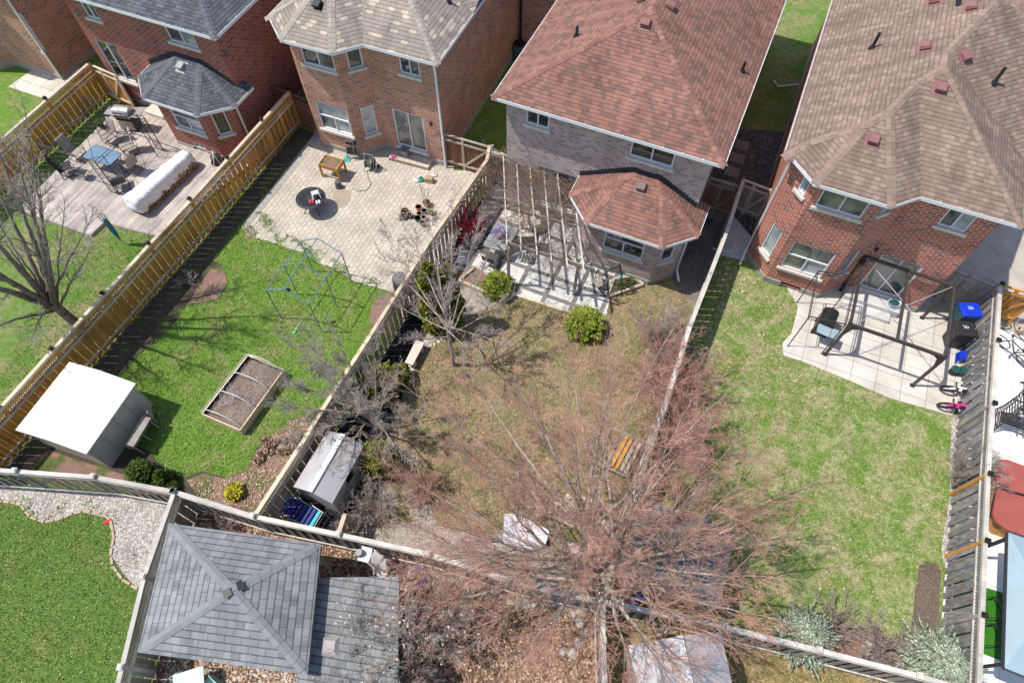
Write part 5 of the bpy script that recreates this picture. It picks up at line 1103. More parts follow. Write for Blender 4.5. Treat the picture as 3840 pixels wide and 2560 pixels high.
# --- blue rotary clothes line, folded
t = thing('folded_parasol', 'folded blue and grey rotary clothes line beside the end of the deck', 'clothes line', at(466, 917)); mb = MB(); mb.tube([(0, 0, 0), (0, 0, 1.95)], .02, 6); mb.build('pole', M['greyp'], t); mb = MB()
for k in range(8): a_ = k * .785; mb.tube([(math.cos(a_) * .03, math.sin(a_) * .03, .35), (math.cos(a_) * .09, math.sin(a_) * .09, 1.1), (math.cos(a_) * .12, math.sin(a_) * .12, 1.85)], .013, 4)
mb.build('arm', M['greyp'], t); mb = MB(); mb.lathe([(.03, .4), (.09, .7), (.11, 1.2), (.08, 1.55), (.03, 1.6)], (0, 0, 0), 9); mb.build('cover', M['umb'], t)
# --- small things
def pot(label, px, r, h, mat, z=0, soil=True, plant=None, name='plant_pot', group='plant pots clustered on the paved patio', square=False):
    t = thing(name, label, 'plant pot', at(*px, z), 0, group); mb = MB()
    if square: mb.b0(-r, r, -r * .8, r * .8, 0, h * .85); mb.b0(-r * 1.06, r * 1.06, -r * .86, r * .86, h * .8, h)
    else: mb.lathe([(r * .7, 0), (r * .95, h * .82), (r * 1.08, h * .83), (r * 1.08, h), (r * .92, h), (r * .88, h * .85)], n=16)
    mb.build('pot', mat, t); mb = MB(); mb.lathe([(.01, 0), (r * .9 if not square else r * .7, 0)], (0, 0, h * .86 if not square else h + .004), 12); mb.build('soil', M['soilr'], t)
    if plant:
        V, F = [], []; rr = random.Random(int(px[0]))
        for i in range(plant[1]):
            a, f = rr.uniform(0, 6.28), rr.random() ** .5; c = Vector((math.cos(a) * r * f * plant[2], math.sin(a) * r * f * plant[2], h + rr.uniform(0, .12) * plant[2])); u = Vector((rr.gauss(0, 1), rr.gauss(0, 1), rr.gauss(0, .6))).normalized() * .03; w = u.cross(Vector((0, 0, 1))) * .8 + Vector((0, 0, .01)); j = len(V); V += [c - u, c + w, c + u, c - w]; F.append((j, j + 1, j + 2, j + 3))
        np_mesh('plant', plant[0], np.array([tuple(v) for v in V]), np.array(F), t)
    return t
M['gravelw'] = M['gravel']
for lb, px, r_, h_, m_, pl_ in (('large terracotta pot at the top right of the pot cluster', (1601, 772), .17, .26, 'terracotta', None), ('terracotta pot left of the largest pot in the cluster', (1571, 786), .14, .2, 'terracotta', None), ('dark round pot in the middle of the pot cluster', (1592, 800), .13, .2, 'greyp', None),
                            ('reddish pot left of the dark middle pot', (1573, 808), .11, .16, 'terracotta', None), ('small terracotta pot with a green plant at the right of the cluster', (1616, 803), .12, .18, 'terracotta', ('leaf_yel', 60, 1.2)), ('pale green round pot at the lower left of the cluster', (1568, 828), .14, .2, 'tealdark', None),
                            ('beige pot at the lower right of the cluster', (1592, 826), .13, .22, 'stone', None), ('small brown pot at the very bottom of the cluster', (1584, 845), .12, .22, 'card', None)): pot(lb, px, r_, h_, M[m_], plant=(M[pl_[0]], pl_[1], pl_[2]) if pl_ else None)
for lb, px in (('black square planter box highest of the three beside the pots', (1518, 797)), ('black square planter box lowest left of the pot cluster', (1512, 820)), ('black square planter box with dry stems next to the round pots', (1538, 815))): pot(lb, px, .14, .17, M['blackp'], square=True, plant=(M['twig_red'], 24, 1.2))
pot('white and red flower bowl in the dark soil at the left edge of the deck', (84, 728), .26, .28, M['redcloth'], plant=(M['blossom'], 160, 1.1), group='flower pots'); pot('pot of purple flowers in the centre of the pale glass table', (1873, 884), .13, .14, M['blackp'], .72, plant=(M['leaf_purple'], 420, 2.0), group='flower pots')
pot('small green plant pot behind the tan chairs on the deck', (384, 478), .14, .22, M['tealdark'], .15, plant=(M['leaf_green'], 120, 1.4), group='flower pots')
t = thing('bucket', 'small dark grey upturned bucket on the pavers near the wet patch', 'bucket', at(1272, 703)); mb = MB(); mb.lathe([(.15, 0), (.155, .02), (.13, .34), (.12, .36)], n=18); mb.build('body', M['greyp'] if False else plain('bucket_grey', (.09, .10, .11), .5), t)
sheet('wet_patch', [(1250, 720), (1262, 712), (1290, 710), (1320, 716), (1315, 745), (1300, 770), (1275, 782), (1265, 765), (1248, 745)], M['wet'], .019)
# round metal table and what stands on it
t = thing('round_table', 'round black perforated metal table on the paved patio', 'table', at(1165, 742, .72) - Vector((0, 0, .72))); mb = MB(); TRr = .62
for i in range(-14, 15):
    x = i * .042; h = math.sqrt(max(0, (TRr - .04) ** 2 - x * x)); mb.bar((x, -h, .715), (x, h, .715), .019, .008); mb.bar((-h, x, .717), (h, x, .717), .019, .008)
mb.tube([(math.cos(a_ * .196) * TRr, math.sin(a_ * .196) * TRr, .71) for a_ in range(32)], .02, 6, True); mb.lathe([(.48, .712), (.5, .72), (.58, .72), (.6, .712)], n=32); mb.lathe([(.05, .712), (.2, .724)], n=20); mb.build('table_top', M['iron'], t)
for k in range(4): a_ = .6 + k * 1.571; mb = MB(); mb.tube([(math.cos(a_) * .12, math.sin(a_) * .12, .7), (math.cos(a_) * .25, math.sin(a_) * .25, .4), (math.cos(a_) * .5, math.sin(a_) * .5, 0)], .018, 6); mb.build('leg', M['iron'], t)
t = thing('step_stool', 'white plastic stool standing on the round black table', 'stool', at(1187, 738, .735), .4); mb = MB(); mb.hexa([(-.15, -.12, .24), (.15, -.12, .24), (.15, .12, .24), (-.15, .12, .24), (-.13, -.1, .28), (.13, -.1, .28), (.13, .1, .28), (-.13, .1, .28)]); mb.build('seat', M['white'], t, bevel=.02)
for a, b in ((-1, -1), (1, -1), (1, 1), (-1, 1)): mb = MB(); mb.bar((a * .13, b * .1, .25), (a * .17, b * .14, 0), .06, .04); mb.build('leg', M['white'], t)
def shoes(label, px, z, mat, n=1):
    t = thing('shoes', label, 'shoes', at(*px, z), .4)
    for s in (-.05, .06):
        mb = MB(); mb.lathe([(.02, 0), (.045, .01), (.045, .04), (.03, .06)], (s, 0, 0), 10, 1, 2.6); mb.build('shoe', mat, t)
shoes('pair of pink shoes on the round black table', (1168, 757), .735, M['redcloth']); shoes('pair of pale shoes at the edge of the round black table', (1193, 759), .735, M['white']); shoes('pair of bright pink slippers on the doorstep of the orange brick house', (1475, 588), .2, M['pink'])
# step at the door of house B
A0 = G(1456, 591, .18); A1 = G(1605, 630, .18); d = (A1 - A0); d.z = 0; L = d.length; t = thing('door_step', 'low paver step below the sliding door of the orange brick house', 'step', (A0.x, A0.y, 0), math.atan2(d.y, d.x)); mb = MB(); mb.b0(0, L, 0, .55, 0, .18); mb.build('block', paver('step_pavers', (.50, .42, .33), (.56, .48, .39), (.3, .25, .2), .3, .3), t, bevel=.01)
t = thing('storage_box', 'dark grey lidded box on the paver step', 'box', at(1522, 578, .18), -AZ); mb = MB(); mb.hexa([(-.14, -.16, 0), (.14, -.16, 0), (.14, .16, 0), (-.14, .16, 0), (-.17, -.2, .32), (.17, -.2, .32), (.17, .2, .32), (-.17, .2, .32)]); mb.build('body', M['greyp'], t); mb = MB(); mb.box((0, 0, .34), (.38, .44, .04)); mb.build('lid', plain('lid_slate', (.12, .14, .17), .5), t, bevel=.01)
# planter table
t = thing('planter_table', 'raised pale wood planter on legs full of dry plants, near the bay', 'planter', at(1256, 655), -AZ + .05); W2, D2, H2 = .44, .3, .78; mb = MB()
for s in (-1, 1): mb.b0(-W2, W2, s * D2 - .015, s * D2 + .015, H2 - .2, H2); mb.b0(s * W2 - .015, s * W2 + .015, -D2 + .016, D2 - .016, H2 - .2, H2)
mb.b0(-W2 + .016, W2 - .016, -D2 + .016, D2 - .016, H2 - .19, H2 - .17); mb.build('tray', M['cedar'], t); mb = MB()
for s in (-1, 1): mb.b0(-W2, W2, s * D2 * .8 - .02, s * D2 * .8 + .02, .1, .14)
mb.build('stretcher', M['palew'], t); mb = MB(); mb.b0(-W2 + .02, W2 - .02, -D2 + .02, D2 - .02, H2 - .15, H2 - .05); mb.build('soil', M['soilr'], t)
for a in (-1, 1):
    for b in (-1, 1): mb = MB(); mb.b0(a * W2 - .035 + .0, a * W2 + .035, b * D2 - .034, b * D2 + .036, 0, H2 + .004); mb.build('leg', M['cedar'], t)
# folding chairs leaning on the wall
for k, lb in enumerate(('black folding step ladder leaning below the lower bay window', 'black folding chair just behind the folding step ladder')):
    t = thing('folding_chair', lb, 'folding chair', at(1318 + 10 * k, 602 + 4 * k), -AZ + .15, 'folding seats against the orange brick bay'); mb = MB(); o_ = .1 * k
    for s in (-.2, .2): mb.tube([(s, 0 + o_, 0), (s, .14 + o_, .5), (s * .9, .22 + o_, .95)], .014, 5); mb.tube([(s * .8, .1 + o_, 0), (s * .8, .1 + o_, .8)], .012, 5)
    mb.tube([(-.18, .22 + o_, .95), (.18, .22 + o_, .95)], .014, 5); mb.build('frame', M['greyp'], t); mb = MB(); mb.hexa([(-.18, .07 + o_, .3), (.18, .07 + o_, .3), (.18, .09 + o_, .3), (-.18, .09 + o_, .3), (-.18, .14 + o_, .62), (.18, .14 + o_, .62), (.18, .17 + o_, .62), (-.18, .17 + o_, .62)]); mb.build('seat', M['blackp'], t)
    mb = MB(); mb.box((0, .2 + o_, .84), (.34, .02, .16)); mb.build('backrest', M['blackp'], t)
t = thing('dustpan', 'turquoise plastic dustpan on the pavers below the bay', 'dustpan', at(1302, 602), .2); mb = MB(); mb.hexa([(-.13, -.12, 0), (.13, -.12, 0), (.13, .12, 0), (-.13, .12, 0), (-.14, -.12, .02), (.14, -.12, .02), (.13, .12, .09), (-.13, .12, .09)]); mb.bar((0, .12, .06), (0, .3, .1), .04, .03); mb.build('pan', M['teal'], t)
# box and bags
t = thing('cardboard_box', 'brown cardboard box on the pavers beside plastic bags', 'box', at(1612, 682), -AZ + .2); mb = MB(); mb.b0(-.16, .16, -.13, .13, 0, .28); mb.build('carton', M['card'], t); mb = MB(); mb.b0(-.17, .17, -.005, .005, .281, .286); mb.b0(-.155, .155, -.125, -.01, .28, .288); mb.build('flap', M['card'], t)
def bag(label, px, mat, s, seed, z=0):
    r = random.Random(seed); mb = MB(); pr = [(.05, 0), (1, .1), (.95, .6), (.6, 1.0), (.3, 1.3), (.15, 1.55)]; n = 11; t = thing('plastic_bag', label, 'bag', at(*px, z), 0, 'plastic bags on the patio'); i0 = 0
    for (rr, zz) in pr:
        for k in range(n): a = 6.283 * k / n; q = rr * s * r.uniform(.72, 1.2); mb.v.append((math.cos(a) * q, math.sin(a) * q * .8, zz * s * r.uniform(.9, 1.1) if zz else 0))
    for i in range(len(pr) - 1):
        for k in range(n): m = (k + 1) % n; mb.f.append((i * n + k, i * n + m, (i + 1) * n + m, (i + 1) * n + k))
    mb.f.append(tuple((len(pr) - 1) * n + k for k in range(n))); mb.build('bag', mat, t)
bag('green plastic bag left of the cardboard box', (1580, 678), M['green'], .17, 1); bag('white plastic bag left of the green bag', (1562, 680), M['white'], .15, 2); bag('white plastic bag behind the cardboard box', (1628, 660), M['white'], .14, 3)
# greenhouse frame
nodes = [((997, 1087), (1052, 1191)), ((1064, 993), (1112, 1097)), ((1126, 904), (1173, 1010))]; t0 = at(1126, 1141); t = thing('greenhouse_frame', 'bare blue grey metal frame of a small greenhouse on the green lawn', 'frame', t0); mb = MB(); lb_ = [b3(0, 0)] * 0
LE = [at(*q, 1.9) - t0 for q in (b2(110, 1145), b2(268, 925), b2(415, 715))]; RE = [at(*q, 1.9) - t0 for q in (b2(490, 1270), b2(637, 1040), b2(778, 822))]; RI = [(a + b) / 2 + Vector((0, 0, .52)) for a, b in zip(LE, RE)]
for L_ in (LE, RE, RI): mb.tube(L_, .022, 6)
for a, r_, b in zip(LE, RI, RE): mb.tube([a, r_, b], .022, 6)
mb.build('roof_frame', M['greenframe'], t)
for p in LE + RE: mb = MB(); mb.tube([(p.x, p.y, 0), (p.x, p.y, 1.88)], .022, 6); mb.build('leg', M['greenframe'], t)
bag('crumpled black bag hanging on the nearest rafter of the greenhouse frame', (1080, 1090), M['black'], .11, 9, 2.05)
t = thing('toy_paddle', 'bright green plastic paddle lying on the lawn', 'paddle', at(1108, 1240), -.35); mb = MB(); mb.box((0, -.02, .03), (.1, .3, .025)); mb.build('blade', M['green'] if False else plain('lime', (.12, .60, .12), .5), t, bevel=.012); mb = MB(); mb.tube([(0, .13, .04), (0, .42, .05)], .012, 6); mb.build('shaft', M['white'], t)
t = thing('compost_bin', 'round black compost barrel at the patio corner by the tan fence', 'bin', at(1508, 1085)); mb = MB(); mb.lathe([(.30, 0), (.33, .1), (.31, .6), (.29, .78), (.22, .82)], n=20); mb.build('barrel', plain('barrel_dark', (.03, .032, .035), .4), t); mb = MB(); mb.lathe([(.27, .82), (.25, .87), (.08, .88), (.06, .92), (.02, .93)], n=20); mb.build('lid', plain('lid_grey', (.15, .15, .155), .35), t)
# raised bed with hoops and wire cages
z = .42; Q = [at(757, 1550, z), at(900, 1611, z), at(1063, 1386, z), at(929, 1331, z)]; o_ = Q[0].copy(); o_.z = 0; t = thing('raised_garden_bed', 'raised pale wood garden bed with white hoops on the green lawn', 'garden bed', o_); q = [p - o_ for p in Q]; mb = MB()
for i in range(4): a, b = q[i], q[(i + 1) % 4]; mb.bar((a.x, a.y, z / 2), (b.x, b.y, z / 2), .045, z)
mb.build('box_frame', M['palew'], t); mb = MB(); cc = sum(q, Vector()) / 4; mb.poly([((p.x - cc.x) * .97 + cc.x, (p.y - cc.y) * .97 + cc.y, .27) for p in q]); mb.build('soil', ground_mix('bed_soil', [(.14, .10, .08), (.24, .17, .135), (.36, .27, .21)], 18, bumpd=.05), t)
mb = MB(); ci = [((p - cc) * .965 + cc) for p in q]
for i in range(4): a, b = ci[i], ci[(i + 1) % 4]; mb.poly([(a.x, a.y, .21), (b.x, b.y, .21), (b.x, b.y, z - .02), (a.x, a.y, z - .02)])
mb.build('liner', M['blackp'], t)
for k in range(4):
    f = .04 + k * .31; a = q[0] + (q[3] - q[0]) * f; b = q[1] + (q[2] - q[1]) * f; m = (a + b) / 2; dx = (b - a) / 2; mb = MB(); mb.tube([m + dx * math.cos(th) + Vector((0, 0, .58 * math.sin(th) - .1)) for th in [math.pi * j / 14 for j in range(15)]], .013, 6); mb.build('hoop', M['pvc'], t)
mb = MB(); r = random.Random(8); mb.bar(q[0] + Vector((0, 0, .42 - .3)), q[3] + Vector((0, 0, .42 - .3)), .02, .02)
for k in range(44):
    u, v = r.uniform(.1, .9), r.uniform(.1, .85); c = (q[0] * (1 - u) + q[3] * u) * (1 - v) + (q[1] * (1 - u) + q[2] * u) * v; tl = Vector((r.uniform(-.4, .4), r.uniform(-.4, .4), 1)).normalized(); ax = tl.cross(Vector((1, 0, 0))).normalized(); ay = tl.cross(ax); c.z = r.uniform(.34, .6); rr = r.uniform(.08, .14)
    mb.tube([c + ax * rr * math.cos(j * .785) + ay * rr * math.sin(j * .785) for j in range(8)], .006, 3, True)
    if k % 3 == 0: mb.tube([c, c + tl * .3 + ax * .2], .006, 3)
mb.build('wire_cages', M['wire'], t)
# ================================================================== sheds, pergola and the other yards
def pitched_shed(name, label, cat, corners, ze, rise, wallh_mat, roofm, ridge_axis=0, ov=.08, ridgem=None, panel=0, mono=False, seams=0):
    """corners: four eave pixels (near-left, far-left, far-right, near-right) at height ze"""
    Q = [at(*p, ze) for p in corners]; o = Vector((Q[0].x, Q[0].y, 0)); t = thing(name, label, cat, o); q = [p - o for p in Q]; cc = sum(q, Vector()) / 4
    if ridge_axis == 0: A, B = (q[0] + q[3]) / 2, (q[1] + q[2]) / 2; pairs = ((q[0], q[1]), (q[3], q[2]))
    else: A, B = (q[0] + q[1]) / 2, (q[3] + q[2]) / 2; pairs = ((q[0], q[3]), (q[1], q[2]))
    A = A + Vector((0, 0, rise)); B = B + Vector((0, 0, rise)); mb = MB()
    for (p0, p1) in pairs:
        dz = Vector((0, 0, -.04)); P_ = [p0 + dz, p1 + dz, B + dz, A + dz, p0, p1, B, A]; mb.poly([p0, p1, B, A]); mb.poly([A + dz, B + dz, p1 + dz, p0 + dz]); mb.poly([p0 + dz, p1 + dz, p1, p0]); mb.poly([p0, A, A + dz, p0 + dz]); mb.poly([p1 + dz, B + dz, B, p1])
    ro = mb.build('roof', roofm, t)
    if ridgem: mb = MB(); mb.bar(A + Vector((0, 0, .012)), B + Vector((0, 0, .012)), .16, .025); mb.build('ridge_cap', ridgem, ro)
    if seams:
        mb = MB()
        for (p0, p1) in pairs:
            for k in range(1, seams): f = k / seams; a, b = p0 + (p1 - p0) * f, A + (B - A) * f; mb.bar(a + Vector((0, 0, .004)), b + Vector((0, 0, .004)), .025, .012)
        mb.build('seam_ribs', roofm, ro)
    w = [((p - cc) * (1 - ov) + cc) for p in q]; mb = MB(); 
    A2 = Vector(((A.x - cc.x) * (1 - ov) + cc.x, (A.y - cc.y) * (1 - ov) + cc.y, A.z - .045)); B2 = Vector(((B.x - cc.x) * (1 - ov) + cc.x, (B.y - cc.y) * (1 - ov) + cc.y, B.z - .045))
    zz = ze - .03
    ends = ((0, 3, A2), (1, 2, B2)) if ridge_axis == 0 else ((0, 1, A2), (3, 2, B2))
    for i in range(4):
        a, b = w[i], w[(i + 1) % 4]; ap = [e[2] for e in ends if {e[0], e[1]} == {i, (i + 1) % 4}]
        pts = [(a.x, a.y, 0), (b.x, b.y, 0), (b.x, b.y, zz)] + ([tuple(ap[0])] if ap else []) + [(a.x, a.y, zz)]; mb.poly(pts)
    mb.build('wall', wallh_mat, t)
    if panel:
        mb = MB(); a, b = w[3], w[2]; n = Vector(((b - a).y, -(b - a).x, 0)).normalized()
        for k in range(1, panel): p = a + (b - a) * (k / panel); mb.bar((p.x + n.x * .01, p.y + n.y * .01, 0), (p.x + n.x * .01, p.y + n.y * .01, zz), .03, .02)
        for c in (w[0], w[3], w[2]): mb.bar((c.x, c.y, 0), (c.x, c.y, zz), .05, .05)
        mb.build('trim', wallh_mat, t)
    return t, w, q
pitched_shed('garden_shed', 'large white roofed garden shed beside the golden cedar fence', 'shed', [a3(135, 850), a3(612, 250), a3(1195, 440), a3(760, 1062)], 1.62, .16, M['shed_wall'], M['shed_roof'], panel=4, seams=6)
t, w, q = pitched_shed('storage_shed', 'grey resin storage shed with a white ridge against the tan fence', 'shed', [b3(352, 1350), b3(655, 855), b3(972, 992), b3(695, 1497)], 1.5, .34, M['shedC'], M['greyroof'], ridgem=M['greyroof2'], panel=5)
mb = MB(); a, b = w[3], w[2]; p = a + (b - a) * .52; p.z = 0; n = Vector(((b - a).y, -(b - a).x, 0)).normalized(); p = p + n * .012; d = (b - a).normalized(); mb.hexa([p - d * .2 + Vector((0, 0, .9)), p + d * .2 + Vector((0, 0, .9)), p + d * .2 - n * .02 + Vector((0, 0, .9)), p - d * .2 - n * .02 + Vector((0, 0, .9)), p - d * .2 + Vector((0, 0, 1.3)), p + d * .2 + Vector((0, 0, 1.3)), p + d * .2 - n * .02 + Vector((0, 0, 1.3)), p - d * .2 - n * .02 + Vector((0, 0, 1.3))]); mb.build('window', M['glass_dark'], t)
# things leaning on the white shed
t = thing('plant_stand', 'old grey wooden potting bench leaning on the white shed', 'bench', at(530, 1640), 0); d1 = (at(515, 1700) - at(575, 1600)).normalized(); t.rotation_euler = (0, 0, math.atan2(d1.y, d1.x)); mb = MB()
for z_, y_ in ((.75, .3), (.35, .1)): mb.b0(-.55, .55, y_ - .16, y_ + .16, z_, z_ + .03)
mb.build('shelf', M['greyw'], t)
for s in (-.5, 0, .5): mb = MB(); mb.bar((s, .42, 0), (s, .2, .78), .05, .04); mb.bar((s, -.15, 0), (s, .3, .76), .05, .04); mb.build('leg', M['greyw'], t)
t = thing('wooden_chair', 'small weathered wooden chair by the far corner of the white shed', 'chair', at(562, 1578), -AZ - .7); mb = MB()
for k in range(4): mb.b0(-.24, .24, -.22 + k * .115, -.13 + k * .115, .36, .385)
mb.build('seat', M['greyw'], t); mb = MB()
for k in range(4): mb.b0(-.22 + .12 * k, -.14 + .12 * k, .25, .28, .36, .85)
mb.build('backrest', M['greyw'], t)
for a, b in ((-.23, -.2), (.23, -.2), (.23, .24), (-.23, .24)): mb = MB(); mb.b0(a - .025, a + .025, b - .025, b + .025, 0, .359); mb.build('leg', M['greyw'], t)
# --- pergola
zt = 2.45; raf = [((1887, 580), (1901, 921)), ((1937, 598), (1954, 943)), ((1985, 613), (2014, 960)), ((2038, 630), (2068, 984)), ((2089, 650), (2128, 1008)), ((2160, 796), (2191, 1030))]; o_ = at(1907, 1068); t = thing('pergola', 'weathered grey wooden pergola with long rafters against the pale grey house', 'pergola', o_)
for a, b in raf: mb = MB(); A, B = at(*a, zt) - o_, at(*b, zt) - o_; mb.bar(A, B, .045, .14); mb.build('rafter', M['greycap'], t)
mb = MB(); A, B = at(1842, 573, zt - .12) - o_, at(2155, 672, zt - .12) - o_; mb.bar(A, B, .05, .16); mb.build('beam', M['greycap'], t)
mb = MB(); A, B = at(1880, 905, zt - .12) - o_, at(2230, 1010, zt - .12) - o_; mb.bar(A, B, .05, .16); mb.build('beam', M['greyw'], t); mb = MB(); A, B = at(1880, 775, zt - .12) - o_, at(2165, 850, zt - .12) - o_; mb.bar(A, B, .045, .14); mb.build('beam', M['greyw'], t)
for p in ((1907, 1068), (2151, 1106)):
    P_ = at(*p) - o_; mb = MB(); mb.box((P_.x, P_.y, 1.2), (.1, .1, 2.4), -AZ); mb.build('post', M['greyw'], t)
    for s in (-1, 1): mb = MB(); mb.bar(P_ + Vector((0, 0, 1.8)), P_ + R_ * s * .45 + Vector((0, 0, 2.3)), .06, .05); mb.build('brace', M['greyw'], t)
for p in ((1850, 700), (2150, 770)): P_ = at(*p) - o_; mb = MB(); mb.box((P_.x, P_.y, 1.2), (.1, .1, 2.4), -AZ); mb.build('post', M['greyw'], t)
g = Grow(71); rr = np.random.RandomState(3)
for k in range(380):
    u, v = rr.rand(), rr.rand() ** 1.6; P0 = at(1860 + 290 * u, 590 + 90 * u + 330 * v, zt + .05) - o_; a = rr.rand() * 6.28; d = np.array([math.cos(a), math.sin(a), rr.uniform(-.25, .35)]); g.branch(np.array(P0), d, rr.uniform(.5, 1.3), .009, 1, dict(P1, kids=[0, 3, 1], wob=[.2, .3, .35], rmin=.0045, up=[-.02] * 4))
vt = thing('grape_vine', 'tangle of bare brown vine stems draped over the grey pergola', 'vine', o_); tubes('stems', plain('vine_brown', (.24, .16, .115), .9, .3, 3), g.th + g.md + g.tw, vt, 3)
gC = 'dark chairs around the pale glass table'
for lb, px, ro, fb in (('dark mesh chair at the upper left of the pale glass table', (1812, 868), -1.6, M['fabric_dark']), ('dark mesh chair at the left of the pale glass table by the timber bed', (1788, 915), -1.5, M['fabric_dark']), ('dark mesh chair at the lower side of the pale glass table', (1845, 990), -.45, M['fabric_dark']), ('dark mesh chair at the right end of the pale glass table', (1975, 930), 1.6, M['fabric_dark'])): sling_chair(lb, px, ro, 0, fb, group=gC, high=.8)
t = thing('folded_lounger', 'black strapped folding lounger lying flat in the sun right of the glass table', 'lounger', at(1972, 978), -AZ + .15); mb = MB(); mb.tube([(-.3, -.14, .2), (.3, -.14, .2), (.36, .2, .22), (-.26, .2, .22)], .014, 5, True); mb.build('frame', M['greyp'], t); mb = MB()
for k in range(5): mb.b0(-.28 + .12 * k, -.19 + .12 * k, -.13, .19, .2, .21)
mb.build('straps', M['fabric_dark'], t); mb = MB()
for a, b in ((-.3, -.14), (.3, -.14), (.34, .2), (-.26, .2)): mb.tube([(a, b, 0), (a, b, .2)], .012, 5)
mb.build('leg_frame', M['greyp'], t)
t = thing('stone_table', 'pale round stone garden table under the pergola', 'table', at(2000, 850)); mb = MB(); mb.lathe([(.42, .5), (.45, .52), (.45, .56), (.42, .58)], n=24); mb.build('table_top', M['stone'], t); mb = MB(); mb.lathe([(.22, 0), (.12, .1), (.1, .4), (.18, .5)], n=14); mb.build('pedestal', M['stone'], t)
# swing seat at the bay
t = thing('swing_seat', 'black framed garden swing seat with a tan canopy by the pale grey bay', 'swing seat', at(2262, 1085), -AZ - .35); mb = MB(); mb.hexa([(-.05, .25, 1.0), (.45, .35, 1.05), (.5, .4, 1.05), (0, .3, 1.0), (-.15, .1, 1.75), (.3, .2, 1.8), (.35, .25, 1.8), (-.1, .15, 1.75)]); mb.build('canopy', M['fabric_tan'], t)
mb = MB(); mb.tube(arc((-.1, 0, .45), .5, 2.6, 6.6, 12, (.9, -.3, 0), (0, .3, .8)), .022, 6); mb.tube(arc((.45, .1, .35), .5, 2.6, 6.6, 12, (.9, -.3, 0), (0, .3, .8)), .022, 6); mb.tube([(-.55, -.2, .02), (.5, .2, .02), (.9, -.2, .02)], .022, 6); mb.tube([(-.5, .3, .02), (0, .2, 1.1), (.4, .2, 1.7)], .022, 6); mb.tube([(.75, .25, .02), (.55, .25, 1.1), (.35, .2, 1.8)], .022, 6); mb.build('frame', M['black'], t)
mb = MB(); mb.hexa([(-.5, -.25, .42), (-.05, -.35, .38), (.05, .1, .36), (-.42, .2, .4), (-.5, -.25, .47), (-.05, -.35, .43), (.05, .1, .41), (-.42, .2, .45)]); mb.build('seat', M['fabric_tan'], t, bevel=.02)
mb = MB(); mb.tube(arc((.5, .35, .95), .2, 0, 4, 8, (0, 1, 0), (0, 0, 1)), .03, 6); mb.build('cushion', M['green'], t)
def timbers(label, px, h=.2, w=.12, soil=None, closed=True, name='timber_bed'):
    P_ = [at(*p) for p in px]; o = P_[0].copy(); t = thing(name, label, 'garden bed', o); q = [p - o for p in P_]; mb = MB(); n = len(q)
    for i in range(n if closed else n - 1): a, b = q[i], q[(i + 1) % n]; mb.bar(a + Vector((0, 0, h / 2)), b + Vector((0, 0, h / 2 - .003 * (i % 2))), w, h)
    mb.build('timber', M['greyw2'], t)
    if soil: mb = MB(); mb.poly([(p.x, p.y, h * .55) for p in (q if sum(q[i].x * q[(i + 1) % n].y - q[(i + 1) % n].x * q[i].y for i in range(n)) > 0 else q[::-1])]); mb.build('soil', soil, t)
    return t
timbers('triangular timber edged bed at the foot of the pale grey bay', [(2276, 1118), (2300, 1052), (2368, 1042), (2410, 1072)], .16, .1, M['soil'])
for px, lb in (((2330, 1078), 'small green plant in the triangular timber bed, the left one'), ((2362, 1058), 'small green plant in the triangular timber bed, nearest the bay')): evergreen('small_plant', lb, 'plant', at(*px, .09), 55 + int(px[0]) % 7, dome, .16, .12, M['leaf_green'], 300, .05, trunk=False)
timbers('timber edged bed holding the yellow green shrub left of the patio', [(1722, 1060), (1785, 1010), (1905, 1095), (1890, 1135)], .22, .1, M['soilr'])
timbers('long timber planter between the tan fence and the glass table', [(1700, 880), (1800, 700), (1840, 710), (1760, 900)], .35, .08, M['soil'])
mb = MB(); P_ = [at(*p, .05) for p in ((1900, 1096), (2108, 1164), (2262, 1206))]; t = thing('timber_edging', 'long pale timber edging along the front of the slab patio', 'edging', P_[0])
for a, b in zip(P_[:-1], P_[1:]): mb.bar(a - P_[0], b - P_[0], .1, .12)
mb.build('timber', M['palew'], t)
# stone bench, ring of stones, rocks
Q = [at(*p, .42) for p in ((1518, 1358), (1560, 1273), (1592, 1284), (1547, 1368))]; o = sum(Q, Vector()) / 4; o.z = 0; t = thing('stone_bench', 'pale stone slab bench beside the dark gravel bed', 'bench', o); q = [p - o for p in Q]; mb = MB(); mb.prism([(p.x, p.y) for p in (q if area([(p.x, p.y) for p in q]) else q)][::-1], .34, .42); mb.build('seat', M['stone'], t, bevel=.015)
for f in (.62, -.62): mb = MB(); c = (q[1] + q[2]) / 2 * f; mb.box((c.x, c.y, .169), (.3, .16, .338), -AZ); mb.build('support', M['stone'], t)
def rock(mb, c, s, r):
    n, rings = 9, ((.7, 0), (1.0, .25), (.85, .6), (.45, .85)); i0 = len(mb.v)
    for (rr, zz) in rings:
        for k in range(n): a = 6.283 * k / n; q = rr * s * r.uniform(.8, 1.15); mb.v.append((c[0] + math.cos(a) * q, c[1] + math.sin(a) * q * .8, c[2] + zz * s * .75 * r.uniform(.85, 1.1)))
    for i in range(3):
        for k in range(n): m = (k + 1) % n; mb.f.append((i0 + i * n + k, i0 + i * n + m, i0 + (i + 1) * n + m, i0 + (i + 1) * n + k))
    mb.f.append(tuple(i0 + 3 * n + k for k in range(n)))
def rocks(label, px, group, mat=None, s=(.1, .16), seed=1, name='garden_rock', cat='rock'):
    r = random.Random(seed)
    for k, p in enumerate(px):
        o = at(*p); mb = MB(); rock(mb, (0, 0, -.02), r.uniform(*s), r); ob = mb.build(name, mat or M['rock'], None, smooth=False); ob.location = o; ob.rotation_euler = (0, 0, r.uniform(0, 6)); tag(ob, label, cat, group)
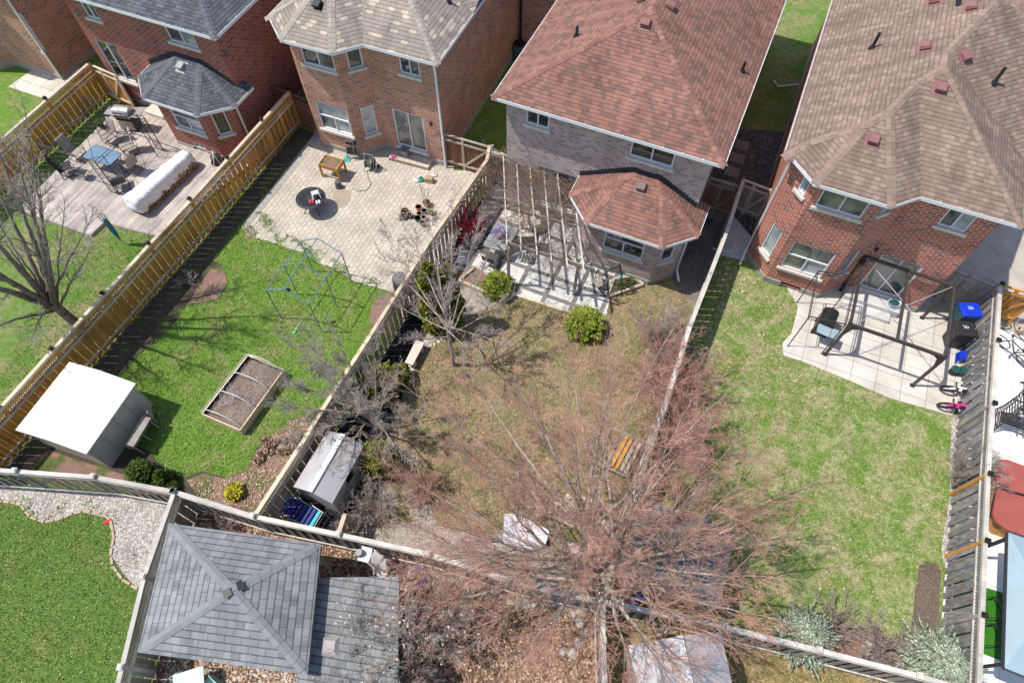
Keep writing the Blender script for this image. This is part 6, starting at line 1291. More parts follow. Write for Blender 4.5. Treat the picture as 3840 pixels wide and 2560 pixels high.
rocks('white curved edging stone round the little ring of mulch', [(1541, 1372), (1546, 1385), (1550, 1400), (1548, 1415), (1541, 1428), (1532, 1440)], 'edging stones round the mulch ring', M['stone'], (.09, .11), 2)
rocks('grey edging stone round the bed below the tangled grey tree', [(1437, 1600), (1425, 1580), (1500, 1530), (1495, 1550), (1487, 1568), (1475, 1590), (1455, 1602), (1440, 1515), (1462, 1508), (1485, 1512)], 'edging stones by the tangled tree', M['stone'], (.09, .13), 3)
rocks('small white edging stone beside the gravel behind the young tree', [(1600, 1282), (1615, 1295), (1630, 1290), (1645, 1280), (1590, 1270), (1655, 1268), (1580, 1255), (1595, 1240), (1700, 1215), (1725, 1208), (1750, 1200), (1775, 1190), (1800, 1182), (1680, 1225)], 'white stones behind the young tree', M['stone'], (.07, .09), 4)
rocks('pale garden rock along the fence in the wood chip yard', [(1915, 2255), (1945, 2265), (1975, 2262), (2003, 2270), (1640, 2165), (1665, 2172), (1690, 2180), (1720, 2190), (1750, 2200), (2150, 2300), (2175, 2330), (2190, 2370), (2170, 2410), (2150, 2450), (2110, 2440), (2180, 2290), (1855, 2215), (1880, 2235)], 'pale rocks in the wood chip yard', M['rock'], (.10, .19), 5)
rocks('tan boulder at the foot of the large spreading tree', [(2140, 2050), (2165, 2070), (2130, 2090), (2260, 1950), (2290, 1975), (2200, 2000), (2250, 1985), (2130, 1875), (2160, 1890)], 'boulders round the large tree', M['rock'], (.14, .24), 6)
rocks('white edging stone between the two blue spruces', [(3240, 2425), (3255, 2445), (3270, 2460), (3290, 2475), (3250, 2405), (3265, 2412), (3370, 2480), (3385, 2500), (3365, 2440), (3090, 2395), (3060, 2405), (2740, 2300), (2735, 2320), (2725, 2340)], 'white stones at the bottom right bed', M['stone'], (.07, .11), 7)
rocks('small white stone at the foot of the red brick house', [(2762, 1002), (2792, 1048), (2785, 1092), (2740, 1040), (2750, 1062), (2805, 1040)], 'white stones by the red brick house', M['stone'], (.04, .07), 8)
# edging of the lower left lawn
pts = [(-20, 1880), (40, 1882), (80, 1893), (95, 1915), (115, 1937), (140, 1950), (170, 1956), (205, 1952), (240, 1940), (275, 1926), (310, 1918), (345, 1918), (385, 1925), (415, 1950), (425, 1990), (428, 2020), (420, 2050), (416, 2085), (425, 2120), (440, 2145), (460, 2170), (490, 2192), (520, 2210)]
P_ = [at(*p) for p in pts]; t = thing('lawn_edging', 'curving line of pinkish stones edging the lower left lawn', 'edging', P_[0]); mb = MB(); acc = 0
for a, b in zip(P_[:-1], P_[1:]):
    L = (b - a).length; k = max(1, int(L / .2)); d = (b - a) / k
    for i in range(k): c = a + d * (i + .5) - P_[0]; mb.box((c.x, c.y, .02), (L / k * rnd.uniform(.7, .92), .075, .05), math.atan2(d.y, d.x) + rnd.uniform(-.1, .1))
mb.build('edging_stones', M['peach'], t)
mb = MB(); r = random.Random(4)
for k in range(5): rock(mb, (r.uniform(-.1, .1), r.uniform(-.05, .05), 0), r.uniform(.05, .09), r)
ob = mb.build('red_cloth', M['redcloth']); ob.location = at(404, 1957); tag(ob, 'small crumpled red cloth on the grass at the edge of the gravel', 'cloth')
# --- shingled gazebo at the bottom left and the small shingled roof beside it
Q = [at(634, 1961, 2.35), at(515, 2444, 2.35), at(1152, 2528, 2.35), at(1203, 2038, 2.35)]; o = sum(Q, Vector()) / 4; o.z = 0; t = thing('shingled_gazebo', 'square gazebo with a grey shingle hip roof in the lower left', 'gazebo', o); q = [p - o for p in Q]; ap = Vector((0, 0, 3.15)); mb = MB()
apx = at(893, 2216, 3.15) - o; ap = Vector((apx.x * .6, apx.y * .6, 3.15))
for i in range(4): mb.poly([q[i], q[(i + 1) % 4], ap]); mb.poly([q[i] - Vector((0, 0, .1)), q[(i + 1) % 4] - Vector((0, 0, .1)), q[(i + 1) % 4], q[i]]) 
ro = mb.build('roof', M['shE'], t); mb = MB()
for i in range(4):
    u = (ap - q[i]).normalized(); 
    def side(j): e = (q[j] - q[i]).normalized(); s = (e - u * e.dot(u)).normalized(); return s
    caps(mb, q[i] + u * .16, ap - u * .1, side((i + 1) % 4), side(i - 1), .135, .3)
mb.build('ridge_cap', M['capE'], ro); mb = MB(); mb.bar(ap + Vector((-.2, -.12, .035)), ap + Vector((-.02, .0, .035)), .22, .006); mb.bar(ap + Vector((.12, .1, .03)), ap + Vector((.26, .18, .0)), .26, .006); mb.build('missing_cap', M['black'], ro)
for p in q: mb = MB(); mb.box((p.x * .88, p.y * .88, 1.13), (.12, .12, 2.26), .1); mb.build('post', M['greyw2'], t)
mb = MB()
for i in range(4): a, b = q[i] * .88, q[(i + 1) % 4] * .88; mb.bar((a.x, a.y, 2.2), (b.x, b.y, 2.2), .1, .14)
mb.build('beam', M['greyw2'], t)
def flat_shed(name, label, px, z, roofm, wallm, slope=0, th=.05, ov=.1, walls_=True):
    Q = [at(*p, z) for p in px]; o = sum(Q, Vector()) / len(Q); o.z = 0; t = thing(name, label, 'shed', o); q = [p - o for p in Q]; mb = MB()
    if sum(q[i].x * q[(i + 1) % len(q)].y - q[(i + 1) % len(q)].x * q[i].y for i in range(len(q))) < 0: q = q[::-1]
    mb.prism([(p.x, p.y) for p in q], z - th, z); ro = mb.build('roof', roofm, t, az=R(8)); mb = MB()
    for i in range(len(q)): a, b = q[i] * (1 - ov), q[(i + 1) % len(q)] * (1 - ov); mb.poly([(a.x, a.y, 0), (b.x, b.y, 0), (b.x, b.y, z - th), (a.x, a.y, z - th)])
    if walls_: mb.build('wall', wallm, t)
    return t, q, ro
t, q, ro = flat_shed('shingled_shed', 'low shed with a flat grey shingle roof right of the shingled gazebo', [(1190, 2165), (1497, 2160), (1490, 2700), (1080, 2700)], 1.9, M['shE'], M['shedC'])
c = at(1238, 2422, 1.92) - t.location; mb = MB(); mb.hexa([(c.x - .24, c.y - .24, 1.9), (c.x + .24, c.y - .24, 1.9), (c.x + .24, c.y + .24, 1.9), (c.x - .24, c.y + .24, 1.9), (c.x - .14, c.y - .14, 2.0), (c.x + .14, c.y - .14, 2.0), (c.x + .14, c.y + .14, 2.0), (c.x - .14, c.y + .14, 2.0)]); mb.build('roof_vent', plain('vent_mauve', (.34, .30, .30), .5, .08), ro)
flat_shed('membrane_shed', 'shed with a dark sagging membrane roof under the red twigs', [(2357, 1923), (2440, 1880), (2673, 1951), (2757, 1998), (2700, 2262), (2673, 2277), (2320, 2184)], 2.0, M['membrane'], M['greyw'])
pitched_shed('small_shed', 'small shed with a pale grey and dark pitched roof at the bottom edge', 'shed', [(2425, 2720), (2355, 2418), (2704, 2368), (2775, 2700)], 1.9, .6, M['shedC'], M['greyroof'], ridgem=M['greyroof2'])
Q = [at(*p, .3) for p in ((1885, 2045), (1893, 1925), (1935, 1925), (2062, 1988), (2030, 2085))]; o = sum(Q, Vector()) / 5; o.z = 0; t = thing('plastic_cover', 'pale lilac plastic sheet covering a low pile beneath the large tree', 'cover', o); q = [p - o for p in Q][::-1]; mb = MB(); mb.prism([(p.x, p.y) for p in q], .25, .3); mb.poly
for i in range(5): a, b = q[i], q[(i + 1) % 5]; mb.poly([(a.x * 1.04, a.y * 1.04, .02), (b.x * 1.04, b.y * 1.04, .02), (b.x, b.y, .27), (a.x, a.y, .27)])
mb.build('plastic_sheet', plain('plastic_sheet', (.66, .63, .68), .35, .08, 3, .4, 0, .4), t)
t = thing('lumber_pile', 'loose pile of pale boards beside the large tree', 'lumber', at(2085, 1920)); r = random.Random(11)
for k in range(10): mb = MB(); a = r.uniform(-.6, .9); c = Vector((r.uniform(-.3, .9), r.uniform(-.3, .35), .05 + k * .045)); d = Vector((math.cos(a), math.sin(a), r.uniform(-.05, .05))) * r.uniform(.3, .7); mb.bar(c - d, c + d, .14, .03); mb.build('board', M['palew'], t)
# wooden slat bench (orange) beside the narrow fence
t = thing('slatted_bench', 'orange and grey slatted bench half hidden by branches near the narrow fence', 'bench', at(2335, 1715), -AZ - .12); mb = MB()
for k in range(5): mb = MB(); mb.b0(-.42 + .17 * k, -.3 + .17 * k, -.65, .62, .44, .465); mb.build('slat', M['orange'] if k in (1, 2) else M['greyw2'], t)
mb = MB()
for y in (-.72, .7): mb.tube([(-.75, y - .1, .5), (.55, y, .52)], .025, 6)
mb.build('frame', M['canopy'], t)
for a, b in ((-.38, -.6), (.38, -.6), (.38, .58), (-.38, .58)): mb = MB(); mb.b0(a - .03, a + .03, b - .03, b + .03, 0, .44); mb.build('leg', M['greyw'], t)
# blue loungers stored by the shed
A0, A1 = at(1085, 1875, .5), at(1195, 1945, .5)
for k, lb in enumerate(('blue strap folding lounger leaning nearest the lattice fence', 'blue strap folding lounger in the middle of the row of three', 'blue strap folding lounger with a turquoise pad beside the grey shed')):
    t = thing('folding_lounger', lb, 'lounger', at(1085 + 46 * k, 1905 + 24 * k), -.42, 'blue loungers stored by the grey shed'); mb = MB()
    mb.tube([(-.28, .5, .02), (-.28, .42, .4), (-.1, .34, .5), (.3, .3, .5), (.3, -.3, .5), (-.1, -.34, .5), (-.28, -.42, .4), (-.28, -.5, .02)], .016, 6); mb.tube([(.28, .3, .5), (.32, .32, .02)], .014, 5); mb.tube([(.28, -.3, .5), (.32, -.32, .02)], .014, 5); mb.build('frame', M['pvc'], t)
    for j in range(3): mb = MB(); mb.b0(-.2 + .17 * j, -.09 + .17 * j, -.29, .29, .505, .53); mb.build('strap', M['navy'] if not (k == 2 and j == 2) else plain('turquoise', (.05, .45, .55), .5), t)
fence('board_fence', 'very short pale fence piece between the grey shed and the back fence', [V2(at(1292, 1930, 1.3)), V2(at(1268, 2002, 1.3))], 1.3, M['palew'], M['palew'], M['palew'], 0, None, seed=12, spacing=1)
# white slide, blue bicycle in the wood chip yard
t = thing('plastic_slide', 'curved white plastic slide standing behind the shingled roofs', 'slide', at(1385, 2185)); mb = MB(); pr = [at(*p, z_) - t.location for p, z_ in (((1350, 2075), 1.3), ((1390, 2085), 1.25), ((1420, 2110), 1.0), ((1430, 2140), .7), ((1425, 2165), .35))]
for a, b in zip(pr[:-1], pr[1:]):
    d = (b - a).normalized(); n = d.cross(Vector((0, 0, 1))).normalized() * .2; mb.hexa([a - n, a + n, b + n, b - n, a - n + Vector((0, 0, .03)), a + n + Vector((0, 0, .03)), b + n + Vector((0, 0, .03)), b - n + Vector((0, 0, .03))])
    for s in (-1, 1): mb.bar(a + n * s + Vector((0, 0, .07)), b + n * s + Vector((0, 0, .07)), .03, .12)
mb.build('chute', M['white'], t); mb = MB(); mb.lathe([(.1, 0), (.13, .1), (.1, .2)], (pr[0].x, pr[0].y, 1.3), 12); mb.build('handle', M['greyp'], t)
for s in (-1, 1): mb = MB(); mb.bar(pr[0] + Vector((s * .15, 0, 0)), Vector((pr[0].x + s * .3, pr[0].y - .3, 0)), .05, .04); mb.build('leg', M['greyp'], t)
def bike(name, label, px, rot, fm, R0=.33, lean=0, tyre=None, scale=1.0, group=None, fork=None):
    t = thing(name, label, 'bicycle', at(*px), rot, group); t.rotation_euler = (0, lean, rot); L = R0 * 3.1; ty = tyre or M['black']
    for y in (-L / 2, L / 2):
        mb = MB(); mb.tube([(0, y + R0 * math.cos(a * .349), R0 + R0 * math.sin(a * .349)) for a in range(18)], .05 if R0 == .27 else .022, 6, True); w_ = mb.build('wheel', ty, t); mb = MB()
        for a in range(8): mb.tube([(0, y, R0), (0, y + R0 * math.cos(a * .785), R0 + R0 * math.sin(a * .785))], .004, 3)
        mb.tube([(-.03, y, R0), (.03, y, R0)], .03, 8); mb.build('spokes', M['wire'], w_)
    bb = Vector((0, -.05, R0 * .9)); st = Vector((0, -L * .22, R0 * 2.4)); hd = Vector((0, L * .3, R0 * 2.5)); mb = MB()
    for a, b in ((bb, st), (st, hd), (bb, hd), (bb, Vector((0, -L / 2, R0))), (st, Vector((0, -L / 2, R0)))): mb.tube([a, b], .035 if R0 == .27 else .022 * (R0 / .3), 6)
    mb.tube([hd + Vector((0, -.02, .1)), Vector((0, L / 2, R0))], .02, 6); mb.build('frame', fm, t); mb = MB(); mb.box(st + Vector((0, 0, R0 * .28)), (.12, .22, .05)); mb.build('saddle', M['black'], t, bevel=.015)
    mb = MB(); h = hd + Vector((0, -.03, R0 * .5)); mb.tube([hd, h], .015, 5); mb.tube([h + Vector((-.26, -.08, .03)), h + Vector((-.1, 0, .02)), h + Vector((.1, 0, .02)), h + Vector((.26, -.08, .03))], .015, 5); mb.build('handlebar', fork or M['greyp'], t)
    mb = MB(); mb.tube([bb + Vector((-.1, 0, -.1)), bb + Vector((.1, 0, .1))], .012, 5); mb.box(bb + Vector((-.14, 0, -.1)), (.09, .06, .02)); mb.box(bb + Vector((.14, 0, .1)), (.09, .06, .02)); mb.build('pedals', M['blackp'], t); return t
bike('bicycle', 'blue childrens bicycle lying on wood chips below the white slide', (1545, 2200), .75, M['blue'], .25, 1.15, fork=M['white'])
kb = 'childrens bicycles on the concrete patio'; bike('childs_bicycle', 'small white bicycle leaning on the right fence above the pink one', (3580, 1445), -1.45, M['white'], .27, .75, group=kb, fork=M['white']); bike('childs_bicycle', 'small bright pink bicycle at the corner of the concrete patio', (3570, 1508), -1.45, M['pink'], .27, .7, group=kb, fork=M['white'])
gb = 'adult bicycles at the right edge'; bike('adult_bicycle', 'orange framed bicycle at the right edge below the cedar gate', (3790, 1250), .9, M['orange'], .34, -.35, group=gb); bike('adult_bicycle', 'dark bicycle in front of the orange one at the right edge', (3785, 1330), .55, M['black'], .34, -.3, group=gb)
t = thing('plastic_chair', 'blue plastic garden chair under the large tree by the back fence', 'chair', at(2365, 2250), 2.2); mb = MB(); mb.b0(-.23, .23, -.22, .22, .4, .43); mb.build('seat', M['navy'], t, bevel=.01); mb = MB()
for k in range(4): mb.b0(-.22 + .12 * k, -.14 + .12 * k, -.25, -.225, .42, .8)
mb.build('backrest', M['navy'], t)
for a, b in ((-.2, -.2), (.2, -.2), (.2, .2), (-.2, .2)): mb = MB(); mb.bar((a, b, .4), (a * 1.15, b * 1.15, 0), .045, .04); mb.build('leg', M['navy'], t)
t = thing('garden_trolley', 'white tubular frame standing just above the small bottom shed', 'frame', at(2465, 2385), .2); mb = MB(); mb.tube([(-.3, 0, 0), (-.22, 0, .5), (.1, 0, .8), (.15, .1, .9)], .022, 5); mb.tube([(0, 0, 0), (.08, 0, .5), (.2, .1, .85)], .022, 5); mb.tube([(.5, 0, 0), (.5, 0, .35), (.2, 0, .4)], .022, 5); mb.build('tube_frame', M['white'], t)
# table at the gazebo front
t = thing('patio_table', 'white mesh garden table partly under the shingled gazebo roof', 'table', at(745, 2560, 0), .3); mb = MB(); mb.prism([(-.42, -.3), (.42, -.3), (.42, .3), (-.42, .3)], .68, .71); mb.build('table_top', plain('mesh_white', (.55, .58, .56), .6, .2, 40), t, bevel=.02)
for a, b in ((-.4, -.28), (.4, -.28), (.4, .28), (-.4, .28)): mb = MB(); mb.tube([(a, b, 0), (a, b, .68)], .02, 6); mb.build('leg', M['teal'], t)
for lb, px, ro in (('mint green metal chair at the left of the white mesh table', (690, 2580), -.9), ('mint green metal chair at the right of the white mesh table', (800, 2590), .9)): sling_chair(lb, px, ro, 0, plain('mint', (.40, .62, .56), .5) if 'mint' not in bpy.data.materials else bpy.data.materials['mint'], group='mint chairs at the white table', frame=bpy.data.materials['mint'])
# --- concrete patio of house D
def box_gazebo(name, label, tops, z, feet, mat, w, knee=True, mids=(), X=True, rungs=False):
    T = [at(*p, z) for p in tops]; o = sum(T, Vector()) / 4; o.z = 0; t = thing(name, label, 'gazebo', o); q = [p - o for p in T]; mb = MB()
    for i in range(4): mb.bar(q[i], q[(i + 1) % 4], w, w * 1.3)
    if rungs:
        for i in range(4): mb.bar(q[i] - Vector((0, 0, .16)), q[(i + 1) % 4] - Vector((0, 0, .16)), w * .7, w * .7)
    mb.build('top_frame', mat, t)
    for i in range(4):
        p = q[i]; mb = MB(); mb.bar(p, (p.x, p.y, 0), w, w); mb.box((p.x, p.y, .01), (w * 2, w * 2, .02), -AZ); mb.build('leg', mat, t)
        if knee:
            for j in (i - 1, (i + 1) % 4):
                d = (q[j] - p).normalized(); mb = MB(); n = d.cross(Vector((0, 0, 1))) * (w * .35); a0 = [p + d * (w / 2) + Vector((0, 0, -w * .6))]
                prof = [p + Vector((0, 0, -.02)), p + d * .62 + Vector((0, 0, -.03)), p + d * .34 + Vector((0, 0, -.09)), p + d * .16 + Vector((0, 0, -.22)), p + d * .06 + Vector((0, 0, -.6)), p + Vector((0, 0, -.6))]
                mb.poly([x + n for x in prof]); mb.poly([x - n for x in prof][::-1])
                for a, b in zip(prof, prof[1:] + prof[:1]): mb.poly([a - n, b - n, b + n, a + n])
                mb.build('corner_brace', mat, t)
    for (f, g_) in mids: A, B = q[f[0]] + (q[f[1]] - q[f[0]]) * f[2], q[g_[0]] + (q[g_[1]] - q[g_[0]]) * g_[2]; mb = MB(); mb.bar(A, B, w, w); mb.build('mid_beam', mat, t)
    if X:
        c = sum(q, Vector()) / 4 + Vector((.15, .0, -.05)); mb = MB()
        for p in q: mb.tube([p, c + (p - c) * .02], .013, 5)
        mb.tube([c, c + Vector((.5, -.9, -.5))], .012, 5); mb.tube([c + Vector((.06, .06, 0)), q[0] * .7 + Vector((.1, .1, z * .3))], .010, 5); mb.build('roof_rods', M['wire'], t)
    return t
box_gazebo('gazebo_frame', 'large dark metal gazebo frame without a roof on the concrete patio', [(3189, 1216), (3243, 962), (3577, 1073), (3546, 1339)], 2.15, None, M['bronze'], .085, mids=[((1, 2, .5), (0, 3, .5))])
box_gazebo('grill_gazebo_frame', 'small thin bronze frame of a grill shelter over the black barbecue', [(3036, 1186), (3069, 1016), (3215, 1037), (3172, 1216)], 2.1, None, M['bronze'], .03, knee=False, X=False, rungs=True)
t = thing('barbecue', 'black barbecue with grey side shelves under the small grill shelter', 'barbecue', at(3075, 1235), -AZ - .12); mb = MB(); mb.b0(-.28, .28, -.35, .35, .1, .75); mb.build('cabinet', M['black'], t); mb = MB()
pr = arc((0, 0, .78), .3, 0, math.pi, 8, (1, 0, 0), (0, 0, .8))
for i in range(8): mb.poly([pr[i] + Vector((0, .36, 0)), pr[i] + Vector((0, -.36, 0)), pr[i + 1] + Vector((0, -.36, 0)), pr[i + 1] + Vector((0, .36, 0))])
mb.poly([p + Vector((0, -.36, 0)) for p in pr]); mb.poly([p + Vector((0, .36, 0)) for p in pr][::-1]); mb.build('lid', M['black'], t)
for y in (-.6,): mb = MB(); mb.box((0, y, .78), (.5, .42, .04)); mb.build('side_shelf', M['canopy'], t, bevel=.012)
mb = MB(); mb.box((.42, -.55, .76), (.3, .45, .04)); mb.build('side_shelf', M['canopy'], t, bevel=.012)
for y in (-.3, .3): mb = MB(); mb.tube([(-.3, y, .09), (-.24, y, .09)], .09, 10); mb.build('wheel', M['black'], t)
A0 = HD.t.location; t = thing('door_step', 'two level pale concrete step below the sliding door of the red brick house', 'step', HD.O, -HD.az); mb = MB(); mb.b0(4.45, 6.55, -.55, .02, 0, .36); mb.build('upper_slab', M['concrete'], t, bevel=.02); mb = MB(); mb.b0(4.45, 6.3, -.95, -.551, 0, .18); mb.build('lower_slab', M['concrete'], t, bevel=.02)
t = thing('clear_tub', 'clear oval plastic tub on the pale doorstep', 'tub', at(3345, 1145, .36)); mb = MB(); mb.lathe([(.16, 0), (.24, .2), (.27, .22), (.22, .2), (.13, .03)], n=20, sy=.7); mb.build('tub', glassy('clear_plastic', (.45, .55, .60), .1, .6), t); mb = MB(); mb.lathe([(.2, .19), (.1, .21)], n=14, sy=.7); mb.build('contents', M['tealdark'], t)
def wheelie(label, px, rot, lidm, bodym):
    t = thing('wheelie_bin', label, 'bin', at(*px), rot, 'wheelie bins by the right fence'); mb = MB(); mb.hexa([(-.24, -.28, .05), (.24, -.28, .05), (.24, .26, .05), (-.24, .26, .05), (-.31, -.36, .98), (.31, -.36, .98), (.31, .36, .98), (-.31, .36, .98)]); mb.build('body', bodym, t, bevel=.02)
    mb = MB(); mb.hexa([(-.34, -.38, .985), (.34, -.38, .985), (.34, .42, .985), (-.34, .42, .985), (-.30, -.33, 1.07), (.30, -.33, 1.07), (.30, .36, 1.07), (-.30, .36, 1.07)]); ld = mb.build('lid', lidm, t, bevel=.025)
    mb = MB()
    for k in range(4): mb.b0(-.12 + .045 * (k % 2), -.10 + .045 * (k % 2) + .03, -.1 + .05 * k, -.07 + .05 * k, 1.071, 1.074)
    mb.b0(-.02, .0, -.1, .08, 1.071, 1.074); mb.build('lettering', M['white'], ld); mb = MB(); mb.tube([(-.28, .44, .95), (.28, .44, .95)], .02, 6); mb.build('handle', bodym, t)
    for s in (-.27, .27): mb = MB(); mb.tube([(s - .03, .3, .12), (s + .03, .3, .12)], .12, 12); mb.build('wheel', M['black'], t)
wheelie('wheelie bin with a bright blue lid in the shaded fence corner', (3580, 1215), -AZ - 1.2, M['blue'], M['tealdark']); wheelie('wheelie bin with a black lid next to the blue lidded bin', (3562, 1285), -AZ - 1.3, M['blackp'], M['blackp'])
t = thing('stacked_chair', 'stack of blue ribbed plastic tubs beside the black lidded bin', 'tub', at(3585, 1345)); mb = MB()
for k in range(9): c = Vector((.0 + .02 * k, .045 * k - .2, .1)); mb.tube([c + Vector((-.16, 0, 0)), c + Vector((-.1, 0, .22)), c + Vector((.1, 0, .22)), c + Vector((.16, 0, 0))], .028, 6)
mb.build('ribs', M['blue'], t)
for k, lb in enumerate(('dark ribbed plastic tub left of its green twin', 'dark green ribbed plastic tub beside the right fence')):
    t = thing('ribbed_tub', lb, 'tub', at(3568 + 27 * k, 1398 + 4 * k), 0, 'ribbed tubs by the right fence'); mb = MB(); mb.lathe([(.13, 0), (.14, .05), (.13, .08), (.145, .12), (.135, .16), (.15, .2), (.14, .24), (.155, .28), (.16, .32)], n=16); mb.build('body', M['tealdark'] if k else M['blackp'], t); mb = MB(); mb.lathe([(.165, .32), (.15, .335)], n=16); mb.build('lid', M['tealdark'], t)
for k, (a, b, lb) in enumerate((((3596, 1290), (3700, 1195), 'long pale broom handle leaning on the right fence, upper one'), ((3600, 1375), (3712, 1330), 'long pale broom handle leaning on the right fence, lower one'))):
    A, B = at(*a, .02), at(*b, 1.75); t = thing('broom', lb, 'broom', A, 0, 'brooms leaning on the right fence'); mb = MB(); mb.tube([(0, 0, 0), B - A], .014, 6); mb.build('handle', M['palew'], t); mb = MB(); mb.box((0, 0, .06), (.3, .06, .1), .5); mb.build('head', M['card'], t)
t = thing('hand_truck', 'blue tubular hand truck leaning on the fence beside the bins', 'hand truck', at(3620, 1305)); mb = MB(); B = at(3690, 1260, 1.1) - t.location; sd_ = Vector((.02, .2, 0)); mb.tube([-sd_, B - sd_, B + Vector((.05, 0, .08)), B + sd_, sd_], .016, 6, True); mb.tube([B * .5 - sd_, B * .5 + sd_], .014, 5); mb.build('tube_frame', M['blue'], t); mb = MB(); mb.box((-.1, 0, .02), (.22, .36, .015)); mb.build('toe_plate', M['blackp'], t)
t = thing('concrete_block', 'small pale concrete block at the patio corner by the fence', 'block', at(3560, 1533), -AZ); mb = MB(); mb.b0(-.15, .15, -.1, .1, 0, .1); mb.build('block', M['concrete'], t, bevel=.01); mb = MB(); mb.b0(.16, .27, -.14, -.03, 0, .08); mb.build('downpipe_end', M['black'], t)
# --- right hand neighbour
zt_ = .92; t0 = at(3716, 1935, 0); t = thing('hot_tub', 'hot tub in an orange wood cabinet under red padded cover halves', 'hot tub', V2(at(3742, 1990, zt_)))
L0 = V2(t.location); c1 = [at(*p, zt_) for p in ((3731, 1760), (3745, 1722), (3775, 1722), (3990, 1800), (3990, 1895), (3738, 1822))]; c2_ = [at(*p, zt_) for p in ((3739, 1826), (3990, 1900), (3990, 2060), (3776, 1985), (3735, 1955), (3722, 1925))]
def slab_(name, pts, z0, z1, m, par, bev=.03): q = [(p.x - L0.x, p.y - L0.y) for p in pts]; q = q if sum(q[i][0] * q[(i + 1) % len(q)][1] - q[(i + 1) % len(q)][0] * q[i][1] for i in range(len(q))) > 0 else q[::-1]; mb = MB(); mb.prism(q, z0, z1); return mb.build(name, m, par, bevel=bev)
slab_('cover', c1, .84, .93, M['red'], t); slab_('cover', c2_, .84, .93, M['red'], t); slab_('cabinet', [at(*p, .8) for p in ((3738, 1735), (3990, 1810), (3990, 2050), (3775, 1975), (3728, 1930))], 0, .838, M['cedar'], t, 0)
mb = MB(); q = [at(*p, 1.0) - Vector((L0.x, L0.y, 0)) for p in ((3712, 1940), (3733, 1830), (3745, 1826), (3990, 1905))]; mb.tube(q, .02, 6); mb.build('cover_lifter', M['black'], t)
Q = [at(*p, 2.45) for p in ((3782, 1995), (4010, 2075), (4010, 2600), (3768, 2503))]; o = sum(Q, Vector()) / 4; o.z = 0; t = thing('canopy_gazebo', 'gazebo with a flat blue grey panelled roof at the right edge', 'gazebo', o); q = [p - o for p in Q]; mb = MB(); ap = Vector((0, 0, 2.9))
for i in range(4): a, b = q[i], q[(i + 1) % 4]; mb.poly([b, a, ap] if (a - ap).cross(b - ap).z < 0 else [a, b, ap])
mb.build('canopy', M['canopy'], t); mb = MB()
for i in range(4): a, b = q[i], q[(i + 1) % 4]; mb.bar(a - Vector((0, 0, .06)), b - Vector((0, 0, .06)), .07, .1)
mb.build('top_frame', M['iron'], t)
for p in q: mb = MB(); mb.bar((p.x * .93, p.y * .93, 0), (p.x * .93, p.y * .93, 2.4), .09, .09); mb.build('leg', M['iron'], t)
mb = MB(); p = q[0]; mb.bar((p.x * .93, p.y * .93, .3), (p.x * .7, p.y * .93, 1.9), .05, .05); mb.build('brace', M['iron'], t)
def metal_chair(label, px, rot, g, mat):
    t = thing('metal_chair', label, 'chair', at(*px), rot, g); mb = MB()
    for s in (-.3, .3): mb.bar((s, -.3, .5), (s, .3, .5), .03, .03); mb.bar((s, -.3, 0), (s, -.3, .85), .03, .03); mb.bar((s, .3, 0), (s, .3, .5), .03, .03)
    for z_ in (.4, .6, .84): mb.bar((-.3, -.3, z_), (.3, -.3, z_), .03, .03)
    mb.bar((-.3, .3, .4), (.3, .3, .4), .03, .03); mb.build('frame', mat, t); mb = MB(); mb.b0(-.27, .27, -.27, .27, .37, .39); mb.build('seat', M['turf'], t) if False else None
for lb, px in (('black metal chair frame on the artificial turf, the upper one', (3680, 2285)), ('black metal chair frame on the artificial turf, the lower one', (3675, 2385))): metal_chair(lb, px, 1.57, 'chair frames on the artificial turf', M['iron'])
# arbour bench
t = thing('arbour_bench', 'brown lattice sided arbour bench on the white patio at the right edge', 'arbour', at(3790, 1600), -AZ - .0); mb = MB()
for s in (-.62, .62):
    mb2 = MB(); cur = [(s, -.5, .02), (s, -.38, .7), (s, -.42, 1.4), (s, -.58, 1.95)]; mb2.tube(cur, .025, 5); cur2 = [(s, .42, .02), (s, .32, .7), (s, .36, 1.4), (s, .55, 1.95)]; mb2.tube(cur2, .025, 5)
    for k in range(12): z_ = .15 + .145 * k; mb2.bar((s, -.4, z_), (s, .36, z_ + .12), .02, .015); mb2.bar((s, -.4, z_ + .12), (s, .36, z_), .015, .02)
    mb2.build('side_panel', M['bronze'], t)
for k in range(9): mb.bar((-.8 + .2 * k, -.7, 1.97), (-.8 + .2 * k, .65, 1.97), .03, .06)
for y in (-.55, .5): mb.bar((-.9, y, 1.92), (.9, y, 1.92), .04, .07)
mb.build('roof_slats', M['bronze'], t); mb = MB()
for k in range(5): mb.b0(-.58, .58, -.25 + .1 * k, -.18 + .1 * k, .42, .44)
mb.build('seat', M['bronze'], t); mb = MB()
for k in range(8): mb.bar((-.5 + .14 * k, .3, .5), (-.5 + .14 * k, .34, 1.1), .02, .02)
mb.bar((-.58, .34, 1.12), (.58, .34, 1.12), .04, .04); mb.build('backrest', M['bronze'], t)
# AC unit and small wall fittings
t = thing('air_conditioner', 'dark air conditioner unit in the shade between the orange and grey houses', 'air conditioner', at(1945, 212)); mb = MB(); mb.lathe([(.36, 0), (.38, .05), (.38, .68), (.35, .74)], n=20); mb.build('casing', plain('ac_grey', (.10, .105, .11), .5), t); mb = MB(); mb.lathe([(.34, .745), (.3, .76), (.06, .765)], n=20); mb.build('fan_grille', M['black'], t)
for hh, p, lb in ((HB, (6.75, .22, 2.3), ''), (HD, (4.5, 0.0, 2.6), '')):
    mb = MB(); mb.lathe([(.05, 0), (.07, .12), (.03, .2)], (p[0], p[1] - .06, p[2]), 8); mb.build('wall_lamp', M['black'], hh.t)
